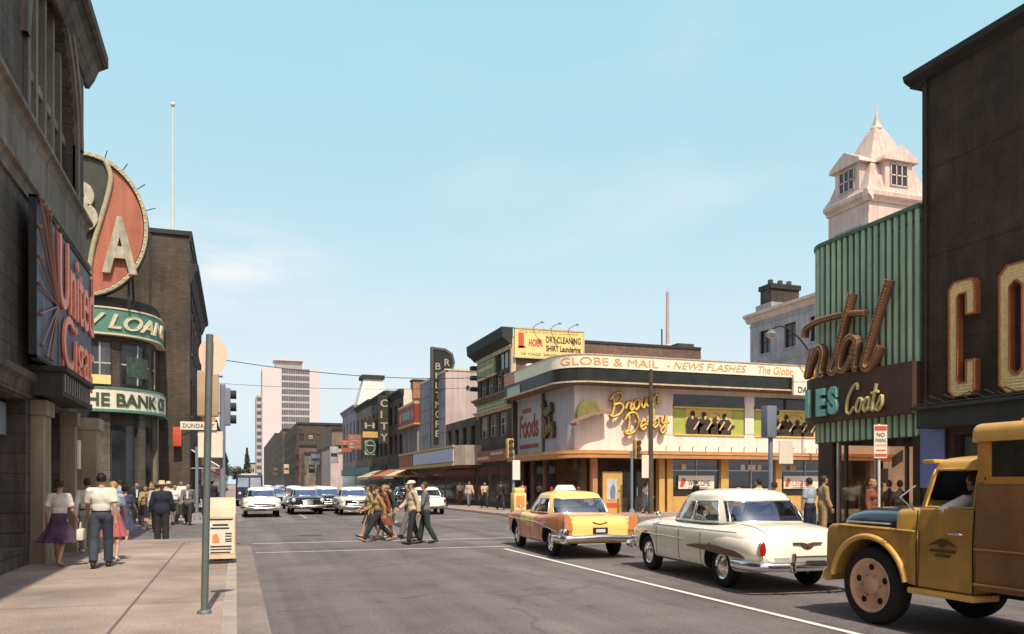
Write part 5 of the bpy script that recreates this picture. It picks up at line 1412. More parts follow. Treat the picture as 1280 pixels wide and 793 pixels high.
    for a in lin(0, 2 * pi, 60)[:-1]: m.ball(F.p((rx - .1) * cos(a), cz + (rz - .1) * sin(a), .17), .035, 6)
    m.build('rim_bulbs', W['bulb'], s, smooth=60)
    m = MB()
    for a in (1.25, .95, .62, .3): m.tube([F.p(rx * cos(a), cz + rz * sin(a), -.2), F.p((rx + .42) * cos(a), cz + (rz + .42) * sin(a), -.1)], .02, 5)
    for x in (-1.8, -.6, .6, 1.8): m.tube([F.p(x, 9.5, -.3), F.p(x, cz - rz * sqrt(1 - (x / rx) ** 2), -.3)], .06, 6); m.tube([F.p(x, 9.5, -2.4), F.p(x, cz + 1, -.5)], .05, 6)
    m.build('support_frame', W['wire'], s)
    # tall block
    b = thing('tall_dark_building', 'tall dark brick block with heavy cornice behind the bank', 'building', (-9, 52, 0))
    x1, y0, y1, h = -2.2, 43.5, 58.5, 14.3
    Fs, Fe = south(y0), east(x1)
    wall(b, Fs, -18, x1, 0, h, [], W['brick_d'])
    ops = [(a, a + 1.1, z, z + 1.9) for z in (5.2, 8.4, 11.4 - .6) for a in (44.6, 47.2, 49.8, 52.4, 55.0)]
    wall(b, Fe, y0, y1, 0, h, ops, W['brick_d'])
    for o in ops: window(b, Fe, o, .2, sill='soot')
    shell(b, -18, x1, y0, y1, h, W['brick_d'], 'nw')
    for q in (cprof(11.75, .95, .42), cprof(h - .45, .5, .12)): cornice(b, Fe, y0 - .02, y1, q, W['dtrim'])
    cornice(b, Fs, -18, x1, [(0, h - .2), (.1, h - .2), (.1, h + .02), (0, h + .02)], W['dtrim'])
    m = MB(); m.fbox(Fs, -4.05, -3.95, 8, h, 0, .06); m.build('downpipe', W['wire'], b)
    m = MB(); m.box(-6, -4.6, 50, 51.4, h - .3, h + 1.1, ch=.03); m.build('chimney', W['brick_d'], b)
    f = thing('flagpole', 'thin white flagpole standing on the roof of the tall dark building', 'flagpole', (-3.05, 44.6, h))
    m = MB(); m.tube([(-3.05, 44.6, h - .3), (-3.05, 44.6, 17), (-3.05, 44.6, 21.0)], [.085, .07, .04], 10); m.build('mast', W['white_w'], f, smooth=60)
    m = MB(); m.ball((-3.05, 44.6, 21.05), .12, 10); m.build('finial', W['letter_c'], f, smooth=60)
    # shop awning, vertical red sign
    a = thing('shop_awning', 'green canvas shop awning below the tall dark building', 'awning', (-2.2, 48, 2.5))
    m = MB(); m.add([(-2.2, 44.8, 3.45), (-2.2, 52, 3.45), (-.75, 52, 2.55), (-.75, 44.8, 2.55), (-.75, 44.8, 2.28), (-.75, 52, 2.28)], [(0, 1, 2, 3), (3, 2, 5, 4)]); m.build('canvas', W['awn_g'], a)
    m = MB(); m.tube([(-2.2, 44.75, 3.46), (-.75, 44.75, 2.56)], .045, 6); m.tube([(-2.2, 44.75, 2.5), (-.75, 44.75, 2.52)], .02, 6); m.build('awning_arm', W['sign_w'], a)
    r = thing('hanging_sign', 'narrow red upright hanging sign on the bank side of the tall block', 'sign', (-2.6, 43.2, 3.7))
    m = MB(); m.box(-2.95, -2.55, 43.0, 43.15, 3.55, 4.5, ch=.03); m.build('sign_box', W['letter_r'], r, smooth=40); m = MB(); m.tube([(-2.75, 43.1, 4.5), (-2.75, 43.1, 4.68), (-1.9, 43.3, 4.68)], .02, 6); m.build('bracket', W['wire'], r)
bank()
# ================================================================ far left row up the street
def row_left():
    for (y0, y1, h, mt, lab, sg) in ((58.7, 72, 8.6, 'brick_r', 'low red brick shop with an orange sign beyond the tall dark block', 'letter_o'), (72.2, 98, 9.6, 'brick_b', 'brown brick shop row further up the left side', 'sign_w'), (98.2, 150, 9.0, 'soot_l', 'grey stone shop row far up the left side', 'letter_r'), (150.5, 260, 8.5, 'brick_d', 'dark brick row at the far end of the left side', 'sign_w')):
        b = thing('shop_building', lab, 'building', (-8, (y0 + y1) / 2, 0)); F = east(-2.4)
        n = max(3, int((y1 - y0) / 4)); ops = [(c[0], c[1], z, z + 1.7) for z in (4.4, 6.5) for c in cols(y0, y1, min(n, 10), 1.3)]
        wall(b, F, y0, y1, 0, h, ops, W[mt]); shell(b, -16, -2.4, y0, y1, h, W[mt], 'nsw')
        for o in ops: window(b, F, o, .2)
        cornice(b, F, y0, y1, cprof(h - .6, .6, .35), W['dtrim'])
        m = MB(); m.fbox(F, y0 + .3, y1 - .3, 3.0, 3.8, 0, .2); m.build('shop_sign', W[sg], b)
        m = MB(); m.fbox(F, y0 + .3, y1 - .3, .5, 2.9, -.02, .04); m.build('shop_front', W['win_d'], b)
    s = thing('hanging_sign', 'small orange box sign jutting from the low brick shop', 'sign', (-1.9, 60, 6))
    m = MB(); m.box(-2.35, -1.35, 59.8, 60.0, 5.4, 7.3, ch=.04); m.build('sign_box', W['letter_o'], s, smooth=40); m = MB(); m.box(-2.42, -1.3, 59.85, 59.95, 7.3, 7.4); m.build('bracket', W['wire'], s)
row_left()

# ================================================================ right corner beyond the cross street: dining hall with news ticker
def dining_hall():
    t = thing('dining_hall', 'low corner restaurant with pink upper panels, orange canopy and script neon', 'restaurant', (24, 44, 0))
    x0, yf, r = 16.9, 39.5, .9
    # plan curve from the street side round to the cross-street front: a grows from north to the east end
    P = [(x0, 48.2)] + [(x0 + r - r * cos(a), yf + r - r * sin(a)) for a in lin(0, pi / 2, 10)] + [(38, yf)]
    R = Rib(P); L = R.L[-1]; aF = R.at_x(17.9); ax = lambda x: aF + (x - 17.9)
    aS = lambda y: 48.2 - y        # along the side face
    class RF:
        def p(s, a, b, c=0): return R.p(a, b, c)
    F = RF()
    aB = R.at_x(17.12)
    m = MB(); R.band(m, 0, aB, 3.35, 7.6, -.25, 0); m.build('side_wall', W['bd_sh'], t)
    m = MB(); R.band(m, aB, L, 3.35, 4.44, -.25, 0); R.band(m, aB, ax(22.9), 4.44, 7.6, -.25, 0); R.band(m, ax(22.9), L, 6.15, 7.6, -.25, 0); R.band(m, ax(27.6), ax(28.2), 4.44, 6.15, -.25, .0)
    R.band(m, ax(33.4), L, 4.44, 6.15, -.25, 0); m.build('front_wall', W['bd'], t)
    # ground floor: back wall with columns and windows
    m = MB(); R.band(m, 0, L, 0, 3.4, -1.4, -1.2); m.build('shop_back', M('interior_brown', (.15, .095, .062), .9, .6, .9), t)
    m = MB(); m.prism(Fr((0, 0, 0), (1, 0, 0), (0, 0, 1), (0, 1, 0)), [(p.x + .3, p.y + .2) for p in R.P] + [(38, 48.2)], 7.45, 7.5); m.build('roof', W['roofing'], t)
    shell(t, 16.5, 38, 40, 48.2, 7.5, W['brick_d'], 'ne')
    # soffit and canopy, moulding lamps
    m = MB(); R.band(m, 0, L, 3.08, 3.36, -.3, .75); R.band(m, 0, L, 3.36, 3.48, -.3, .68); m.build('canopy', W['bd_or'], t)
    m = MB(); R.band(m, 0, L, 3.30, 3.37, .72, .79); m.build('canopy_edge', W['ochre'], t)
    # roof fascia
    m = MB(); R.band(m, 0, L, 7.08, 7.78, -.2, .92); m.build('fascia', W['bd_black'], t)
    m = MB(); R.band(m, 0, L, 7.00, 7.08, -.2, 1.0); m.build('fascia_edge', W['trim'], t)
    m = MB(); R.band(m, 0, L, 6.95, 7.00, -.2, .9); m.build('soffit', M('soffit_brown', (.20, .12, .075), .8), t)
    # windows with the musicians' boards
    fig = M('picture_dark', (.06, .045, .035), .8, .4, 6); gold = M('picture_gold', (.66, .50, .14), .7, .1, 2); grn = M('picture_green', (.42, .46, .10), .7, .12, 2); lite = M('picture_light', (.70, .52, .24), .7)
    for (xa, xb) in ((22.95, 27.55), (28.25, 33.4)):
        m = MB(); R.band(m, ax(xa), ax(xb), 5.98, 6.68, .0, .03); m.build('window', W['win_d'], t)
        p = MB(); R.band(p, ax(xa), ax(xb), 4.46, 5.98, -.12, -.06); po = p.build('picture_board', grn, t)
        m = MB(); w = xb - xa; R.band(m, ax(xa + w * .17), ax(xa + w * .82), 4.5, 5.92, -.05, -.03); m.build('picture_field', gold, po)
        m = MB(); R.band(m, ax(xa), ax(xb), 5.92, 6.0, -.1, .05); R.band(m, ax(xa), ax(xb), 4.40, 4.47, -.1, .06)
        m.build('board_frame', W['letter_y'], po)
        # simple seated and standing players as silhouettes
        Fp = south(yf)
        m = MB()
        for k, (u, hh) in enumerate(((.27, 1.28), (.43, 1.22), (.58, .85), (.72, 1.15))):
            cx = xa + w * u; zb = 4.5
            m.prism(Fp, [(cx - .42, zb), (cx - .46, zb + hh * .35), (cx - .40, zb + hh * .60), (cx - .28, zb + hh * .72), (cx + .24, zb + hh * .74), (cx + .38, zb + hh * .62), (cx + .58, zb + hh * .42), (cx + .66, zb + hh * .48), (cx + .70, zb + hh * .40), (cx + .44, zb + hh * .26), (cx + .40, zb)], .0, .012)
            m.prism(Fp, [(cx - .02 + .15 * cos(a), zb + hh * .80 + .09 + .19 * sin(a)) for a in lin(0, 2 * pi, 13)[:-1]], .0, .013)
        m.v = [(x, y + .012, z) for x, y, z in m.v]
        m.build('picture_players', fig, po)
        m = MB()
        for u in (.27, .45, .63, .75):
            cx = xa + w * u; m.prism(Fp, [(cx + .02, 4.75), (cx + .08, 4.70), (cx + .42, 5.18), (cx + .36, 5.24)], .0, .03); m.prism(Fp, [(cx - .12, 5.32), (cx + .02, 5.32), (cx + .0, 5.5), (cx - .1, 5.5)], .0, .03)
        m.tube([Fp.p(xa + w * .56 + .5 * cos(a), 5.35 + .42 * sin(a), .01) for a in lin(.3, 2.9, 12)], .035, 6)
        m.build('picture_highlights', lite, po)
    # little hooks along the parapet band
    m = MB()
    for x in lin(22.2, 33, 14): m.tube([F.p(ax(x), 3.48, .5), F.p(ax(x), 3.7, .5), F.p(ax(x) + .07, 3.76, .5)], .022, 5)
    m.build('lamp_hooks', W['wire'], t)
    # the hat relief and its brim on the curve
    h = thing('hat_sign', 'brown hat shaped relief sign on the pink panel beside the yellow script', 'sign', (17.6, 39.3, 5.3))
    Fh = south(39.30, 17.75); hm = M('hat_olive', (.20, .19, .07), .6, .2, 3); hb = M('hat_brim', (.34, .20, .13), .6)
    m = MB()
    dome = [(-.78, 5.02)] + [(-.10 + .68 * cos(a), 5.30 + .88 * sin(a)) for a in lin(pi * .98, .1, 14)] + [(.58, 5.42)]
    m.prism(Fh, dome, -.1, .30); m.build('hat_crown', hm, h, smooth=40)
    m = MB(); br = [(-1.0, 4.75), (-.85, 5.0), (-.1, 5.26), (.62, 5.42), (.98, 5.52), (.90, 5.70), (.70, 5.56), (0, 5.42), (-.80, 5.14), (-1.06, 4.9)]
    m.prism(Fh, br, -.1, .72); m.build('hat_brim', hb, h)
    # script names
    s = thing('script_sign', 'yellow neon script lettering on the sunlit pink panel', 'sign', (20.4, 39.3, 4.3))
    Fs = south(39.5); mats = [W['letter_y'], M('letter_brown_side', (.30, .15, .05), .6)]
    script('Brown', Fs, 18.95, 5.26, 1.12, .062, mats, s, rot=.27, slant=.22, c=.34, kx=1.12, halo=.035); script('Derby', Fs, 19.85, 4.34, 1.05, .062, mats, s, rot=.25, slant=.22, c=.34, kx=1.05, halo=.035)
    s2 = thing('script_sign', 'script lettering coloured dull for shade on the side panel', 'sign', (16.1, 43, 5))
    Fw = west(16.9)
    mt2 = [M('letter_yellow_shaded', (.24, .20, .075), .6), M('letter_brown_shaded', (.09, .06, .035), .6)]  # the sunlit script's yellow and brown, darkened to carry the side's shade
    script('Brown', Fw, -43.5, 5.35, .95, .07, mt2, s2, rot=.30, slant=.2, c=.2, kx=.62, halo=.05); script('Derby', Fw, -43.2, 4.35, .95, .07, mt2, s2, rot=.30, slant=.2, c=.2, kx=.62, halo=.05)
    m = MB(); R.band(m, aS(43.78), aS(43.6), 3.36, 7.0, 0, .10); m.build('pilaster', M('olive_post', (.10, .09, .05), .7), t)
    # poster board on the shaded side
    p = thing('billboard', 'pale poster board with dark red letters on the shaded side of the restaurant', 'billboard', (16, 46, 3.2))
    m = MB(); R.band(m, aS(48.1), aS(43.85), 3.55, 6.85, .02, .1); m.build('board', M('poster_grey', (.44, .42, .42), .6, .1, 1.5, streak=.2), p)
    m = MB(); R.band(m, aS(48.15), aS(43.8), 6.85, 6.95, .0, .16); R.band(m, aS(48.15), aS(43.8), 3.46, 3.55, 0, .16); R.band(m, aS(43.85), aS(43.78), 3.5, 6.9, 0, .16); m.build('frame', W['trim'], p)
    pr_ = M('poster_red', (.30, .06, .04), .6); text('Foods', Fw, -47.6, 4.55, 1.35, pr_, p, depth=.03, c=.10, width=3.2, bold=.02)
    m = MB(); R.band(m, aS(47.6), aS(44.4), 3.85, 4.1, .1, .115); R.band(m, aS(47.2), aS(45.6), 6.0, 6.3, .1, .115); m.build('small_print', pr_, p)
    # news ticker
    k = thing('news_ticker', 'long cream news ticker board with orange letters round the restaurant roof', 'sign', (24, 39, 7.6))
    m = MB(); R.band(m, aS(46.2), L, 7.78, 8.45, .40, .96); m.build('board', W['ticker'], k)
    m = MB(); R.band(m, aS(48.2), aS(46.2), 7.78, 8.45, .40, .96); m.build('board_end', M('coral_board', (.60, .24, .19), .6), k)
    m = MB(); R.band(m, aS(48.2), L, 8.45, 8.50, .36, 1.0); m.build('board_edge', W['trim'], k)
    R2 = Rib([(q.x, q.y) for q in (R.p(a, 0, .96) for a in sorted(set(R.L + lin(0, L, 30))))])
    class RT:
        def p(s, a, b, c=0): return R2.p(a, b, c)
    text('GLOBE & MAIL', RT(), R2.at_x(16.2), 7.92, .40, W['letter_o'], k, depth=.02, c=.0, width=5.6)
    text('- NEWS FLASHES', RT(), R2.at_x(22.0), 7.93, .38, M('letter_pale_orange', (.60, .36, .14), .6), k, depth=.02, c=0, width=5.0, shear=.25)
    text('The Globe', RT(), R2.at_x(27.8), 7.92, .42, W['letter_o'], k, depth=.02, c=0, width=2.35, shear=.2)
    # globe sign at the end
    g = thing('globe_sign', 'white panel sign under an orange globe at the right end of the ticker', 'sign', (31.2, 38.4, 7))
    m = MB(); m.box(30.0, 33.2, 38.28, 38.46, 6.75, 7.92, ch=.02); m.build('panel', W['sign_w'], g)
    text('DAILY NEWS', south(38.28), 30.3, 6.9, .34, W['letter_dk'], g, depth=.015, c=.0, width=2.6, bold=.01)
    m = MB(); m.ball((31.9, 38.32, 8.12), (.78, .22, .78), 24); m.build('globe', W['letter_o'], g, smooth=60)
    m = MB(); m.tube([(31.9 + .80 * cos(a), 38.22, 8.12 + .80 * sin(a)) for a in lin(0, 2 * pi, 28)[:-1]], .06, 6, closed=True); m.tube([(31.3, 38.08, 7.9), (31.9, 38.04, 8.2), (32.5, 38.08, 8.4)], .10, 8); m.build('globe_band', W['letter_y'], g, smooth=60)
    m = MB(); R.band(m, aS(47.5), aS(45.3), 7.02, 7.60, .93, .98); m.build('sign_panel', M('mint_panel', (.40, .52, .45), .6), t)
    # ground floor front: columns, glass, posters
    for x, w_ in ((18.05, .28), (22.05, .34), (22.55, .36), (26.0, .5), (29.7, .4), (33.6, .4), (36.5, .4)):
        m = MB(); R.band(m, ax(x) if x > 18.7 else R.at_x(x), (ax(x) if x > 18.7 else R.at_x(x)) + w_, .13, 3.08, -.35, .03); m.build('column', W['ochre'] if x > 22 else W['bd_or'], t)
    for xa, xb in ((22.95, 26.0), (26.5, 29.7), (30.1, 33.6)):
        m = MB(); R.band(m, ax(xa), ax(xb), .13, 1.0, -.3, -.02); m.build('stall_riser', W['ochre'], t)
        m = MB(); R.band(m, ax(xa), ax(xb), 1.0, 3.08, -.2, -.17); m.build('shop_window', G['shop'], t)
        m = MB(); 
        for u in (0, .5, 1): R.band(m, lerp(ax(xa), ax(xb) - .05, u), lerp(ax(xa), ax(xb) - .05, u) + .05, 1.0, 3.08, -.22, -.12)
        R.band(m, ax(xa), ax(xb), 2.42, 2.48, -.22, -.12); m.build('window_bars', W['alu'], t)
    for (xa, xb, txt, mt) in ((23.3, 25.6, 'WELCOME', 'letter_dk'), (30.3, 32.9, 'LEGION', 'letter_r')):
        b = thing('window_banner', 'white window banner reading ' + txt + (' behind the cream sedan roof' if xa < 25 else ' near the corner store'), 'banner', (xa, 39.4, 1.4))
        m = MB(); m.fbox(south(39.5), xa, xb, 1.42, 2.16, -.10, -.06); m.build('banner', W['sign_w'], b)
        text(txt, south(39.5), xa + .62, 1.58, .32, W[mt], b, depth=.01, c=-.06, width=1.4)
        m = MB(); m.prism(south(39.5), [(xa + .08, 1.52), (xa + .28, 1.5), (xa + .5, 1.92), (xa + .3, 2.05), (xa + .16, 1.85)], -.06, -.048); m.fbox(south(39.5), xa + .62, xb - .4, 1.46, 1.50, -.06, -.05); m.build('banner_mark', W['letter_r'], b)
    # poster case by the door and the dark doors
    pc = thing('poster_case', 'yellow framed poster case beside the dark restaurant door', 'poster', (19.1, 39.3, .13))
    m = MB(); Fq = south(39.3); m.fbox(Fq, 18.55, 19.70, .13, 2.35, -.1, .02); m.build('case', W['ochre'], pc)
    m = MB(); m.fbox(Fq, 18.78, 19.38, .85, 1.95, .02, .035); m.build('poster', M('poster_pale_blue', (.55, .58, .56), .5, .2, 4), pc)
    m = MB(); m.prism(Fq, [(19.0, .9), (19.25, .9), (19.28, 1.45), (19.18, 1.7), (19.05, 1.6), (18.95, 1.3)], .035, .042); m.build('poster_figure', W['signal_g'], pc)
    m = MB(); m.fbox(Fq, 18.78, 19.38, .42, .68, .02, .03); m.build('poster_caption', W['letter_r'], pc)
    for x in (19.9, 20.9):
        d = MB(); d.fbox(Fq, x, x + .9, .13, 2.5, -.9, -.85); do = d.build('door', W['frame_d'], t)
        g_ = MB(); g_.fbox(Fq, x + .12, x + .78, .5, 2.35, -.86, -.835); g_.build('pane', W['win_br'], do)
        g_ = MB(); g_.fbox(Fq, x + .1, x + .14, 1.0, 1.5, -.84, -.80); g_.build('handle', W['chrome'], do)
    # notices and menus inside the windows
    rr = random.Random(8)
    for k in range(16):
        x = rr.uniform(23.1, 33.2); w_ = rr.uniform(.25, .55); z0 = rr.choice((1.05, 1.1, 2.5)); h_ = rr.uniform(.3, .5) if z0 < 2 else .3
        if any(a - w_ < x < b for a, b in ((26.0, 26.5), (29.7, 30.1), (23.3 - .1, 25.7), (30.2, 33))) and z0 < 2: continue
        m = MB(); m.fbox(south(yf), x, x + w_, z0, z0 + h_, -.155, -.14); m.build('window_notice', W[rr.choice(('sign_w', 'board', 'salmon', 'ochre', 'trim'))], t)
    for xa, xb in ((22.95, 26.0), (26.5, 29.7), (30.1, 33.6)):
        m = MB(); m.fbox(south(yf), xa, xb, 2.72, 3.06, -.35, -.22); m.build('window_valance', M('valance_rust', (.30, .14, .07), .8, .4, 3), t)
    # side shop fronts, shaded
    for ya, yb in ((47.9, 46.2), (45.9, 44.3), (43.9, 42.4)):
        m = MB(); R.band(m, aS(ya), aS(yb), .6, 2.9, -.2, -.16); m.build('shop_window', G['shop'], t)
        m = MB(); R.band(m, aS(ya), aS(yb), .13, .6, -.25, 0); R.band(m, aS(ya) - .0, aS(ya) + .12, .6, 3.1, -.25, 0); m.build('stall_riser', W['brick_r'], t)
dining_hall()

# ================================================================ three storey block with the laundry billboard
def laundry():
    t = thing('brick_shop_building', 'three storey brick shop building with dark cornice and green sign panels', 'building', (23, 52, 0))
    x0, x1, y0, y1, h = 16.5, 30.2, 48.3, 56.0, 10.9
    Fw, Fs = west(x0), south(y0)
    wn = [(-55.2, -54.0, 7.85, 9.0), (-53.6, -52.4, 7.85, 9.0), (-51.6, -50.6, 7.85, 9.0), (-50.3, -49.3, 7.85, 9.0)]
    wn2 = [(-55.3, -53.6, 4.9, 6.4), (-53.2, -51.6, 4.9, 6.4), (-51.0, -49.4, 4.9, 6.4)]
    bl = [(-51.2, -49.1, 9.15, 10.45)]
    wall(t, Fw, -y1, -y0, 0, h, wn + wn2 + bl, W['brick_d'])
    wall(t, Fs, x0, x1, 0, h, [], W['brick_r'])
    shell(t, x0, x1, y0, y1, h, W['brick_r'], 'ne')
    for o in wn + wn2: window(t, Fw, o, .2, 'frame_w', 'win_b', nx=2, ny=2)
    for o in bl: window(t, Fw, o, .12, 'frame_d', 'win_b', nx=2, ny=1)
    cornice(t, Fw, -y1 - .5, -y0 + .02, [(-.05, 10.5), (.1, 10.5), (.35, 10.75), (.65, 10.95), (.7, 11.6), (-.05, 11.6)], W['dtrim'])
    cornice(t, Fw, -y1, -y0, cprof(10.3, .2, .15), W['trim'], 'string_course'); cornice(t, Fw, -y1 - .3, -y0, cprof(7.25, .42, .4), W['brick_b'], 'string_course'); cornice(t, Fw, -y1 - .2, -y0, cprof(6.5, .25, .35), W['trim'], 'string_course')
    m = MB(); m.fbox(Fw, -y0 - .28, -y0, 7.6, 10.5, 0, .05); m.fbox(Fs, x0, x0 + .25, 0, h, 0, .04); m.build('quoin', W['trim'], t)
    gy = M('olive_panel', (.26, .30, .09), .6, .15, 2, streak=.2)
    for (a0, a1, b0, b1, txt) in ((-55.7, -51.5, 9.15, 10.2, 'TAILORS'), (-55.7, -49.0, 6.75, 7.25, 'BOWLING')):
        m = MB(); m.fbox(Fw, a0, a1, b0, b1, .02, .14); m.build('sign_panel', gy, t)
        m = MB(); m.fbox(Fw, a0 + .4, a1 - .4, lerp(b0, b1, .38), lerp(b0, b1, .62), .14, .16); m.build('sign_lines', W['trim'], t)
    m = MB(); m.fbox(Fw, -55.7, -51.5, 8.98, 9.13, .0, .16); m.build('sign_ledge', W['trim'], t)
    for z in (9.9, 9.2, 8.4):
        m = MB(); m.fbox(Fw, -56.5, -55.95, z, z + .28, -.1, .45); m.build('bracket', W['dtrim'], t)
    # ground shops in the shade
    m = MB(); m.fbox(Fw, -55.8, -48.6, 3.2, 3.95, .02, .3); m.build('shop_sign', M('dull_orange_sign', (.34, .12, .06), .6, .3, 3), t)
    m = MB(); m.fbox(Fw, -55.5, -52.4, 3.35, 3.55, .3, .32); m.fbox(Fw, -51.8, -49.2, 3.62, 3.8, .3, .32); m.build('sign_lines', W['trim'], t)
    for a0, a1 in ((-55.7, -53.4), (-52.6, -50.8), (-50.4, -48.6)):
        m = MB(); m.fbox(Fw, a0, a1, .5, 2.9, -.05, .04); m.build('shop_window', W['win_br'], t)
    # end wall string, parapet
    m = MB(); m.fbox(Fs, x0 + .2, x1, h, h + .16, -.3, .06); m.build('parapet_cap', W['dtrim'], t)
    b = thing('billboard', 'yellow laundry billboard 1 HOUR DRY CLEANING on the brick end wall', 'billboard', (18.9, 48.2, 9.6))
    m = MB(); m.fbox(Fs, 16.62, 21.3, 9.72, 11.52, .05, .22); m.build('board', W['board'], b)
    m = MB(); m.fbox(Fs, 16.55, 21.36, 9.65, 9.74, .04, .26); m.fbox(Fs, 16.55, 21.36, 11.5, 11.58, .04, .26); m.fbox(Fs, 21.28, 21.38, 9.7, 11.55, .04, .26); m.build('frame', W['trim'], b)
    text('1', Fs, 16.85, 10.3, .95, W['letter_r'], b, depth=.02, c=.22, width=.36, bold=.012); m = MB(); m.fbox(Fs, 16.83, 17.33, 10.3, 10.42, .22, .24); m.build('digit_foot', W['letter_r'], b)
    text('HOUR', Fs, 17.55, 10.45, .42, W['letter_r'], b, depth=.02, c=.22, width=.95, bold=.03)
    text('DRY CLEANING', Fs, 18.72, 10.72, .40, W['letter_dk'], b, depth=.02, c=.22, width=2.4, bold=.012)
    text('SHIRT Laundering', Fs, 18.72, 10.18, .36, W['letter_dk'], b, depth=.02, c=.22, width=2.4, bold=.02)
    text('240 YONGE · SERVICE · 1 DAY', Fs, 17.0, 9.83, .17, W['letter_dk'], b, depth=.01, c=.22, width=3.4)
    text('ONE HOUR SERVICE CLEANERS', Fs, 16.9, 11.28, .12, M('letter_ochre', (.45, .27, .08), .6), b, depth=.01, c=.22, width=4.0)
    m = MB()
    for x in (17.8, 19.0, 20.2): m.tube([Fs.p(x, 11.55, .2), Fs.p(x + .1, 11.72, .5), Fs.p(x + .35, 11.86, .85)], .025, 6); m.lathe([(.02, .1), (.14, .0), (.12, -.02)], 10, Fs.p(x + .38, 11.82, .9))
    m.build('board_lamps', W['alu'], b)
    v = thing('roof_mast', 'tall thin radio mast with round base on the brick building roof', 'mast', (28.3, 49.5, h))
    m = MB(); m.lathe([(.55, h - .3), (.55, h + .1), (.42, h + .28), (.2, h + .42), (.1, h + .5)], 20, (28.3, 49.5, 0)); m.build('base', W['pink_p'], v, smooth=50)
    m = MB(); m.tube([(28.3, 49.5, h + .4), (28.3, 49.5, 15.0)], [.13, .10], 10); m.build('mast_pole', W['pink_p'], v, smooth=60)
    m = MB(); m.tube([(27.85, 49.5, h), (27.85, 49.5, 12.4)], .05, 6); m.build('stay', W['wire'], v)
    m = MB(); m.box(28.8, 30.1, 49, 50, h - .2, h + .5); m.build('roof_hut', W['brick_d'], t)
    m = MB(); m.box(17.1, 17.6, 47.2, 47.6, 8.3, 9.2, ch=.1); tag(m.build('roof_vent', W['white_w'], smooth=40), 'small white roof vent behind the left end of the ticker', 'vent')
laundry()

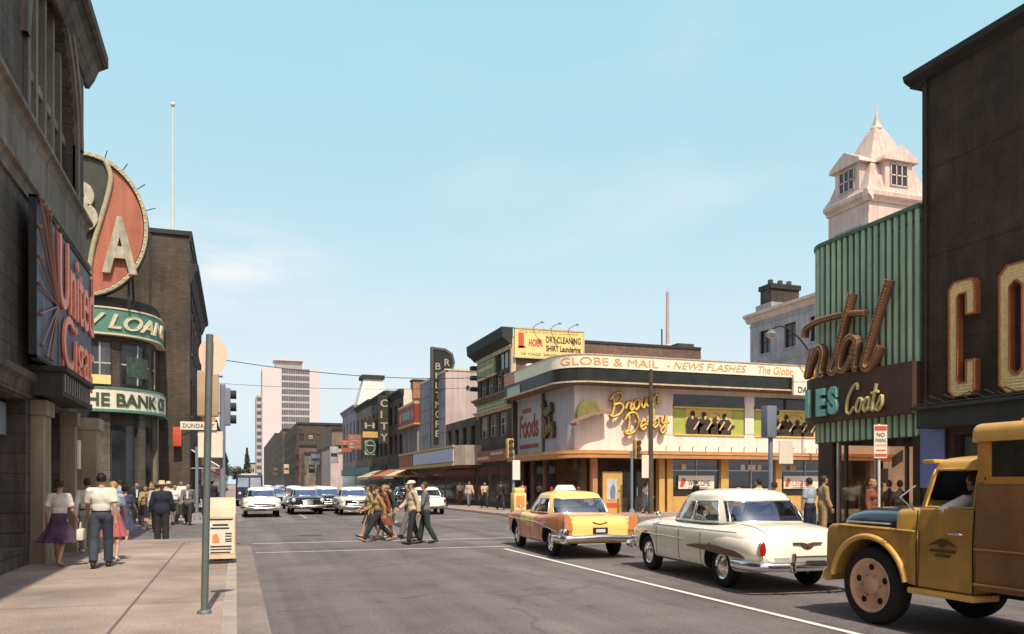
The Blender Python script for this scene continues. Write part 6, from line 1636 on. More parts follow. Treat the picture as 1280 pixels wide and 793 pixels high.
# ================================================================ cinema, and the shops further up the right side
def cinema():
    b = thing('dark_shop_building', 'small dark two storey shop between the brick building and the cinema', 'building', (20, 60, 0))
    Fw = west(16.5)
    ops = [(c[0], c[1], 4.5, 6.0) for c in cols(-65.2, -56.1, 4, 1.2)]
    wall(b, Fw, -65.3, -56.05, 0, 6.6, ops, W['soot']); shell(b, 16.5, 28, 56.05, 65.3, 6.6, W['soot'], 'n')
    for o in ops: window(b, Fw, o, .2)
    m = MB(); m.fbox(Fw, -65, -56.4, 2.9, 3.8, .02, .4); m.build('shop_sign', M('dull_orange_sign', (.34, .12, .06), .6), b)
    m = MB(); m.fbox(Fw, -65, -56.4, .5, 2.8, -.02, .05); m.build('shop_window', W['win_br'], b)
    c = thing('cinema_building', 'windowless grey and pinkish rendered cinema block with a flat roof', 'cinema', (22, 70, 0))
    wall(c, Fw, -75.3, -65.4, 0, 11.0, [], W['grey_p'], name='front_wall'); wall(c, south(65.4), 16.5, 34, 0, 11.15, [], W['pink_p'], name='end_wall'); shell(c, 16.5, 34, 65.4, 75.3, 11.1, W['grey_p'], 'ne')
    m = MB(); m.fbox(Fw, -75.35, -65.4, 11.0, 11.2, -.2, .08); m.fbox(south(65.4), 16.4, 34, 11.15, 11.28, -.2, .06); m.build('coping', W['trim'], c)
    m = MB()
    for z in (6.0, 7.2, 8.4, 9.6): m.fbox(Fw, -75.3, -65.42, z, z + .03, .0, .012)
    m.build('panel_joint', W['dtrim'], c)
    m = MB(); m.lathe([(0, .1), (.14, .08), (.16, 0)], 12, (18.4, 65.3, 9.8), 'y'); m.build('wall_vent', W['dtrim'], c)
    m = MB(); m.tube([(17.6, 70, 11.1), (17.6, 70, 13.2)], .03, 6); m.tube([(17.3, 70, 12.9), (17.9, 70, 12.9)], .02, 6); m.build('aerial', W['wire'], c)
    s = thing('vertical_sign', 'tall dark upright cinema sign with rounded top and letters down its face', 'sign', (15.7, 68, 4.8))
    F = south(68.0, .75); prof = [(15.15, 4.9), (16.3, 4.9), (16.3, 11.0), (17.0, 11.4), (17.25, 12.2), (17.05, 13.0), (16.4, 13.4), (15.15, 13.5)]
    m = MB(); m.prism(F, prof, -.5, .0); m.build('case', M('sign_case_green_black', (.022, .024, .022), .5, .2, 2), s)
    m = MB(); m.ring_prism(F, prof, [(15.3, 5.05), (16.15, 5.05), (16.15, 11.05), (16.85, 11.5), (17.05, 12.2), (16.9, 12.85), (16.3, 13.2), (15.3, 13.3)], -.02, .06); m.build('edge_tube', M('dull_tube', (.10, .095, .075), .5), s)
    for k, ch in enumerate('BILTMORE'): text(ch, F, 15.5, 11.55 - .83 * k, .58, M('dull_letter', (.36, .33, .25), .5), s, depth=.04, c=.01, width=.14 if ch == 'I' else .46, bold=.01)
    text('R', F, 16.3, 11.9, .6, M('dull_letter', (.36, .33, .25), .5), s, depth=.03, c=.01, width=.5, bold=.02)
    q = thing('cinema_marquee', 'wide cinema marquee with blank pale blue panel and red trim over the pavement', 'marquee', (14.6, 66, 3))
    m = MB(); x0, x1, y0, y1 = 14.7, 16.5, 55.0, 77.0
    plan = [(x1, y0), (x0 + .6, y0), (x0, y0 + .8), (x0, y1 - .8), (x0 + .6, y1), (x1, y1)]
    m.prism(Fr((0, 0, 0), (1, 0, 0), (0, 0, 1), (0, 1, 0)), plan, 3.05, 4.45); m.build('canopy', M('marquee_cream', (.36, .31, .26), .6), q)
    Fm = west(x0)
    m = MB(); m.fbox(Fm, -69.6, -55.9, 3.3, 4.25, .0, .06); m.build('letter_panel', M('marquee_blue_panel', (.58, .63, .76), .5, .05, 2), q)
    m = MB(); m.fbox(Fm, -76.0, -70.0, 3.3, 4.25, .0, .05); m.build('end_panel', M('marquee_red_panel', (.40, .13, .08), .6, .4, 3), q)
    m = MB(); m.fbox(Fm, -76.1, -55.8, 4.3, 4.48, .0, .1); m.fbox(Fm, -76.1, -55.8, 3.0, 3.2, 0, .1); m.build('trim', W['ochre'], q)
    m = MB(); m.fbox(Fw, -75, -65.6, .13, 3.0, -.1, .03); m.build('lobby_front', W['win_br'], c)
cinema()

def row_right():
    Fw = west(16.5)
    spec = [
     # y0, y1, h, wall, label, rows, ncols
     (75.5, 83.0, 9.6, 'grey_p', 'grey ribbed shop building with a red sign panel past the cinema', None, 0),
     (83.2, 92.0, 11.6, 'brick_d', 'dark shop building with upright neon sign up the right side', (5, 8.2), 3),
     (92.2, 104.0, 12.4, 'soot', 'dark grey building with ornate roofline up the right side', (5, 8.4), 4),
     (104.2, 118.0, 12.6, 'soot_l', 'grey stone building with pilasters far up the right side', (5, 8.6), 4),
     (118.2, 134.0, 13.2, 'grey_p', 'tall narrow grey front at the end of the nearer right row', (5, 9), 4),
    ]
    for y0, y1, h, mt, lab, rows, n in spec:
        b = thing('shop_building', lab, 'building', (20, (y0 + y1) / 2, 0))
        ops = [(c[0], c[1], z, z + 2.0) for z in rows for c in cols(-y1 + .3, -y0 - .3, n, 1.3)] if rows else []
        wall(b, Fw, -y1, -y0, 0, h, ops, W[mt]); wall(b, south(y0), 16.5, 30, 0, h, [], W[mt] if y0 != 83.2 else W['white_w'], name='end_wall'); shell(b, 16.5, 30, y0, y1, h, W[mt], 'ne')
        for o in ops: window(b, Fw, o, .2, 'frame_d', 'win_d')
        cornice(b, Fw, -y1, -y0, cprof(h - .7, .7, .45), W['dtrim'] if mt != 'grey_p' else W['grey_p'])
        m = MB(); m.fbox(Fw, -y1 + .3, -y0 - .3, 3.0, 3.9, 0, .25); m.build('shop_sign', W[random.choice(['letter_r', 'green_s', 'letter_o', 'dtrim'])], b)
        m = MB(); m.fbox(Fw, -y1 + .3, -y0 - .3, .4, 2.9, -.02, .04); m.build('shop_window', W['win_d'], b)
        if not rows:
            m = MB()
            for a in lin(-y1 + .3, -y0 - .3, 14): m.fbox(Fw, a - .06, a + .06, 4.2, 7.4, 0, .16)
            m.build('ribs', W['grey_p'], b)
            m = MB(); m.fbox(Fw, -y1 - .2, -y0 + .2, 7.5, 9.3, .02, .5); so = m.build('sign_panel', M('deep_red_panel', (.26, .05, .04), .6, .2, 2), b)
            m = MB(); m.fbox(Fw, -y1 - .2, -y0 + .2, 9.3, 9.5, .0, .56); m.fbox(Fw, -y1 - .2, -y0 + .2, 7.35, 7.5, .0, .56); m.build('sign_edge', W['ochre'], so)
            for a in (-y1 + .9, -y0 - .9):
                m = MB(); m.prism(Fw, [(a + .5 * cos(q), 8.35 + .5 * sin(q)) for q in lin(0, 2 * pi, 17)[:-1]], .5, .55); m.build('sign_disc', W['letter_r'], so)
            m = MB(); m.fbox(Fw, -y1 + 1.9, -y0 - 1.9, 8.0, 8.8, .5, .54); m.build('sign_lettering_panel', W['green_s'], so)
    # a white chimney-like tower and brick stack on the roofs
    t = thing('roof_turret', 'white tapering roof turret with dark cap above the right row', 'turret', (20, 128, 13))
    m = MB(); b = bmesh.new(); bmesh.ops.create_cone(b, cap_ends=True, segments=4, radius1=4.2, radius2=2.0, depth=5.6, matrix=Matrix.Translation((20.6, 130, 15.6)) @ Matrix.Rotation(pi / 4, 4, 'Z')); m.bm(b); m.build('turret', W['white_w'], t)
    m = MB(); m.box(18.8, 22.4, 128.2, 131.8, 18.35, 18.95); m.build('cap', W['dtrim'], t)
    c = thing('brick_stack', 'orange brick stack beside a white wall on the shop roofs', 'chimney', (18, 87, 11)); m = MB(); m.box(17.4, 18.9, 82.6, 84, 10.6, 12.4); m.build('stack', M('orange_brick', (.40, .20, .10), .9, .2, 1, brick=(.23, .075, .01)), c); m = MB(); m.box(17.3, 19, 82.5, 84.1, 12.4, 12.55); m.build('cap', W['dtrim'], c)
    # projecting signs
    for y, x0, x1, z0, z1, word, mt, lab in ((90, 15.0, 16.3, 6.2, 11.6, 'CITY', 'dtrim', 'dark upright sign with pale letters on the dark shop building'), (99, 14.6, 16.3, 5.0, 9.6, 'HALL', 'letter_dk', 'brown upright sign with pale letters further up the right side'), (111, 14.4, 16.3, 6.4, 8.4, 'CAFE', 'salmon', 'small red upright sign far up the right side')):
        s = thing('vertical_sign', lab, 'sign', (x0, y, z0)); F = south(y)
        m = MB(); m.fbox(F, x0, x1, z0, z1, -.35, 0); m.build('case', W[mt], s)
        n = len(word); st = (z1 - z0 - .3) / n
        for k, ch in enumerate(word): text(ch, F, x0 + .25, z1 - .2 - st * (k + .85), st * .62, M('dull_letter2', (.42, .38, .28), .5), s, depth=.03, c=.005, width=x1 - x0 - .5 if ch != 'I' else .2, bold=.02)
        m = MB(); m.tube([(x1, y + .1, z1 - .3), (16.6, y + .1, z1 - .3)], .04, 6); m.build('bracket', W['wire'], s)
    for k, (y, x0, x1, z0, z1, mt, lab) in enumerate(((122, 14.9, 16.4, 6.4, 8.2, 'salmon', 'dull red box sign far along the right row'), (139, 15.0, 16.4, 5.2, 8.0, 'lav', 'grey upright box sign past the tall narrow front'), (190, 16.2, 18.3, 6, 8.6, 'blue_p', 'blue grey box sign on the brown brick building'), (270, 14.6, 16.2, 5, 8, 'trim', 'cream box sign on the broad brick block'), (330, 13.8, 15.6, 5, 8, 'brick_r', 'brownish box sign on the dark grey distant block'))):
        q = thing('hanging_sign', lab, 'sign', (x0, y, z0)); m = MB(); m.box(x0, x1, y, y + .4, z0, z1, ch=.04); m.build('sign_box', W[mt], q, smooth=40)
        m = MB(); m.box(x0 + .15, x1 - .15, y - .03, y, lerp(z0, z1, .4), lerp(z0, z1, .6)); m.build('sign_line', W['letter_dk'], q); m = MB(); m.box(x0, x1 + 1.2, y + .15, y + .25, z1, z1 + .1); m.build('bracket', W['wire'], q)
    g = thing('round_sign', 'green ring sign hanging from the right row', 'sign', (14.9, 95, 6)); m = MB(); m.tube([(14.9 + .55 * cos(a), 95, 6.0 + .75 * sin(a)) for a in lin(0, 2 * pi, 25)[:-1]], .13, 8, closed=True); m.build('ring', W['green_s'], g, smooth=60)
    m = MB(); m.box(14.0, 16.4, 94.9, 95.1, 7.1, 7.8, ch=.03); m.build('lamp_box', W['ochre'], g)
    # awnings over the shops
    for i, (y0, y1, mt, lab) in enumerate(((77, 82.5, 'awn_c', 'cream canvas awning nearest the cinema marquee'), (84, 91, 'awn_r', 'red canvas awning in the middle of the right row'), (93, 102, 'awn_c', 'cream canvas awning furthest up the right row'))):
        a = thing('shop_awning', lab, 'awning', (16.5, (y0 + y1) / 2, 2.6)); m = MB(); m.add([(16.5, y0, 3.4), (16.5, y1, 3.4), (14.3, y1, 2.5), (14.3, y0, 2.5), (14.3, y0, 2.2), (14.3, y1, 2.2)], [(0, 1, 2, 3), (3, 2, 5, 4)]); m.build('canvas', W[mt], a)
        m = MB(); m.tube([(16.5, y0, 2.5), (14.3, y0, 2.5)], .03, 6); m.tube([(16.5, y0, 3.4), (14.3, y0, 2.5)], .04, 6); m.build('awning_arm', W['ochre'], a)
    # further blocks: pink low wall, brown block, dark blocks
    far = [(205, 215, 16.0, 23, 9.5, 'soot_l', 'small grey two storey front before the broad brick block'), (217, 232, 15.5, 21, 12.0, 'brick_r', 'narrow red brick front against the broad brick block'), (150, 166, 16.3, 24, 8.0, 'pink_p', 'pale pink low building end at the far right row'), (168, 200, 18.5, 32, 13.2, 'brick_b', 'brown brick building behind the pale pink one'), (238, 300, 16.4, 32, 19.2, 'brick_d', 'broad dark brick block in the distance'), (301, 370, 15.8, 30, 21.5, 'soot', 'dark grey distant block below the tower'), (371, 520, 16.2, 30, 24, 'soot', 'last dark block before the apartment tower')]
    for y0, y1, x0, x1, h, mt, lab in far:
        b = thing('distant_building', lab, 'building', ((x0 + x1) / 2, y0, 0)); F, Fs = west(x0), south(y0)
        nw = max(2, int((x1 - x0) / 2.6)); rows = [z for z in (4.4, 7.6, 10.8, 14, 17) if z + 2.6 < h] if mt != 'pink_p' else []
        ops = [(c[0], c[1], z, z + 2.0) for z in rows for c in cols(x0, x1, nw, 1.5)]
        opw = [(c[0], c[1], z, z + 2.0) for z in rows for c in cols(-y1, -y0, 7, 2.4)]
        wall(b, Fs, x0, x1, 0, h, ops, W[mt], .25); wall(b, F, -y1, -y0, 0, h, opw, W[mt], .3)
        for o in opw: window(b, F, o, .3, fw=.2)
        shell(b, x0, x1, y0, y1, h, W[mt], 'ne')
        for o in ops: window(b, Fs, o, .25, fw=.12)
        m = MB(); m.fbox(Fs, x0 - .2, x1, h - .5, h + .1, -.1, .3); m.build('cornice', W['dtrim'] if mt != 'pink_p' else W['pink_p'], b)
row_right()

# ================================================================ apartment tower at the end of the street
def apartment():
    t = thing('apartment_tower', 'tall pale pink apartment tower with a grid of windows at the end of the street', 'tower', (38, 650, 0))
    y0, h = 645, 91
    pk = M('tower_pink_panel', (.62, .55, .54), .8, .04, .05); gr = M('tower_grid', (.44, .42, .40), .8, .08, .1); dk = M('tower_window', (.10, .105, .12), .3, .3, .5)
    slab(t, 'blank_wall', 19, 33.0, y0, y0 + 40, 0, h, pk); slab(t, 'blank_wall', 54.2, 61.6, y0, y0 + 40, 0, h, pk)
    slab(t, 'window_wall', 33.002, 54.2, y0 + .3, y0 + 40, 0, h - .6, gr)
    slab(t, 'rear_wing', 14.9, 18.9, y0 + 12, y0 + 52, 0, 70.5, gr)
    F = south(y0 + .3)
    for j in range(15):
        z = h - 4.2 - j * 5.3
        for i in range(4):
            a = 33.4 + i * 5.2
            m = MB()
            for u in (0, 1.28, 2.56, 3.84): m.fbox(F, a + u, a + u + 1.05, z, z + 3.7, 0, .12)
            m.build('window', dk, t)
    for j in range(12):
        m = MB(); m.fbox(south(y0 + 12), 15.3, 18.6, 66 - j * 5.3, 68.8 - j * 5.3, 0, .12); m.build('window', dk, t)
    slab(t, 'penthouse', 29, 49, y0 + 8, y0 + 24, h, h + 6.5, M('tower_penthouse', (.36, .33, .31), .8, .2, .2)); slab(t, 'penthouse_roof', 27.5, 50, y0 + 6, y0 + 26, h + 6.5, h + 7.6, pk)
    m = MB(); m.tube([(38, y0 + 14, h + 7), (38, y0 + 14, h + 14)], .3, 6); m.build('mast', pk, t)
    b = thing('distant_building', 'small pinkish building at the very end of the street', 'building', (10, 640, 0)); slab(b, 'wall', 8.5, 13.8, 655, 668, 0, 17, M('distant_pink', (.42, .33, .30), .9)); slab(b, 'roof', 8.2, 14.1, 654.8, 668.5, 17, 18, W['dtrim'])
    for k in range(6): slab(b, 'window', 9.2 + (k % 3) * 1.5, 10.1 + (k % 3) * 1.5, 654.7, 655, 6 + 5 * (k // 3), 8.4 + 5 * (k // 3), W['win_d'])
    tr = thing('tree', 'dark pointed tree at the far end of the street', 'tree', (7.4, 600, 0))
    m = MB(); m.tube([(7.4, 600, 0), (7.4, 600, 8), (7.4, 600, 20)], [.6, .45, .1], 7); m.build('trunk', W['pole_w'], tr)
    m = MB(); rr = random.Random(5)
    for i in range(900):
        z = rr.uniform(3, 27); r = (27.5 - z) / 24 * 4.4 * rr.uniform(.25, 1.05); a = rr.uniform(0, 2 * pi); c = Vector((7.4 + r * cos(a), 600 + r * sin(a), z)); u = Vector((rr.uniform(-1, 1), rr.uniform(-1, 1), rr.uniform(-.6, .6))).normalized() * .8; v = u.orthogonal().normalized() * .5
        m.quad(c - u, c - v, c + u, c + v)
    m.build('crown', M('foliage_dark', (.045, .06, .035), .9, .4, .5), tr)
    for k, (x, y, s, lab) in enumerate(((1, 560, 1.0, 'small rounded tree at the left end of the street'), (-8, 620, 1.3, 'larger rounded tree at the far left end of the street'))):
        q = thing('tree', lab, 'tree', (x, y, 0)); m = MB(); m.tube([(x, y, 0), (x, y, 7 * s)], [.5, .25], 7); m.build('trunk', W['pole_w'], q); m = MB()
        for i in range(700):
            a, e = rr.uniform(0, 2 * pi), rr.uniform(-1.2, 1.5); r = 5 * s * rr.uniform(.4, 1) * (1 + .25 * sin(3 * a) * cos(2 * e)); c = Vector((x + r * cos(a) * cos(e), y + r * sin(a) * cos(e), 8.5 * s + r * .8 * sin(e))); u = Vector((rr.uniform(-1, 1), rr.uniform(-1, 1), rr.uniform(-.6, .6))).normalized() * .8; v = u.orthogonal().normalized() * .55
            m.quad(c - u, c - v, c + u, c + v)
        m.build('crown', M('foliage_mid', (.06, .075, .04), .9, .4, .5), q)
apartment()

# ================================================================ right side, beyond: pale stone block and its tower
def stone_tower():
    t = thing('pale_stone_building', 'pale grey stone building with small dark windows behind the restaurant', 'building', (56, 67, 0))
    x0, y0, y1, h = 51.8, 61.3, 73.2, 19.6
    F = west(x0)
    ops = [(-71.6, -69.8, 15.2, 17.6), (-67.6, -65.8, 15.2, 17.6), (-71.6, -69.8, 10, 13), (-67.6, -65.8, 10, 13), (-63.8, -62.2, 15.2, 17.6)]
    wall(t, F, -y1, -y0, 0, h, ops, W['lav']); shell(t, x0, 75, y0, y1, h, W['lav'], 'nse')
    for o in ops: window(t, F, o, .3, 'frame_d', 'win_d', nx=2, ny=2, fw=.1, sill='lav')
    cornice(t, F, -y1 - .5, -y0, cprof(h - .9, .9, .6), W['tower']); cornice(t, F, -y1, -y0, cprof(14.0, .35, .2), W['lav'], 'string_course'); cornice(t, F, -y1, -y0, cprof(18.2, .2, .12), W['lav'], 'string_course')
    c = thing('brick_chimney', 'stout dark brick chimney on the left end of the pale stone roof', 'chimney', (53.6, 71.6, h))
    m = MB(); m.box(52.5, 56.0, 70.6, 72.4, h - .3, h + 2.4); m.build('stack', W['brick_d'], c); m = MB(); m.box(52.35, 56.15, 70.45, 72.55, h + 2.4, h + 2.9); m.build('cap', W['dtrim'], c)
    m = MB(); m.box(52.2, 56.3, 70.2, 72.8, h - .3, h + .9); m.build('base', W['lav'], c)
    for x in (53.1, 54.3, 55.4):
        m = MB(); m.lathe([(.3, h + 2.9), (.26, h + 3.5), (.22, h + 3.5)], 12, (x, 71.5, 0)); m.build('chimney_pot', W['brick_d'], c, smooth=50)
    g = thing('clock_style_tower', 'cream stone tower with steep pointed roof and dormer windows', 'tower', (54.9, 58.7, 0))
    xa, xb, ya, yb, ht = 51.8, 58.2, 56.2, 61.2, 26.2
    Fw, Fs = west(xa), south(ya)
    ow = [(-60.2 + k * 1.35, -60.2 + k * 1.35 + .8, 20.8, 23.3) for k in range(3)]
    wall(g, Fw, -yb, -ya, 0, ht, ow, W['tower'], .3); wall(g, Fs, xa, xb, 0, ht, [], W['tower']); shell(g, xa, xb, ya, yb, ht, W['tower'], 'ne')
    for o in ow:
        window(g, Fw, o, .3, 'frame_d', 'win_d', ny=2)
        cx = (o[0] + o[1]) / 2
        m = MB(); m.prism(Fw, [(cx + .52 * cos(a), 23.3 + .52 * sin(a)) for a in lin(0, pi, 10)], .0, .03); m.build('window_arch', W['win_d'], g)
    m = MB(); m.fbox(Fw, -yb + .8, -ya - .8, 24.1, 24.4, 0, .06); m.build('band_course', W['lav'], g)
    for Fq, a0, a1 in ((Fw, -yb - .1, -ya + .55), (Fs, xa - .55, xb + .3)):
        cornice(g, Fq, a0, a1, [(-.05, ht), (.12, ht), (.2, ht + .25), (.5, ht + .45), (.55, ht + .8), (.3, ht + .95), (-.05, ht + .95)], W['tower'])
    # bell-cast pyramid roof
    m = MB(); cx, cy = (xa + xb) / 2, (ya + yb) / 2; zr = ht + .85
    prof = [(1.12, 0), (.98, .75), (.88, 1.7), (.78, 2.6), (.55, 4.2), (.32, 5.8), (.12, 7.0), (.10, 7.15), (.0, 8.3)]
    V = [(cx + sx * (xb - xa) / 2 * r, cy + sy * (yb - ya) / 2 * r, zr + z) for r, z in prof for sx, sy in ((-1, -1), (1, -1), (1, 1), (-1, 1))]
    m.add(V, [(i * 4 + k, i * 4 + (k + 1) % 4, (i + 1) * 4 + (k + 1) % 4, (i + 1) * 4 + k) for i in range(len(prof) - 1) for k in range(4)]); m.build('spire_roof', M('spire_pale', (.60, .47, .40), .8, .1, 1, streak=.25), g)
    m = MB(); m.lathe([(.5, zr + 6.7), (.55, zr + 6.85), (.35, zr + 7.1), (.12, zr + 7.6), (.05, zr + 8.9), (0, zr + 9.0)], 12, (cx, cy, 0)); m.build('finial', W['tower'], g, smooth=50)
    for Fq, ca in ((Fw, -cy), (Fs, cx)):
        out = .10
        m = MB(); m.fbox(Fq, ca - 1.5, ca + 1.5, zr + .3, zr + 2.9, -2.2, out); d = m.build('dormer', W['tower'], g)
        m = MB(); m.prism(Fq, [(ca - 1.95, zr + 2.85), (ca + 1.95, zr + 2.85), (ca + 1.8, zr + 3.2), (ca, zr + 4.2), (ca - 1.8, zr + 3.2)], -2.4, out + .35); m.build('dormer_roof', W['tower'], d)
        m = MB(); m.fbox(Fq, ca - .95, ca + .95, zr + .75, zr + 2.6, out - .02, out + .03); m.build('dormer_pane', W['win_d'], d)
        m = MB()
        for k in range(4): m.fbox(Fq, ca - .95 + k * .6, ca - .95 + k * .6 + .1, zr + .75, zr + 2.6, out + .03, out + .1)
        for z in (.7, 1.6, 2.55): m.fbox(Fq, ca - 1.0, ca + 1.0, zr + z, zr + z + .1, out + .03, out + .1)
        m.build('dormer_frame', W['tower'], d)
stone_tower()
# ================================================================ near right: corner clothes store with ribbed green front
def green_store():
    t = thing('clothes_store', 'corner clothes store clad in ribbed green enamel with brown script sign', 'store', (20, 18, 0))
    x0, ya, yb, r = 16.5, 16.08, 20.55, .9
    P = [(30, yb + .0)] + [(x0 + r + r * cos(a), yb - r + r * sin(a)) for a in lin(pi / 2, pi, 10)] + [(x0, ya)]
    R = Rib([(p[0], p[1]) for p in P]); L = R.L[-1]
    # a runs from the cross-street side round the corner to the street side; its outward side is on the left of travel
    class RF:
        def p(s, a, b, c=0): return R.p(a, b, c)
    F = RF(); ay = lambda y: L - (y - ya)
    def band(m, *q): a0, a1, b0, b1, c0, c1 = q; R.band(m, a0, a1, b0, b1, c0, c1)
    a_c = R.at_x(16.5 + r) if False else 12.5
    m = MB(); band(m, 0, L, 2.95, 8.75, -.3, 0); m.build('wall', W['green_gap'], t)
    m = MB(); pitch = .235; n = int(L / pitch)
    for i in range(n):
        a = L - (i + .5) * pitch
        if a < 6: break
        for b0, b1 in ((4.82, 8.78), (2.92, 3.50)):
            V = []; K = 7
            for b in (b0, b1):
                for k in range(K): th = pi * k / (K - 1); V.append(F.p(a + .070 * cos(th), b, .01 + .06 * sin(th)))
            m.add(V, [(k, k + 1, K + k + 1, K + k) for k in range(K - 1)] + [tuple(range(K)), tuple(range(K, 2 * K))])
    m.build('ribbed_cladding', W['green_rib'], t)
    m = MB(); band(m, 0, L, 8.74, 8.84, -.1, .10); m.build('coping', W['green_gap'], t)
    m = MB(); band(m, 0, L, 3.50, 4.82, 0, .30); m.build('fascia', M('fascia_brown', (.085, .045, .03), .6, .25, 2, streak=.2), t)
    m = MB(); m.prism(Fr((0, 0, 0), (1, 0, 0), (0, 0, 1), (0, 1, 0)), [(p.x, p.y) for p in R.P] + [(30, ya)], 8.4, 8.45); m.build('roof', W['roofing'], t)
    m = MB(); m.quad((x0 + .1, ya, 0), (30, ya, 0), (30, ya, 8.7), (x0 + .1, ya, 8.7)); m.quad((30, ya, 0), (30, yb, 0), (30, yb, 8.7), (30, ya, 8.7)); m.build('side_wall', W['brick_d'], t)
    m = MB(); m.prism(Fr((0, 0, 0), (1, 0, 0), (0, 0, 1), (0, 1, 0)), [(p.x, p.y) for p in R.P] + [(30, ya)], 2.90, 2.94); m.build('ceiling', W['frame_d'], t)
    # shop windows, glazed on both streets so that the far corner shows through
    m = MB(); band(m, 0, L, .13, .55, -.25, .02); m.build('stall_riser', W['brown_w'], t)
    m = MB(); band(m, 4, ay(16.25), .55, 2.9, -.10, -.08); m.build('shop_window', G['shop'], t)
    m = MB()
    for a in (4, 7, 9.6, 12.0, ay(19.15), ay(17.7), ay(16.25)): band(m, a - .04, a + .04, .55, 2.92, -.14, -.03)
    m.build('window_bars', W['alu'], t)
    m = MB(); band(m, ay(16.30), L, .13, 2.95, -.3, .06); m.build('pier', W['brown_w'], t)
    m = MB(); band(m, ay(20.0), ay(19.3), .13, 2.95, -.3, .02); m.build('pier', M('pier_dark_brown', (.06, .04, .03), .7), t)
    m = MB(); m.box(21.5, 21.6, 16.2, 18.3, .13, 2.9); m.build('display_back', M('interior_brown', (.15, .095, .062), .9, .6, .9), t)
    # mannequins in the window
    for k, (x, y, c1, c2) in enumerate(((17.3, 18.9, (.35, .30, .25), (.2, .06, .05)), (17.5, 18.2, (.28, .17, .12), (.12, .1, .09)), (17.2, 17.5, (.45, .42, .38), (.22, .2, .19)), (17.6, 16.9, (.3, .24, .2), (.25, .12, .1)))):
        d = thing('mannequin', ('pale', 'tan', 'light grey', 'brownish')[k] + ' dressed mannequin' + (' nearest the corner of the green store window', ' second from the corner in the green store window', ' third from the corner in the green store window', ' beside the right pier in the green store window')[k], 'mannequin', (x, y, .5))
        m = MB(); m.lathe([(.22, .55), (.2, .8), (.14, 1.05), (.18, 1.3), (.19, 1.45), (.06, 1.52), (.05, 1.58)], 16, (x, y, 0), sx=.8); m.build('dress', cloth('display%d' % k, c1), d, smooth=60)
        m = MB(); m.ball((x, y, 1.70), (.08, .09, .11), 12); m.build('head', SK['fair'], d, smooth=60)
        m = MB()
        for s in (-1, 1): m.tube([(x, y + s * .18, 1.44), (x - .05, y + s * .25, 1.2), (x - .15, y + s * .2, 1.0)], [.045, .04, .03], 8)
        m.build('arms', cloth('displayarm%d' % k, c2), d, smooth=60)
    m = MB(); m.fbox(west(16.75), -17.95, -17.45, 1.72, 2.12, 0, .02); tag(m.build('window_card', W['sign_w']), 'white price card hung in the green store window', 'card')
    m = MB(); Fq = Fr((16.8, 17.2, 0), (-.3, -.9, .3), (-1, 0, 0)); m.fbox(Fq, -.25, .35, 2.2, 2.5, 0, .02); tag(m.build('window_card', W['trim']), 'tilted cream card hung at the right of the green store window', 'card')
    # big script sign
    s = thing('script_sign', 'huge brown bulb-studded script letters across the green ribbed front', 'sign', (16.3, 18.6, 4.8))
    Fw = west(16.5); mats = [W['brown_l'], M('brown_side', (.13, .06, .035), .6)]
    strokes = [
     ([(18.21, 6.98), (18.40, 6.45), (18.78, 5.46), (19.03, 4.98), (18.90, 4.86), (18.72, 5.0)], .10),
     ([(20.20, 6.10), (20.12, 6.36), (19.75, 6.46), (19.3, 6.5), (18.46, 6.47), (17.72, 6.36)], .08),
     ([(17.97, 5.62), (18.2, 5.80), (18.45, 5.66), (18.64, 5.33), (18.69, 4.98), (18.5, 4.88), (18.25, 5.15), (18.0, 5.62), (18.08, 4.95), (17.95, 4.84)], .092),
     ([(16.85, 7.04), (17.22, 6.25), (17.62, 5.3), (17.74, 4.92), (17.58, 4.80), (17.36, 5.0), (17.16, 5.36)], .10),
     ([(19.80, 5.72), (19.95, 5.30), (20.06, 4.90), (19.9, 5.25), (19.62, 5.62), (19.45, 5.70), (19.36, 5.5), (19.46, 5.1), (19.44, 4.88), (19.3, 4.9)], .092),
    ]
    m = MB(); bulbs = MB()
    for pts, rad in strokes:
        q = catmull([(-y, z, 0) for y, z in pts], 6)
        Q = [Fw.p(p[0], p[1], .30) for p in q]
        rs = [rad] * len(Q)
        m.tube([Fw.p(p[0], p[1], .24) for p in q], [x * 1.15 for x in rs], 8, 1); m.tube(Q, rs, 8, 0)
        acc = 0
        for a, b in zip(Q, Q[1:]):
            nrm = (b - a).cross(Vector((-1, 0, 0))).normalized(); kk = max(1, int((b - a).length / .075))
            for j in range(kk):
                for o in (-.055, .055): bulbs.ball(a.lerp(b, j / kk) + nrm * o + Vector((-rad * .88, 0, 0)), .018, 5)
    m.build('letters', mats, s, smooth=60); bulbs.build('bulbs', M('dim_bulb', (.42, .27, .12), .3), s)
    e = thing('fascia_sign', 'mint block letters and yellow script Coats on the brown fascia', 'sign', (16.2, 18.5, 3.7))
    text('S', Fw, -19.05, 3.74, .70, W['mint'], e, depth=.10, c=.31, width=.36, bold=.05)
    text('E', Fw, -19.55, 3.72, .72, W['mint'], e, depth=.10, c=.31, width=.36, bold=.05); text('I', Fw, -20.02, 3.72, .74, W['mint'], e, depth=.10, c=.31, width=.16, bold=.05)
    script('Coats', Fw, -18.42, 3.66, .78, .045, [M('letter_pale_yellow', (.55, .50, .22), .5), W['letter_dk']], e, rot=.0, slant=.25, c=.36, kx=.86)
    m = MB(); m.fbox(west(16.42), -16.0, -15.27, 1.6, 3.32, 0, .05); tag(m.build('panel_sign', W['blue_pan']), 'plain blue upright panel on the dark brown wall beside the green store', 'panel')
green_store()

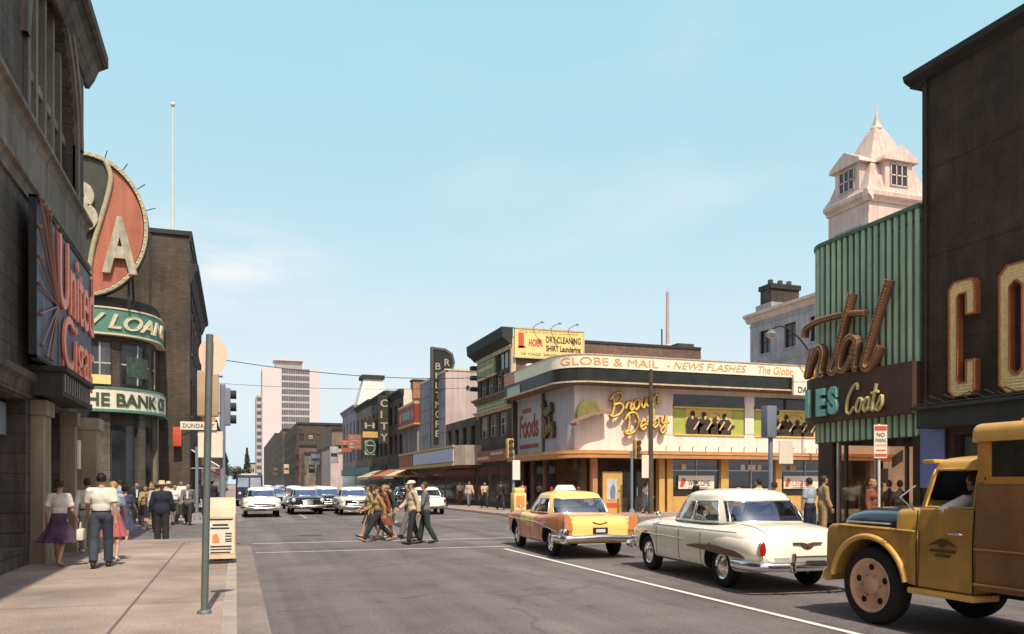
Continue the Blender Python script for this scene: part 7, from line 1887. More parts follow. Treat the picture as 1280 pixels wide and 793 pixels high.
def brown_block():
    t = thing('brown_clad_building', 'tall dark brown clad building with overhanging roof on the near right', 'building', (23, 8, 0))
    x0, y0, y1, h = 16.5, -6, 16.06, 11.85
    Fw = west(x0)
    ops = [(-15.1, -12.2, .5, 2.9), (-11.6, -8.2, .5, 2.9), (-7.4, -4, .5, 2.9)]
    wall(t, Fw, -y1, -y0, 0, h, ops, W['brown_w'], .3); shell(t, x0, 32, y0, y1, h, W['brown_w'], 'nse')
    for o in ops: window(t, Fw, o, .3, 'frame_d', 'win_br', nx=3, ny=1, name='shop_window')
    m = MB()
    rr = random.Random(3)
    for b_ in (5.2, 7.4, 9.6): m.fbox(Fw, -y1, -y0, b_, b_ + .03, 0, .012)
    for a in (-15.9, -11.5, -7.0): m.tube([Fw.p(a, 3.6, .05), Fw.p(a, h, .05)], .035, 6)
    m.build('wall_seams', W['brown_w'], t)
    cornice(t, Fw, -y1 - .32, -y0, [(-.1, h + .06), (.12, h + .06), (.28, h + .14), (.32, h + .28), (-.1, h + .36)], W['dtrim'])
    m = MB(); m.box(x0 - .1, 32, y1 - .2, y1 + .3, h + .0, h + .40); m.build('eave', W['dtrim'], t)
    m = MB(); m.fbox(Fw, -y1 + .5, -y0, 3.05, 3.5, 0, .7); m.fbox(Fw, -y1 + .4, -y0, 3.5, 3.58, 0, .8); m.build('canopy', W['dtrim'], t)
    # giant letters C O with bulb pattern
    s = thing('letter_sign', 'giant golden bulb letters C and O on the dark brown wall', 'sign', (16.2, 14.5, 3.7))
    def rect(a0, a1, b0, b1, ch): return [(a0 + ch, b0), (a1 - ch, b0), (a1, b0 + ch), (a1, b1 - ch), (a1 - ch, b1), (a0 + ch, b1), (a0, b1 - ch), (a0, b0 + ch)]
    gold = M('letter_gold_face', (.88, .64, .27), .55, .2, 10); edge = M('letter_red_edge', (.36, .12, .05), .6); inner = W['brown_w']
    bulbs = MB()
    def grid(a0, a1, b0, b1):
        na = max(1, int((a1 - a0) / .062)); nb = max(1, int((b1 - b0) / .062))
        for i in range(na):
            for j in range(nb): bulbs.ball(Fw.p(a0 + (i + .5) * (a1 - a0) / na, b0 + (j + .5) * (b1 - b0) / nb, .17), .019, 5)
    # C
    a0, a1, b0, b1 = -15.10, -14.36, 3.78, 6.55
    Cp = [(a0 + .14, b0), (a1 - .1, b0), (a1, b0 + .12), (a1, b0 + .86), (a1 - .26, b0 + .86), (a1 - .26, b0 + .34), (a0 + .30, b0 + .34), (a0 + .26, b0 + .42), (a0 + .26, b1 - .42), (a0 + .30, b1 - .34), (a1 - .26, b1 - .34), (a1 - .26, b1 - .86), (a1, b1 - .86), (a1, b1 - .12), (a1 - .1, b1), (a0 + .14, b1), (a0, b1 - .16), (a0, b0 + .16)]
    def inset(P, d):
        n = len(P); out = []
        for i in range(n):
            p0, p1, p2 = Vector(P[i - 1]), Vector(P[i]), Vector(P[(i + 1) % n]); e1 = (p1 - p0).normalized(); e2 = (p2 - p1).normalized()
            n1 = Vector((-e1.y, e1.x)); n2 = Vector((-e2.y, e2.x)); q = (n1 + n2); q = q / max(.3, 1 + n1.dot(n2)); out.append(tuple(p1 + q * d))
        return out
    m = MB(); m.ring_prism(Fw, Cp, inset(Cp, .03), .0, .19); m.build('letter_rim', edge, s)
    m = MB(); m.prism(Fw, inset(Cp, .015), .02, .16); m.build('letter_face', gold, s)
    grid(a0 + .06, a0 + .24, b0 + .1, b1 - .1); grid(a0 + .3, a1 - .06, b0 + .06, b0 + .3); grid(a0 + .3, a1 - .06, b1 - .3, b1 - .06); grid(a1 - .22, a1 - .05, b0 + .34, b0 + .82); grid(a1 - .22, a1 - .05, b1 - .82, b1 - .34)
    bulbs.build('bulbs', W['bulb'], s); bulbs = MB()
    # O
    a0, a1 = -13.74, -12.90
    O1 = rect(a0, a1, b0 - .05, b1 + .05, .2); O2 = rect(a0 + .28, a1 - .28, b0 + .36, b1 - .36, .12)
    m = MB(); m.ring_prism(Fw, O1, rect(a0 + .03, a1 - .03, b0 - .02, b1 + .02, .19), 0, .19); m.ring_prism(Fw, rect(a0 + .25, a1 - .25, b0 + .33, b1 - .33, .125), O2, 0, .19); m.build('letter_rim', edge, s)
    m = MB(); m.ring_prism(Fw, rect(a0 + .03, a1 - .03, b0 - .02, b1 + .02, .19), rect(a0 + .25, a1 - .25, b0 + .33, b1 - .33, .125), .02, .16); m.build('letter_face', gold, s)
    grid(a0 + .06, a0 + .22, b0 + .2, b1 - .2); grid(a1 - .22, a1 - .06, b0 + .2, b1 - .2); grid(a0 + .22, a1 - .22, b0 + .02, b0 + .3); grid(a0 + .22, a1 - .22, b1 - .3, b1 - .02)
    bulbs.build('bulbs', W['bulb'], s)
    m = MB()
    for a in (-15.3, -14.9, -14.2, -13.8, -13.3): m.tube([Fw.p(a, 3.58, .3), Fw.p(a, 3.72, .75), Fw.p(a + .2, 3.80, .75), Fw.p(a + .25, 3.7, .5)], .018, 6)
    m.tube([Fw.p(-15.6, 3.62, .72), Fw.p(-8, 3.62, .72)], .02, 6); m.build('sign_bracket', W['wire'], s)
brown_block()

# ================================================================ street furniture
def furniture():
    # near left sign pole
    p = thing('sign_pole', 'slim grey-green pole carrying a peach sign back on the near pavement', 'sign pole', (-.36, 10.40, .14))
    m = MB(); m.tube([(-.36, 10.40, .14), (-.30, 10.40, 3.50)], .042, 12); m.build('pole', W['pole'], p, smooth=60)
    m = MB(); m.lathe([(.085, .14), (.085, .17), (.05, .19)], 14, (-.36, 10.40, 0)); m.build('foot', W['pole'], p, smooth=60)
    F = Fr((-.38, 11.20, 0), (.945, .324, 0), (.324, -.945, 0) if False else (-.0, -1, 0)); F = south(10.46, -.265)
    half = [(0, 3.02), (.06, 3.04), (.11, 3.09), (.145, 3.17), (.162, 3.26), (.160, 3.33), (.14, 3.39), (.10, 3.42)]
    knob = [(.075 * cos(a), 3.435 + .085 * sin(a)) for a in lin(-.1, pi + .1, 12)]
    out = half + knob + [(-x, z) for x, z in reversed(half[1:])]
    m = MB(); m.prism(F, out, -.02, .0)
    m.build('sign_plate', W['peach'], p)
    # litter bin
    b = thing('litter_bin', 'cream litter bin with sloping hood and advertisement panel by the kerb', 'litter bin', (-.27, 16.9, .14))
    x0, x1, y0, y1 = -.52, -.01, 16.72, 17.25
    m = MB(); F = Fr((x0, 0, 0), (0, 1, 0), (1, 0, 0))
    prof = [(y0, .24), (y1, .24), (y1, 1.16), (y1 - .1, 1.34), (y1 - .26, 1.43), (y0 + .20, 1.40), (y0 + .06, 1.24), (y0, 1.06)]
    m.prism(Fr((x0, 0, 0), (0, 1, 0), (1, 0, 0)), prof, 0, x1 - x0); m.build('bin_body', M('bin_cream', (.72, .55, .38), .55, .06, 3, streak=.12), b)
    m = MB(); m.box(x1 - .004, x1 + .012, y0 + .04, y1 - .04, .28, 1.1); m.box(x0 - .012, x0 + .004, y0 + .04, y1 - .04, .28, 1.1); m.build('side_panel', M('bin_side_dark', (.07, .08, .075), .6), b)
    Fs = south(y0)
    m = MB(); m.fbox(Fs, x0 + .03, x1 - .03, .34, 1.0, 0, .008); pn = m.build('advert_panel', W['sign_w'], b)
    m = MB()
    for z, hgt, u0, u1 in ((1.005, .03, .0, 1), (.90, .035, .12, .8), (.835, .03, .02, .85), (.48, .03, .02, .95), (.425, .025, .02, .95), (.365, .025, .02, .9)): m.fbox(Fs, lerp(x0 + .04, x1 - .05, u0), lerp(x0 + .04, x1 - .05, u1), z - hgt / 2, z + hgt / 2, .008, .012)
    for z in (.73, .68, .62, .58): m.fbox(Fs, x0 + .32, x0 + .44, z - .012, z + .012, .008, .012)
    m.build('advert_lines', W['letter_dk'], pn)
    m = MB(); m.prism(Fs, [(x0 + .08, .56), (x0 + .2, .55), (x0 + .22, .62), (x0 + .16, .74), (x0 + .09, .70)], .008, .012); m.build('advert_spot', W['letter_o'], pn)
    m = MB()
    for x in (x0 + .04, x1 - .12):
        for y in (y0 + .02, y1 - .1): m.box(x, x + .08, y, y + .08, .14, .25)
    m.box(x0 + .06, x1 - .06, y0 + .03, y0 + .05, .16, .30); m.build('foot', W['dtrim'], b)
    # signal post on the near left corner
    def signal_post(name, x, y, z_top, boxes, white, name_sign, label):
        t = thing('traffic_signal', label, 'traffic signal', (x, y, .14))
        m = MB(); m.tube([(x, y, .14), (x, y, z_top)], .07, 12); m.lathe([(.16, .14), (.15, .3), (.08, .42)], 14, (x, y, 0)); m.build('post', W['signal_g'], t, smooth=60)
        for (dx, dy, w, z0, z1, mt, face) in boxes:
            m = MB(); m.box(x + dx - w / 2, x + dx + w / 2, y + dy - .16, y + dy + .16, z0, z1, ch=.03); bo = m.build('signal_head', W[mt], t, smooth=45)
            m = MB(); h = (z1 - z0) / 3
            for k, c in enumerate(('letter_g', 'board', 'letter_r')):
                zc = z0 + h * (k + .5)
                if face == 'n': m.lathe([(.11, .16), (.11, .30), (.10, .30)], 14, (x + dx, y + dy, zc), 'y')
                elif face == 'e': m.lathe([(.11, w / 2), (.11, w / 2 + .14), (.10, w / 2 + .14)], 14, (x + dx, y + dy, zc), 'x')
                else: m.lathe([(.11, -.30), (.11, -.16)], 14, (x + dx, y + dy, zc), 'y')
            m.build('visor', W['dtrim'], bo, smooth=60)
            m = MB(); m.tube([(x, y, z0 + .1), (x + dx, y + dy, z0 + .1)], .03, 6); m.tube([(x, y, z1 - .1), (x + dx, y + dy, z1 - .1)], .03, 6); m.build('signal_arm', W['signal_g'], bo)
        if white:
            dx, dy, w, z0, z1 = white; m = MB(); m.box(x + dx - w / 2, x + dx + w / 2, y + dy - .02, y + dy + .02, z0, z1, ch=.01); m.build('blank_sign', W['sign_w'], t)
        if name_sign:
            dx, dy, w, z0, txt = name_sign; m = MB(); m.box(x + dx - w / 2, x + dx + w / 2, y + dy - .02, y + dy + .02, z0, z0 + .2); ns = m.build('street_name_plate', W['sign_w'], t)
            text(txt, south(y + dy - .02), x + dx - w / 2 + .06, z0 + .05, .10, W['letter_dk'], ns, depth=.006, c=.0, width=w - .12)
        return t
    signal_post('', -.32, 21.6, 4.2, [(-.34, -.1, .50, 3.38, 4.50, 'signal', 'n'), (.08, .12, .22, 3.18, 4.12, 'signal_g', 'e')], (-.28, -.22, .58, 2.35, 3.0), (-.55, -.26, .84, 3.03, 'DUNDAS ST'), 'traffic signal post with tan head and white sign on the near left corner')
    signal_post('', 15.3, 20.6, 3.95, [(-.06, .0, .34, 3.1, 4.05, 'signal_g', 'e')], (.40, -.2, .50, 2.3, 3.0), None, 'traffic signal post with white panel on the near right corner')
    signal_post('', 19.4, 37.6, 3.4, [(.3, 0, .34, 3.0, 4.0, 'ochre', 's')], (.75, -.1, .45, 2.0, 3.2), None, 'ochre traffic signal with white panel outside the restaurant')
    signal_post('', -1.6, 37.4, 3.3, [(.25, .0, .34, 2.9, 3.9, 'dtrim', 's')], None, None, 'dark traffic signal on the far left corner')
    signal_post('', 12.9 + .5, 39.0, 3.4, [(-.2, 0, .34, 3.0, 4.0, 'ochre', 's')], (.1, -.15, .4, 1.9, 2.9), None, 'ochre traffic signal on the far right corner')
    u = thing('utility_pole', 'tall brown wooden utility pole in front of the restaurant', 'pole', (20.45, 37.5, .14)); m = MB(); m.tube([(20.45, 37.5, .14), (20.45, 37.5, 7.55)], [.15, .10], 12); m.build('pole', W['pole_w'], u, smooth=60)
    m = MB(); m.lathe([(.10, 7.54), (.12, 7.58), (.05, 7.68)], 10, (20.45, 37.5, 0)); m.build('cap', W['wire'], u)
    # no parking sign by the near right kerb
    n = thing('parking_sign', 'white and red parking notice on a thin pole before the green store', 'sign', (13.75, 14.6, .14))
    m = MB(); m.tube([(13.75, 14.6, .14), (13.75, 14.6, 3.05)], .03, 10); m.build('pole', W['white_w'], n, smooth=60)
    F = Fr((13.75, 14.56, 0), (.94, -.34, 0), (-.34, -.94, 0)); m = MB(); m.fbox(F, -.145, .145, 2.28, 3.03, 0, .02); pl = m.build('plate', W['sign_w'], n)
    m = MB(); m.fbox(F, -.135, .135, 2.90, 3.0, .02, .024); m.fbox(F, -.135, .135, 2.31, 2.38, .02, .024); m.build('red_band', W['letter_r'], pl)
    text('NO', F, -.09, 2.76, .09, W['letter_dk'], pl, depth=.004, c=.02, width=.18, bold=.02); text('PARKING', F, -.115, 2.64, .08, W['letter_dk'], pl, depth=.004, c=.02, width=.23, bold=.01); text('8 AM TO 6 PM', F, -.115, 2.54, .055, W['letter_r'], pl, depth=.004, c=.02, width=.23)
    m = MB(); m.fbox(F, -.11, .11, 2.44, 2.47, .02, .024); m.build('small_line', W['letter_r'], pl)
    # street lamp with swan neck behind the green store
    l = thing('street_lamp', 'swan neck street lamp with white globe behind the green store', 'street lamp', (31.5, 37.9, .14))
    m = MB(); m.tube([(31.5, 37.9, .14), (31.5, 37.9, 7.6)], [.12, .08], 10); m.tube(catmull([(31.5, 37.9, 7.5), (31.3, 37.9, 8.4), (30.2, 37.9, 9.8), (29.0, 37.9, 10.5), (28.2, 37.9, 10.3)], 5), .05, 8); m.build('post', W['wire'], l, smooth=60)
    m = MB(); m.lathe([(.08, 10.3), (.30, 10.05), (.22, 9.85), (0, 9.75)], 16, (28.2, 37.9, 0)); m.build('lamp_head', W['alu'], l, smooth=60)
    # yellow post box
    x = thing('litter_bin', 'small yellow bin on the far right corner', 'litter bin', (12.95 + .6, 38.6, .14)); m = MB(); m.box(13.2, 13.85, 38.3, 38.9, .3, 1.25, ch=.05); m.box(13.25, 13.8, 38.35, 38.85, 1.25, 1.5, ch=.1); m.build('bin_body', W['board'], x, smooth=45); m = MB(); m.box(13.22, 13.3, 38.32, 38.4, .14, .32); m.box(13.75, 13.83, 38.32, 38.4, .14, .32); m.box(13.22, 13.83, 38.8, 38.88, .14, .32); m.build('foot', W['dtrim'], x); m = MB(); m.box(13.3, 13.75, 38.285, 38.3, .55, 1.1); m.build('advert_panel', W['letter_o'], x)
    # overhead wires
    for (a, b_, r, lab) in (((-2.2, 46, 8.55), (16.5, 50.5, 8.75), .022, 'upper overhead wire strung across the street'), ((-2.2, 50, 7.6), (20.45, 37.5, 7.3), .012, 'thinner lower overhead wire running to the wooden pole'), ((20.45, 37.5, 7.5), (44, 38, 8.6), .014, 'overhead wire along the restaurant front')):
        m = MB(); A, B = Vector(a), Vector(b_); m.tube([A.lerp(B, u) - Vector((0, 0, .55 * 4 * u * (1 - u))) for u in lin(0, 1, 20)], r, 5); tag(m.build('overhead_wire', W['wire']), lab, 'wire')
furniture()
# ================================================================ traffic
sedan53((8.50, 12.75, 0), radians(-4.3), 'pale cream early fifties sedan waiting between the taxi and the truck', W['cream'])
taxi57((7.95, 19.1, 0), radians(-4), 'yellow and orange taxi with tail fins and a white roof sign')
truck((8.15, 7.87, 0), 0, 'yellow utility truck with dark bonnet and brown panelled box at far right')
oncoming((1.25, 45.2, 0), pi, 'pale cream car with a broad bonnet facing us at the left kerb', W['cream'], style=1)
oncoming((3.75, 48.2, 0), pi, 'black car with chrome grille and white roof facing us', W['black_car'], roof=W['white_car'])
oncoming((5.55, 53.2, 0), pi, 'dark blue car with pale roof waiting behind and right of the black one', W['navy'], roof=W['white_car'], style=2)
oncoming((6.25, 46.2, 0), pi - .03, 'ivory car with a chrome bumper facing us behind the pedestrians', W['cream2'], style=2)
oncoming((10.4, 46.0, 0), radians(-6), 'white car driving away beyond the two walking men', W['white_car'])
oncoming((2.3, 58.5, 0), pi, 'pale blue car a row behind the cream one', W['blue_car'])
oncoming((4.4, 66, 0), pi, 'rust orange car far up the queue', W['orange_car'], roof=W['cream2'])
oncoming((2.0, 76, 0), pi, 'green car far up the left lane', W['green_car'])
oncoming((5.4, 82, 0), pi, 'distant white topped dark car in the queue', W['black_car'], roof=W['white_car'])
oncoming((9.2, 70, 0), 0, 'dark car driving away up the right lane', W['navy'])
oncoming((8.6, 96, 0), 0, 'far rust coloured car driving away', W['orange_car'])
oncoming((6.0, 60.5, 0), pi, 'cream car two rows behind the ivory one', W['cream'], style=2)
oncoming((1.2, 92, 0), pi, 'small far white car at the left kerb', W['white_car'], style=1)
oncoming((3.6, 105, 0), pi, 'small far dark car in the middle of the queue', W['navy'], roof=W['cream2'])
oncoming((5.8, 118, 0), pi, 'farthest pale blue car in the queue', W['blue_car'], style=2)
oncoming((12.0, 60, 0), 0, 'black car parked at the right kerb by the marquee', W['black_car'])
oncoming((12.0, 84, 0), 0, 'green car parked at the right kerb past the marquee', W['green_car'])
blue_van((.95, 66, 0), pi, 'dark blue van with a large windscreen behind the cream car')

# ================================================================ people
c_white = cloth('white', (.74, .71, .62)); c_navy = cloth('navy', (.022, .026, .045)); c_dark = cloth('charcoal', (.03, .03, .032)); c_grey = cloth('grey', (.16, .155, .15)); c_purple = cloth('purple', (.095, .052, .09), .45)
c_blue = cloth('blue', (.06, .075, .14), .3); c_tan = cloth('tan', (.36, .25, .13)); c_beige = cloth('beige', (.55, .44, .30)); c_olive = cloth('olive', (.36, .23, .09)); c_pink = cloth('pink', (.45, .12, .12)); c_pale = cloth('paleblue', (.34, .40, .48)); c_jean = cloth('jean', (.05, .062, .085)); c_red = cloth('rust', (.22, .075, .05)); c_print = cloth('print', (.40, .36, .34), .5); c_lg = cloth('lightgrey', (.42, .40, .36)); c_green = cloth('darkgreen', (.03, .05, .04))
hat_w = (M('hat_white', (.75, .72, .64), .8), 'cap'); hat_s = (M('hat_straw', (.58, .46, .28), .8), 'fedora'); hat_d = (M('hat_felt', (.10, .075, .05), .9), 'fedora')
z = .14
def P(x, y, rz, *a, zz=z, **k): return person((x, y, zz), rz, *a, **k)
P(-3.18, 17.3, -.12, 1.66, 'woman in white blouse and full purple skirt walking away on the left pavement', female=True, top=c_white, skirt=c_purple, hair='brown', hairstyle='curled', shoes=SHOE_T, pose=dict(WALK, shL=-6, shR=6, elL=30, elR=40, abL=14, abR=14), sleeve=.5, dress_len=.50, flare=.42)
P(-2.38, 16.75, .05, 1.76, 'man in white shirt and dark trousers walking away on the left pavement', top=c_white, bottom=c_jean, hair='black', pose=dict(WALK2, hipR=12, hipL=-10, kneeL=14), sleeve=.5, build=1.06)
P(-2.38, 18.3, .0, 1.62, 'blonde woman in a pink skirt half hidden beside the man in white', female=True, top=c_pale, skirt=c_pink, hair='blonde', hairstyle='tail', shoes=SHOE_W, pose=WALK, dress_len=.55)
P(-3.1, 19.9, .1, 1.70, 'person in light trousers walking between the couple in white', top=c_white, bottom=c_lg, hair='brown', pose=WALK, shoes=SHOE_W, sleeve=1)
P(-3.62, 17.2 + 3.9, pi + .3, 1.62, 'woman in a light print dress coming toward us in the shade at left', female=True, top=c_print, skirt=c_print, hair='brown', hairstyle='long', pose=STAND, dress_len=.5, flare=.26)
P(-2.95, 25.0, -.1, 1.66, 'woman in a navy dress stepping off the left kerb', female=True, top=c_blue, skirt=c_blue, hair='black', hairstyle='curled', shoes=SHOE_T, pose=dict(WALK, abL=12, abR=14), dress_len=.46, flare=.30, zz=.01)
P(-1.98, 24.7, -.05, 1.72, 'stout man in a dark suit and straw hat waiting at the left kerb', jacket=c_navy, bottom=c_dark, hair='grey', hat=hat_s, pose=dict(STAND, abL=16, abR=16), build=1.25, zz=.01)
P(-3.85, 36.4, pi + .1, 1.76, 'man in dark jacket and white shirt facing us beyond the crossing', jacket=c_dark, top=c_white, bottom=c_dark, hair='black', pose=STAND, zz=.01)
P(-1.86, 35.6, pi - .1, 1.74, 'man in grey jacket and white shirt walking toward us over the crossing', jacket=c_grey, top=c_white, bottom=c_dark, hair='brown', pose=WALK, zz=.01)
P(-2.75, 38.0, .4, 1.74, 'man in a pale shirt and straw hat on the far left corner', top=c_beige, bottom=c_tan, hair='grey', hat=hat_s, pose=STRIDE, sleeve=.5, zz=z)
P(-2.35, 39.4, pi, 1.70, 'person in a white shirt farther back on the far left corner', top=c_white, bottom=c_navy, hair='brown', pose=STAND)
P(-3.5, 38.6, pi - .3, 1.62, 'woman in dark green dress by the bank', female=True, top=c_green, skirt=c_green, hair='red', hairstyle='curled', pose=STAND, dress_len=.5)
P(-1.1, 41.5, 0, 1.75, 'man in charcoal suit by the far left kerb', jacket=c_dark, bottom=c_dark, hair='black', hat=hat_d, pose=WALK)
P(-3.4, 35.0, pi, 1.64, 'woman in a tan jacket and dark skirt nearest the bank on the crossing', female=True, jacket=c_tan, skirt=c_dark, hair='brown', hairstyle='curled', pose=WALK, dress_len=.5, zz=.01)
P(-2.4, 36.2, pi + .2, 1.72, 'man in a white shirt with sleeves down in the far left crowd', top=c_white, bottom=c_grey, hair='black', pose=WALK2, sleeve=1, zz=.01)
P(-3.0, 33.0, 0, 1.66, 'woman in a yellow-brown blouse walking away over the cross street', female=True, top=c_olive, skirt=c_navy, hair='blonde', hairstyle='curled', pose=WALK2, dress_len=.5, zz=.01)
P(-1.2, 37.6, pi, 1.75, 'man in navy suit and felt hat at the far left kerb stone', jacket=c_navy, top=c_white, bottom=c_navy, hair='grey', hat=hat_d, pose=STAND, zz=z)
P(-2.6, 30.5, 0, 1.74, 'man in light grey jacket midway over the cross street', jacket=c_lg, bottom=c_dark, hair='brown', pose=WALK, zz=.01)
P(-4.1, 39.0, pi - .2, 1.70, 'man in dark green jacket in front of the bank doorway', jacket=c_green, top=c_white, bottom=c_dark, hair='brown', pose=STAND)
# crossing pedestrians, walking left
P(3.92, 23.7, pi / 2 + .1, 1.70, 'person in yellow blouse and dark trousers striding left over the crossing', female=True, top=c_olive, bottom=c_dark, hair='brown', hairstyle='curled', shoes=SHOE_T, pose=dict(STRIDE, lean=-3), sleeve=1, zz=.01)
P(4.25, 24.2, pi / 2, 1.66, 'woman in rust coat just behind the yellow blouse', female=True, jacket=c_red, skirt=c_red, hair='blonde', hairstyle='curled', shoes=SHOE_T, pose=WALK, dress_len=.5, zz=.01)
P(4.62, 25.2, pi / 2 - .1, 1.74, 'man in dark jacket and light trousers with a kicked back foot', jacket=c_green, bottom=c_lg, hair='black', shoes=SHOE_W, pose=dict(hipL=20, kneeL=6, hipR=-8, kneeR=62, shL=-20, shR=22, elL=20, elR=40, lean=5), zz=.01)
P(4.68, 22.3, pi / 2 + .15, 1.78, 'man in white cap and beige jacket leading on the crossing', jacket=c_beige, top=c_white, bottom=c_dark, hair='brown', hat=hat_w, pose=dict(WALK, hipL=14, hipR=-10), zz=.01)
P(5.12, 22.6, pi / 2 - .2, 1.75, 'man in grey tweed jacket beside the white cap', jacket=c_grey, bottom=c_green, hair='brown', pose=dict(WALK2, hipR=14, hipL=-8), zz=.01)
P(4.15, 25.6, pi / 2, 1.68, 'woman in a dark green dress behind the striding pair', female=True, top=c_green, skirt=c_green, hair='brown', hairstyle='curled', shoes=SHOE_T, pose=WALK2, dress_len=.5, zz=.01)
P(5.05, 24.6, pi / 2 + .1, 1.74, 'man in charcoal jacket behind the two leading men', jacket=c_dark, bottom=c_grey, hair='black', pose=WALK, zz=.01)
P(3.95, 25.2, pi / 2, 1.66, 'woman in a tan coat at the left edge of the crossing group', female=True, jacket=c_tan, skirt=c_dark, hair='brown', hairstyle='curled', pose=WALK, dress_len=.5, zz=.01)
# right pavement
P(14.55, 17.9, .3, 1.70, 'person in a pale blue shirt seen from behind near the green store', top=c_pale, bottom=c_navy, hair='black', pose=STAND, sleeve=.5, build=1.08)
P(15.05, 18.0, -1.9, 1.76, 'man in tan coat walking right by the green store corner', jacket=c_tan, bottom=c_tan, hair='brown', skin='tan', pose=STAND)
P(14.4, 19.2, .2, 1.6, 'woman in print blouse just left of the pale blue shirt', female=True, top=c_print, skirt=c_navy, hair='brown', hairstyle='curled', pose=STAND)
# by the restaurant and up the right pavement
P(20.6, 38.3, -pi / 2 + .2, 1.66, 'woman in white blouse and blue skirt by the restaurant door', female=True, top=c_white, skirt=cloth('skyblue', (.20, .30, .44)), hair='brown', hairstyle='curled', pose=WALK, dress_len=.42)
P(15.6, 57.5, pi, 1.72, 'man in light shirt on the far right pavement by the marquee', top=c_white, bottom=c_red, hair='brown', pose=STAND)
P(14.8, 62, 0, 1.64, 'woman in a white dress under the cinema marquee', female=True, top=c_white, skirt=c_white, hair='brown', pose=WALK)
P(15.2, 50.0, pi, 1.70, 'man in pale shirt before the brick shop windows', top=c_beige, bottom=c_dark, hair='black', pose=WALK)
P(15.0, 46.0, 0, 1.72, 'man in dark jacket walking away past the shaded billboard', jacket=c_dark, bottom=c_dark, hair='brown', pose=WALK)
P(-3.2, 40.2, .2, 1.72, 'man in pale jacket walking away past the bank door', jacket=c_lg, bottom=c_dark, hair='grey', pose=WALK2)
P(-1.5, 43.5, pi, 1.64, 'woman in a pink blouse coming down the far left pavement', female=True, top=c_pink, skirt=c_lg, hair='blonde', hairstyle='curled', pose=WALK)
P(-1.9, 47.0, 0, 1.74, 'man in a tan jacket under the green awning', jacket=c_tan, bottom=c_dark, hair='brown', pose=WALK)
P(-4.6, 37.3, .6, 1.70, 'woman in a pale blue dress standing left of the bank pier', female=True, top=c_pale, skirt=c_pale, hair='brown', hairstyle='curled', pose=STAND)
P(14.9, 20.6, .5, 1.72, 'man in a white shirt farther along by the green store corner', top=c_white, bottom=c_dark, hair='black', pose=WALK)
P(15.7, 16.9, pi, 1.66, 'woman in a rust jacket facing us beside the green store window', female=True, jacket=c_red, skirt=c_dark, hair='blonde', hairstyle='curled', pose=STAND)
P(23.6, 38.2, pi / 2, 1.74, 'man in dark suit walking left past the welcome banner', jacket=c_dark, bottom=c_dark, hair='black', hat=hat_d, pose=WALK)
P(15.4, 43.2, -.2, 1.70, 'woman in a red dress near the restaurant side windows', female=True, top=c_pink, skirt=c_pink, hair='black', pose=WALK)
P(15.3, 54.0, pi, 1.76, 'man in beige jacket before the orange shop sign', jacket=c_beige, bottom=c_grey, hair='brown', pose=WALK2)
P(14.4, 70.0, pi, 1.70, 'man in dark clothes past the marquee', jacket=c_navy, bottom=c_dark, hair='grey', pose=WALK)
# people in the vehicles
P(8.15 - .40, 7.87 - 1.12, 0, 1.74, 'truck driver in a white shirt leaning an elbow out of the window', top=c_white, bottom=c_dark, hair='brown', skin='tan', zz=.10, seated=True, sleeve=.75, pose=dict(dict(SIT, hipL=78, kneeL=70, hipR=78, kneeR=70), shL=30, abL=58, elL=75, inL=1.0, lean=4))
P(8.14, 13.0, radians(-4), 1.72, 'driver of the cream sedan seen through its rear window', top=c_white, bottom=c_dark, hair='brown', hat=hat_d, zz=-.36, seated=True, pose=SIT)
P(8.84, 12.9, radians(-4), 1.62, 'passenger of the cream sedan in a pink blouse', female=True, top=c_pink, bottom=c_dark, hair='blonde', hairstyle='curled', zz=-.36, seated=True, pose=SIT)
P(7.58, 19.35, radians(-4), 1.72, 'taxi driver in a pale shirt seen through the rear window', top=c_white, bottom=c_dark, hair='black', hat=hat_w, zz=-.40, seated=True, pose=SIT)
P(8.2, 18.35, radians(-4), 1.62, 'taxi passenger in a white blouse on the back seat', female=True, top=c_white, bottom=c_dark, hair='brown', hairstyle='curled', zz=-.40, seated=True, pose=SIT)
# carried bags
b = thing('handbag', 'white handbag carried beside the purple skirt', 'handbag', (-2.80, 17.3, .72)); m = MB(); m.box(-2.87, -2.75, 17.17, 17.45, .62, .84, ch=.03); m.build('bag', W['sign_w'], b, smooth=50); m = MB(); m.tube([(-2.81, 17.21, .83), (-2.81, 17.25, .96), (-2.81, 17.37, .96), (-2.81, 17.41, .83)], .01, 6); m.build('handle', W['sign_w'], b)

# ================================================================ light, sky, camera
SUN_EL, SUN_AZ = 57.0, 2.0            # azimuth measured from -Y toward -X
w = bpy.data.worlds.new('World'); S.world = w; w.use_nodes = True
N, L = w.node_tree.nodes, w.node_tree.links; N.clear()
o = N.new('ShaderNodeOutputWorld'); bg = N.new('ShaderNodeBackground'); sk = N.new('ShaderNodeTexSky')
sk.sky_type = 'NISHITA'; sk.sun_disc = False; sk.sun_elevation = radians(SUN_EL); sk.sun_rotation = radians(180 + SUN_AZ)
sk.air_density = 1.0; sk.dust_density = 2.2; sk.ozone_density = 1.6
def mixc(kind, a, b, fac=1.0):
    n = N.new('ShaderNodeMix'); n.data_type = 'RGBA'; n.blend_type = kind; n.clamp_result = False
    for k, v in (('Factor', fac), ('A', a), ('B', b)):
        if hasattr(v, 'is_linked'): L.new(v, n.inputs[k])
        else: n.inputs[k].default_value = v if k == 'Factor' else (*v, 1)
    return n.outputs['Result']
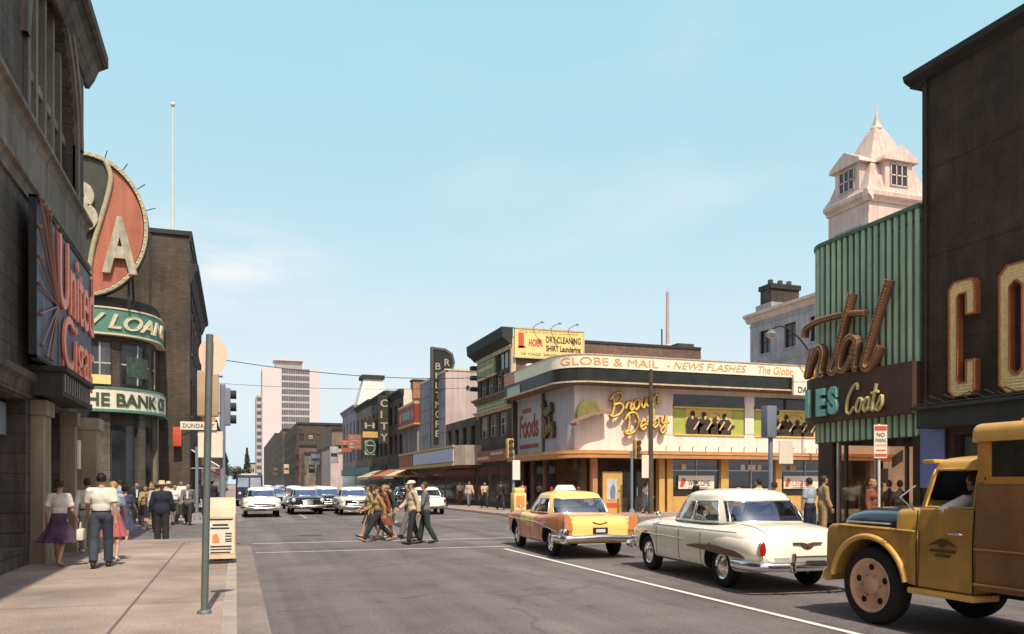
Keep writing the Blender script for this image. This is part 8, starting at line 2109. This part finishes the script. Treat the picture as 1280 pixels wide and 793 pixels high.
# low sky brightened to a milky haze; overhead left darker to weaken the fill
haze = mixc('ADD', mixc('MULTIPLY', sk.outputs[0], (1.45, .50, .33)), (1.72, 4.75, 5.6))
tc = N.new('ShaderNodeTexCoord'); sp = N.new('ShaderNodeSeparateXYZ'); L.new(tc.outputs['Generated'], sp.inputs[0])
mr = N.new('ShaderNodeMapRange'); mr.interpolation_type = 'SMOOTHSTEP'; mr.inputs['From Min'].default_value = .50; mr.inputs['From Max'].default_value = .85
L.new(sp.outputs['Z'], mr.inputs['Value'])
cn = N.new('ShaderNodeTexNoise'); cn.inputs['Scale'].default_value = 2.6; cn.inputs['Detail'].default_value = 5
cm = N.new('ShaderNodeMapping'); cm.inputs['Scale'].default_value = (1, 1, 3.2); L.new(tc.outputs['Generated'], cm.inputs['Vector']); L.new(cm.outputs[0], cn.inputs['Vector'])
cr = N.new('ShaderNodeMapRange'); cr.interpolation_type = 'SMOOTHSTEP'; cr.inputs['From Min'].default_value = .48; cr.inputs['From Max'].default_value = .78; cr.inputs['To Max'].default_value = .38; L.new(cn.outputs['Fac'], cr.inputs['Value'])
haze = mixc('MIX', haze, (6.6, 7.0, 7.3), cr.outputs[0])
# one soft white cloud low over the left row
vm = N.new('ShaderNodeVectorMath'); vm.operation = 'SUBTRACT'; vm.inputs[1].default_value = (-.015, .966, .245); L.new(tc.outputs['Generated'], vm.inputs[0])
vs = N.new('ShaderNodeVectorMath'); vs.operation = 'MULTIPLY'; vs.inputs[1].default_value = (1, 1, 2.1); L.new(vm.outputs[0], vs.inputs[0])
vl = N.new('ShaderNodeVectorMath'); vl.operation = 'LENGTH'; L.new(vs.outputs[0], vl.inputs[0])
cb = N.new('ShaderNodeMapRange'); cb.interpolation_type = 'SMOOTHSTEP'; cb.inputs['From Min'].default_value = .0; cb.inputs['From Max'].default_value = .17; cb.inputs['To Min'].default_value = 1; cb.inputs['To Max'].default_value = 0; L.new(vl.outputs['Value'], cb.inputs['Value'])
c2 = N.new('ShaderNodeTexNoise'); c2.inputs['Scale'].default_value = 9; c2.inputs['Detail'].default_value = 6; L.new(cm.outputs[0], c2.inputs['Vector'])
c3 = N.new('ShaderNodeMapRange'); c3.inputs['From Min'].default_value = .35; c3.inputs['From Max'].default_value = .65; L.new(c2.outputs['Fac'], c3.inputs['Value'])
mu = N.new('ShaderNodeMath'); mu.operation = 'MULTIPLY'; L.new(cb.outputs[0], mu.inputs[0]); L.new(c3.outputs[0], mu.inputs[1])
haze = mixc('MIX', haze, (7.0, 7.2, 7.4), mu.outputs[0])
hz = N.new('ShaderNodeMapRange'); hz.interpolation_type = 'SMOOTHSTEP'; hz.inputs['From Min'].default_value = 0; hz.inputs['From Max'].default_value = .16; hz.inputs['To Min'].default_value = .9; hz.inputs['To Max'].default_value = 0; L.new(sp.outputs['Z'], hz.inputs['Value'])
haze = mixc('MIX', haze, (5.5, 6.7, 7.2), hz.outputs[0])
L.new(mixc('MIX', haze, sk.outputs[0], mr.outputs[0]), bg.inputs[0]); L.new(bg.outputs[0], o.inputs[0])
bg.inputs[1].default_value = .13
sl = bpy.data.lights.new('sun', 'SUN'); sl.energy = 4.6; sl.angle = radians(.53); sl.color = (1.0, .90, .74)
so = bpy.data.objects.new('sun', sl); C.objects.link(so)
el, az = radians(SUN_EL), radians(SUN_AZ)
d = Vector((sin(az) * cos(el), cos(az) * cos(el), -sin(el)))       # the way the light travels
so.rotation_euler = d.to_track_quat('-Z', 'Y').to_euler()
cam = bpy.data.cameras.new('camera'); co = bpy.data.objects.new('camera', cam); C.objects.link(co)
cam.sensor_fit = 'HORIZONTAL'; cam.sensor_width = 36; cam.lens = 36 * 1010 / 1280; cam.shift_y = 208.5 / 1280
cam.clip_end = 8000; cam.clip_start = .1
co.location = (0, 0, 1.7); co.rotation_euler = (radians(90), 0, -math.atan(345 / 1010))
S.camera = co
S.view_settings.view_transform = 'Standard'; S.view_settings.look = 'None'; S.view_settings.exposure = 0; S.view_settings.gamma = 1
S.cycles.max_bounces = 6; S.cycles.transparent_max_bounces = 12

# repeats share a group
GR = {'traffic signal': 'traffic signals at the crossing corners', 'mannequin': 'mannequins in the green store window', 'wire': 'overhead wires', 'awning': 'shop awnings', 'car': 'cars in the street', 'litter bin': 'litter bins at the corners', 'banner': 'window banners of the restaurant', 'card': 'cards in the green store window'}
for ob in S.objects:
    c = ob.get('category')
    if c in GR: ob['group'] = GR[c]
    elif c == 'person': ob['group'] = 'people riding in the vehicles' if 7.2 < ob.location.x < 9 else 'pedestrians'
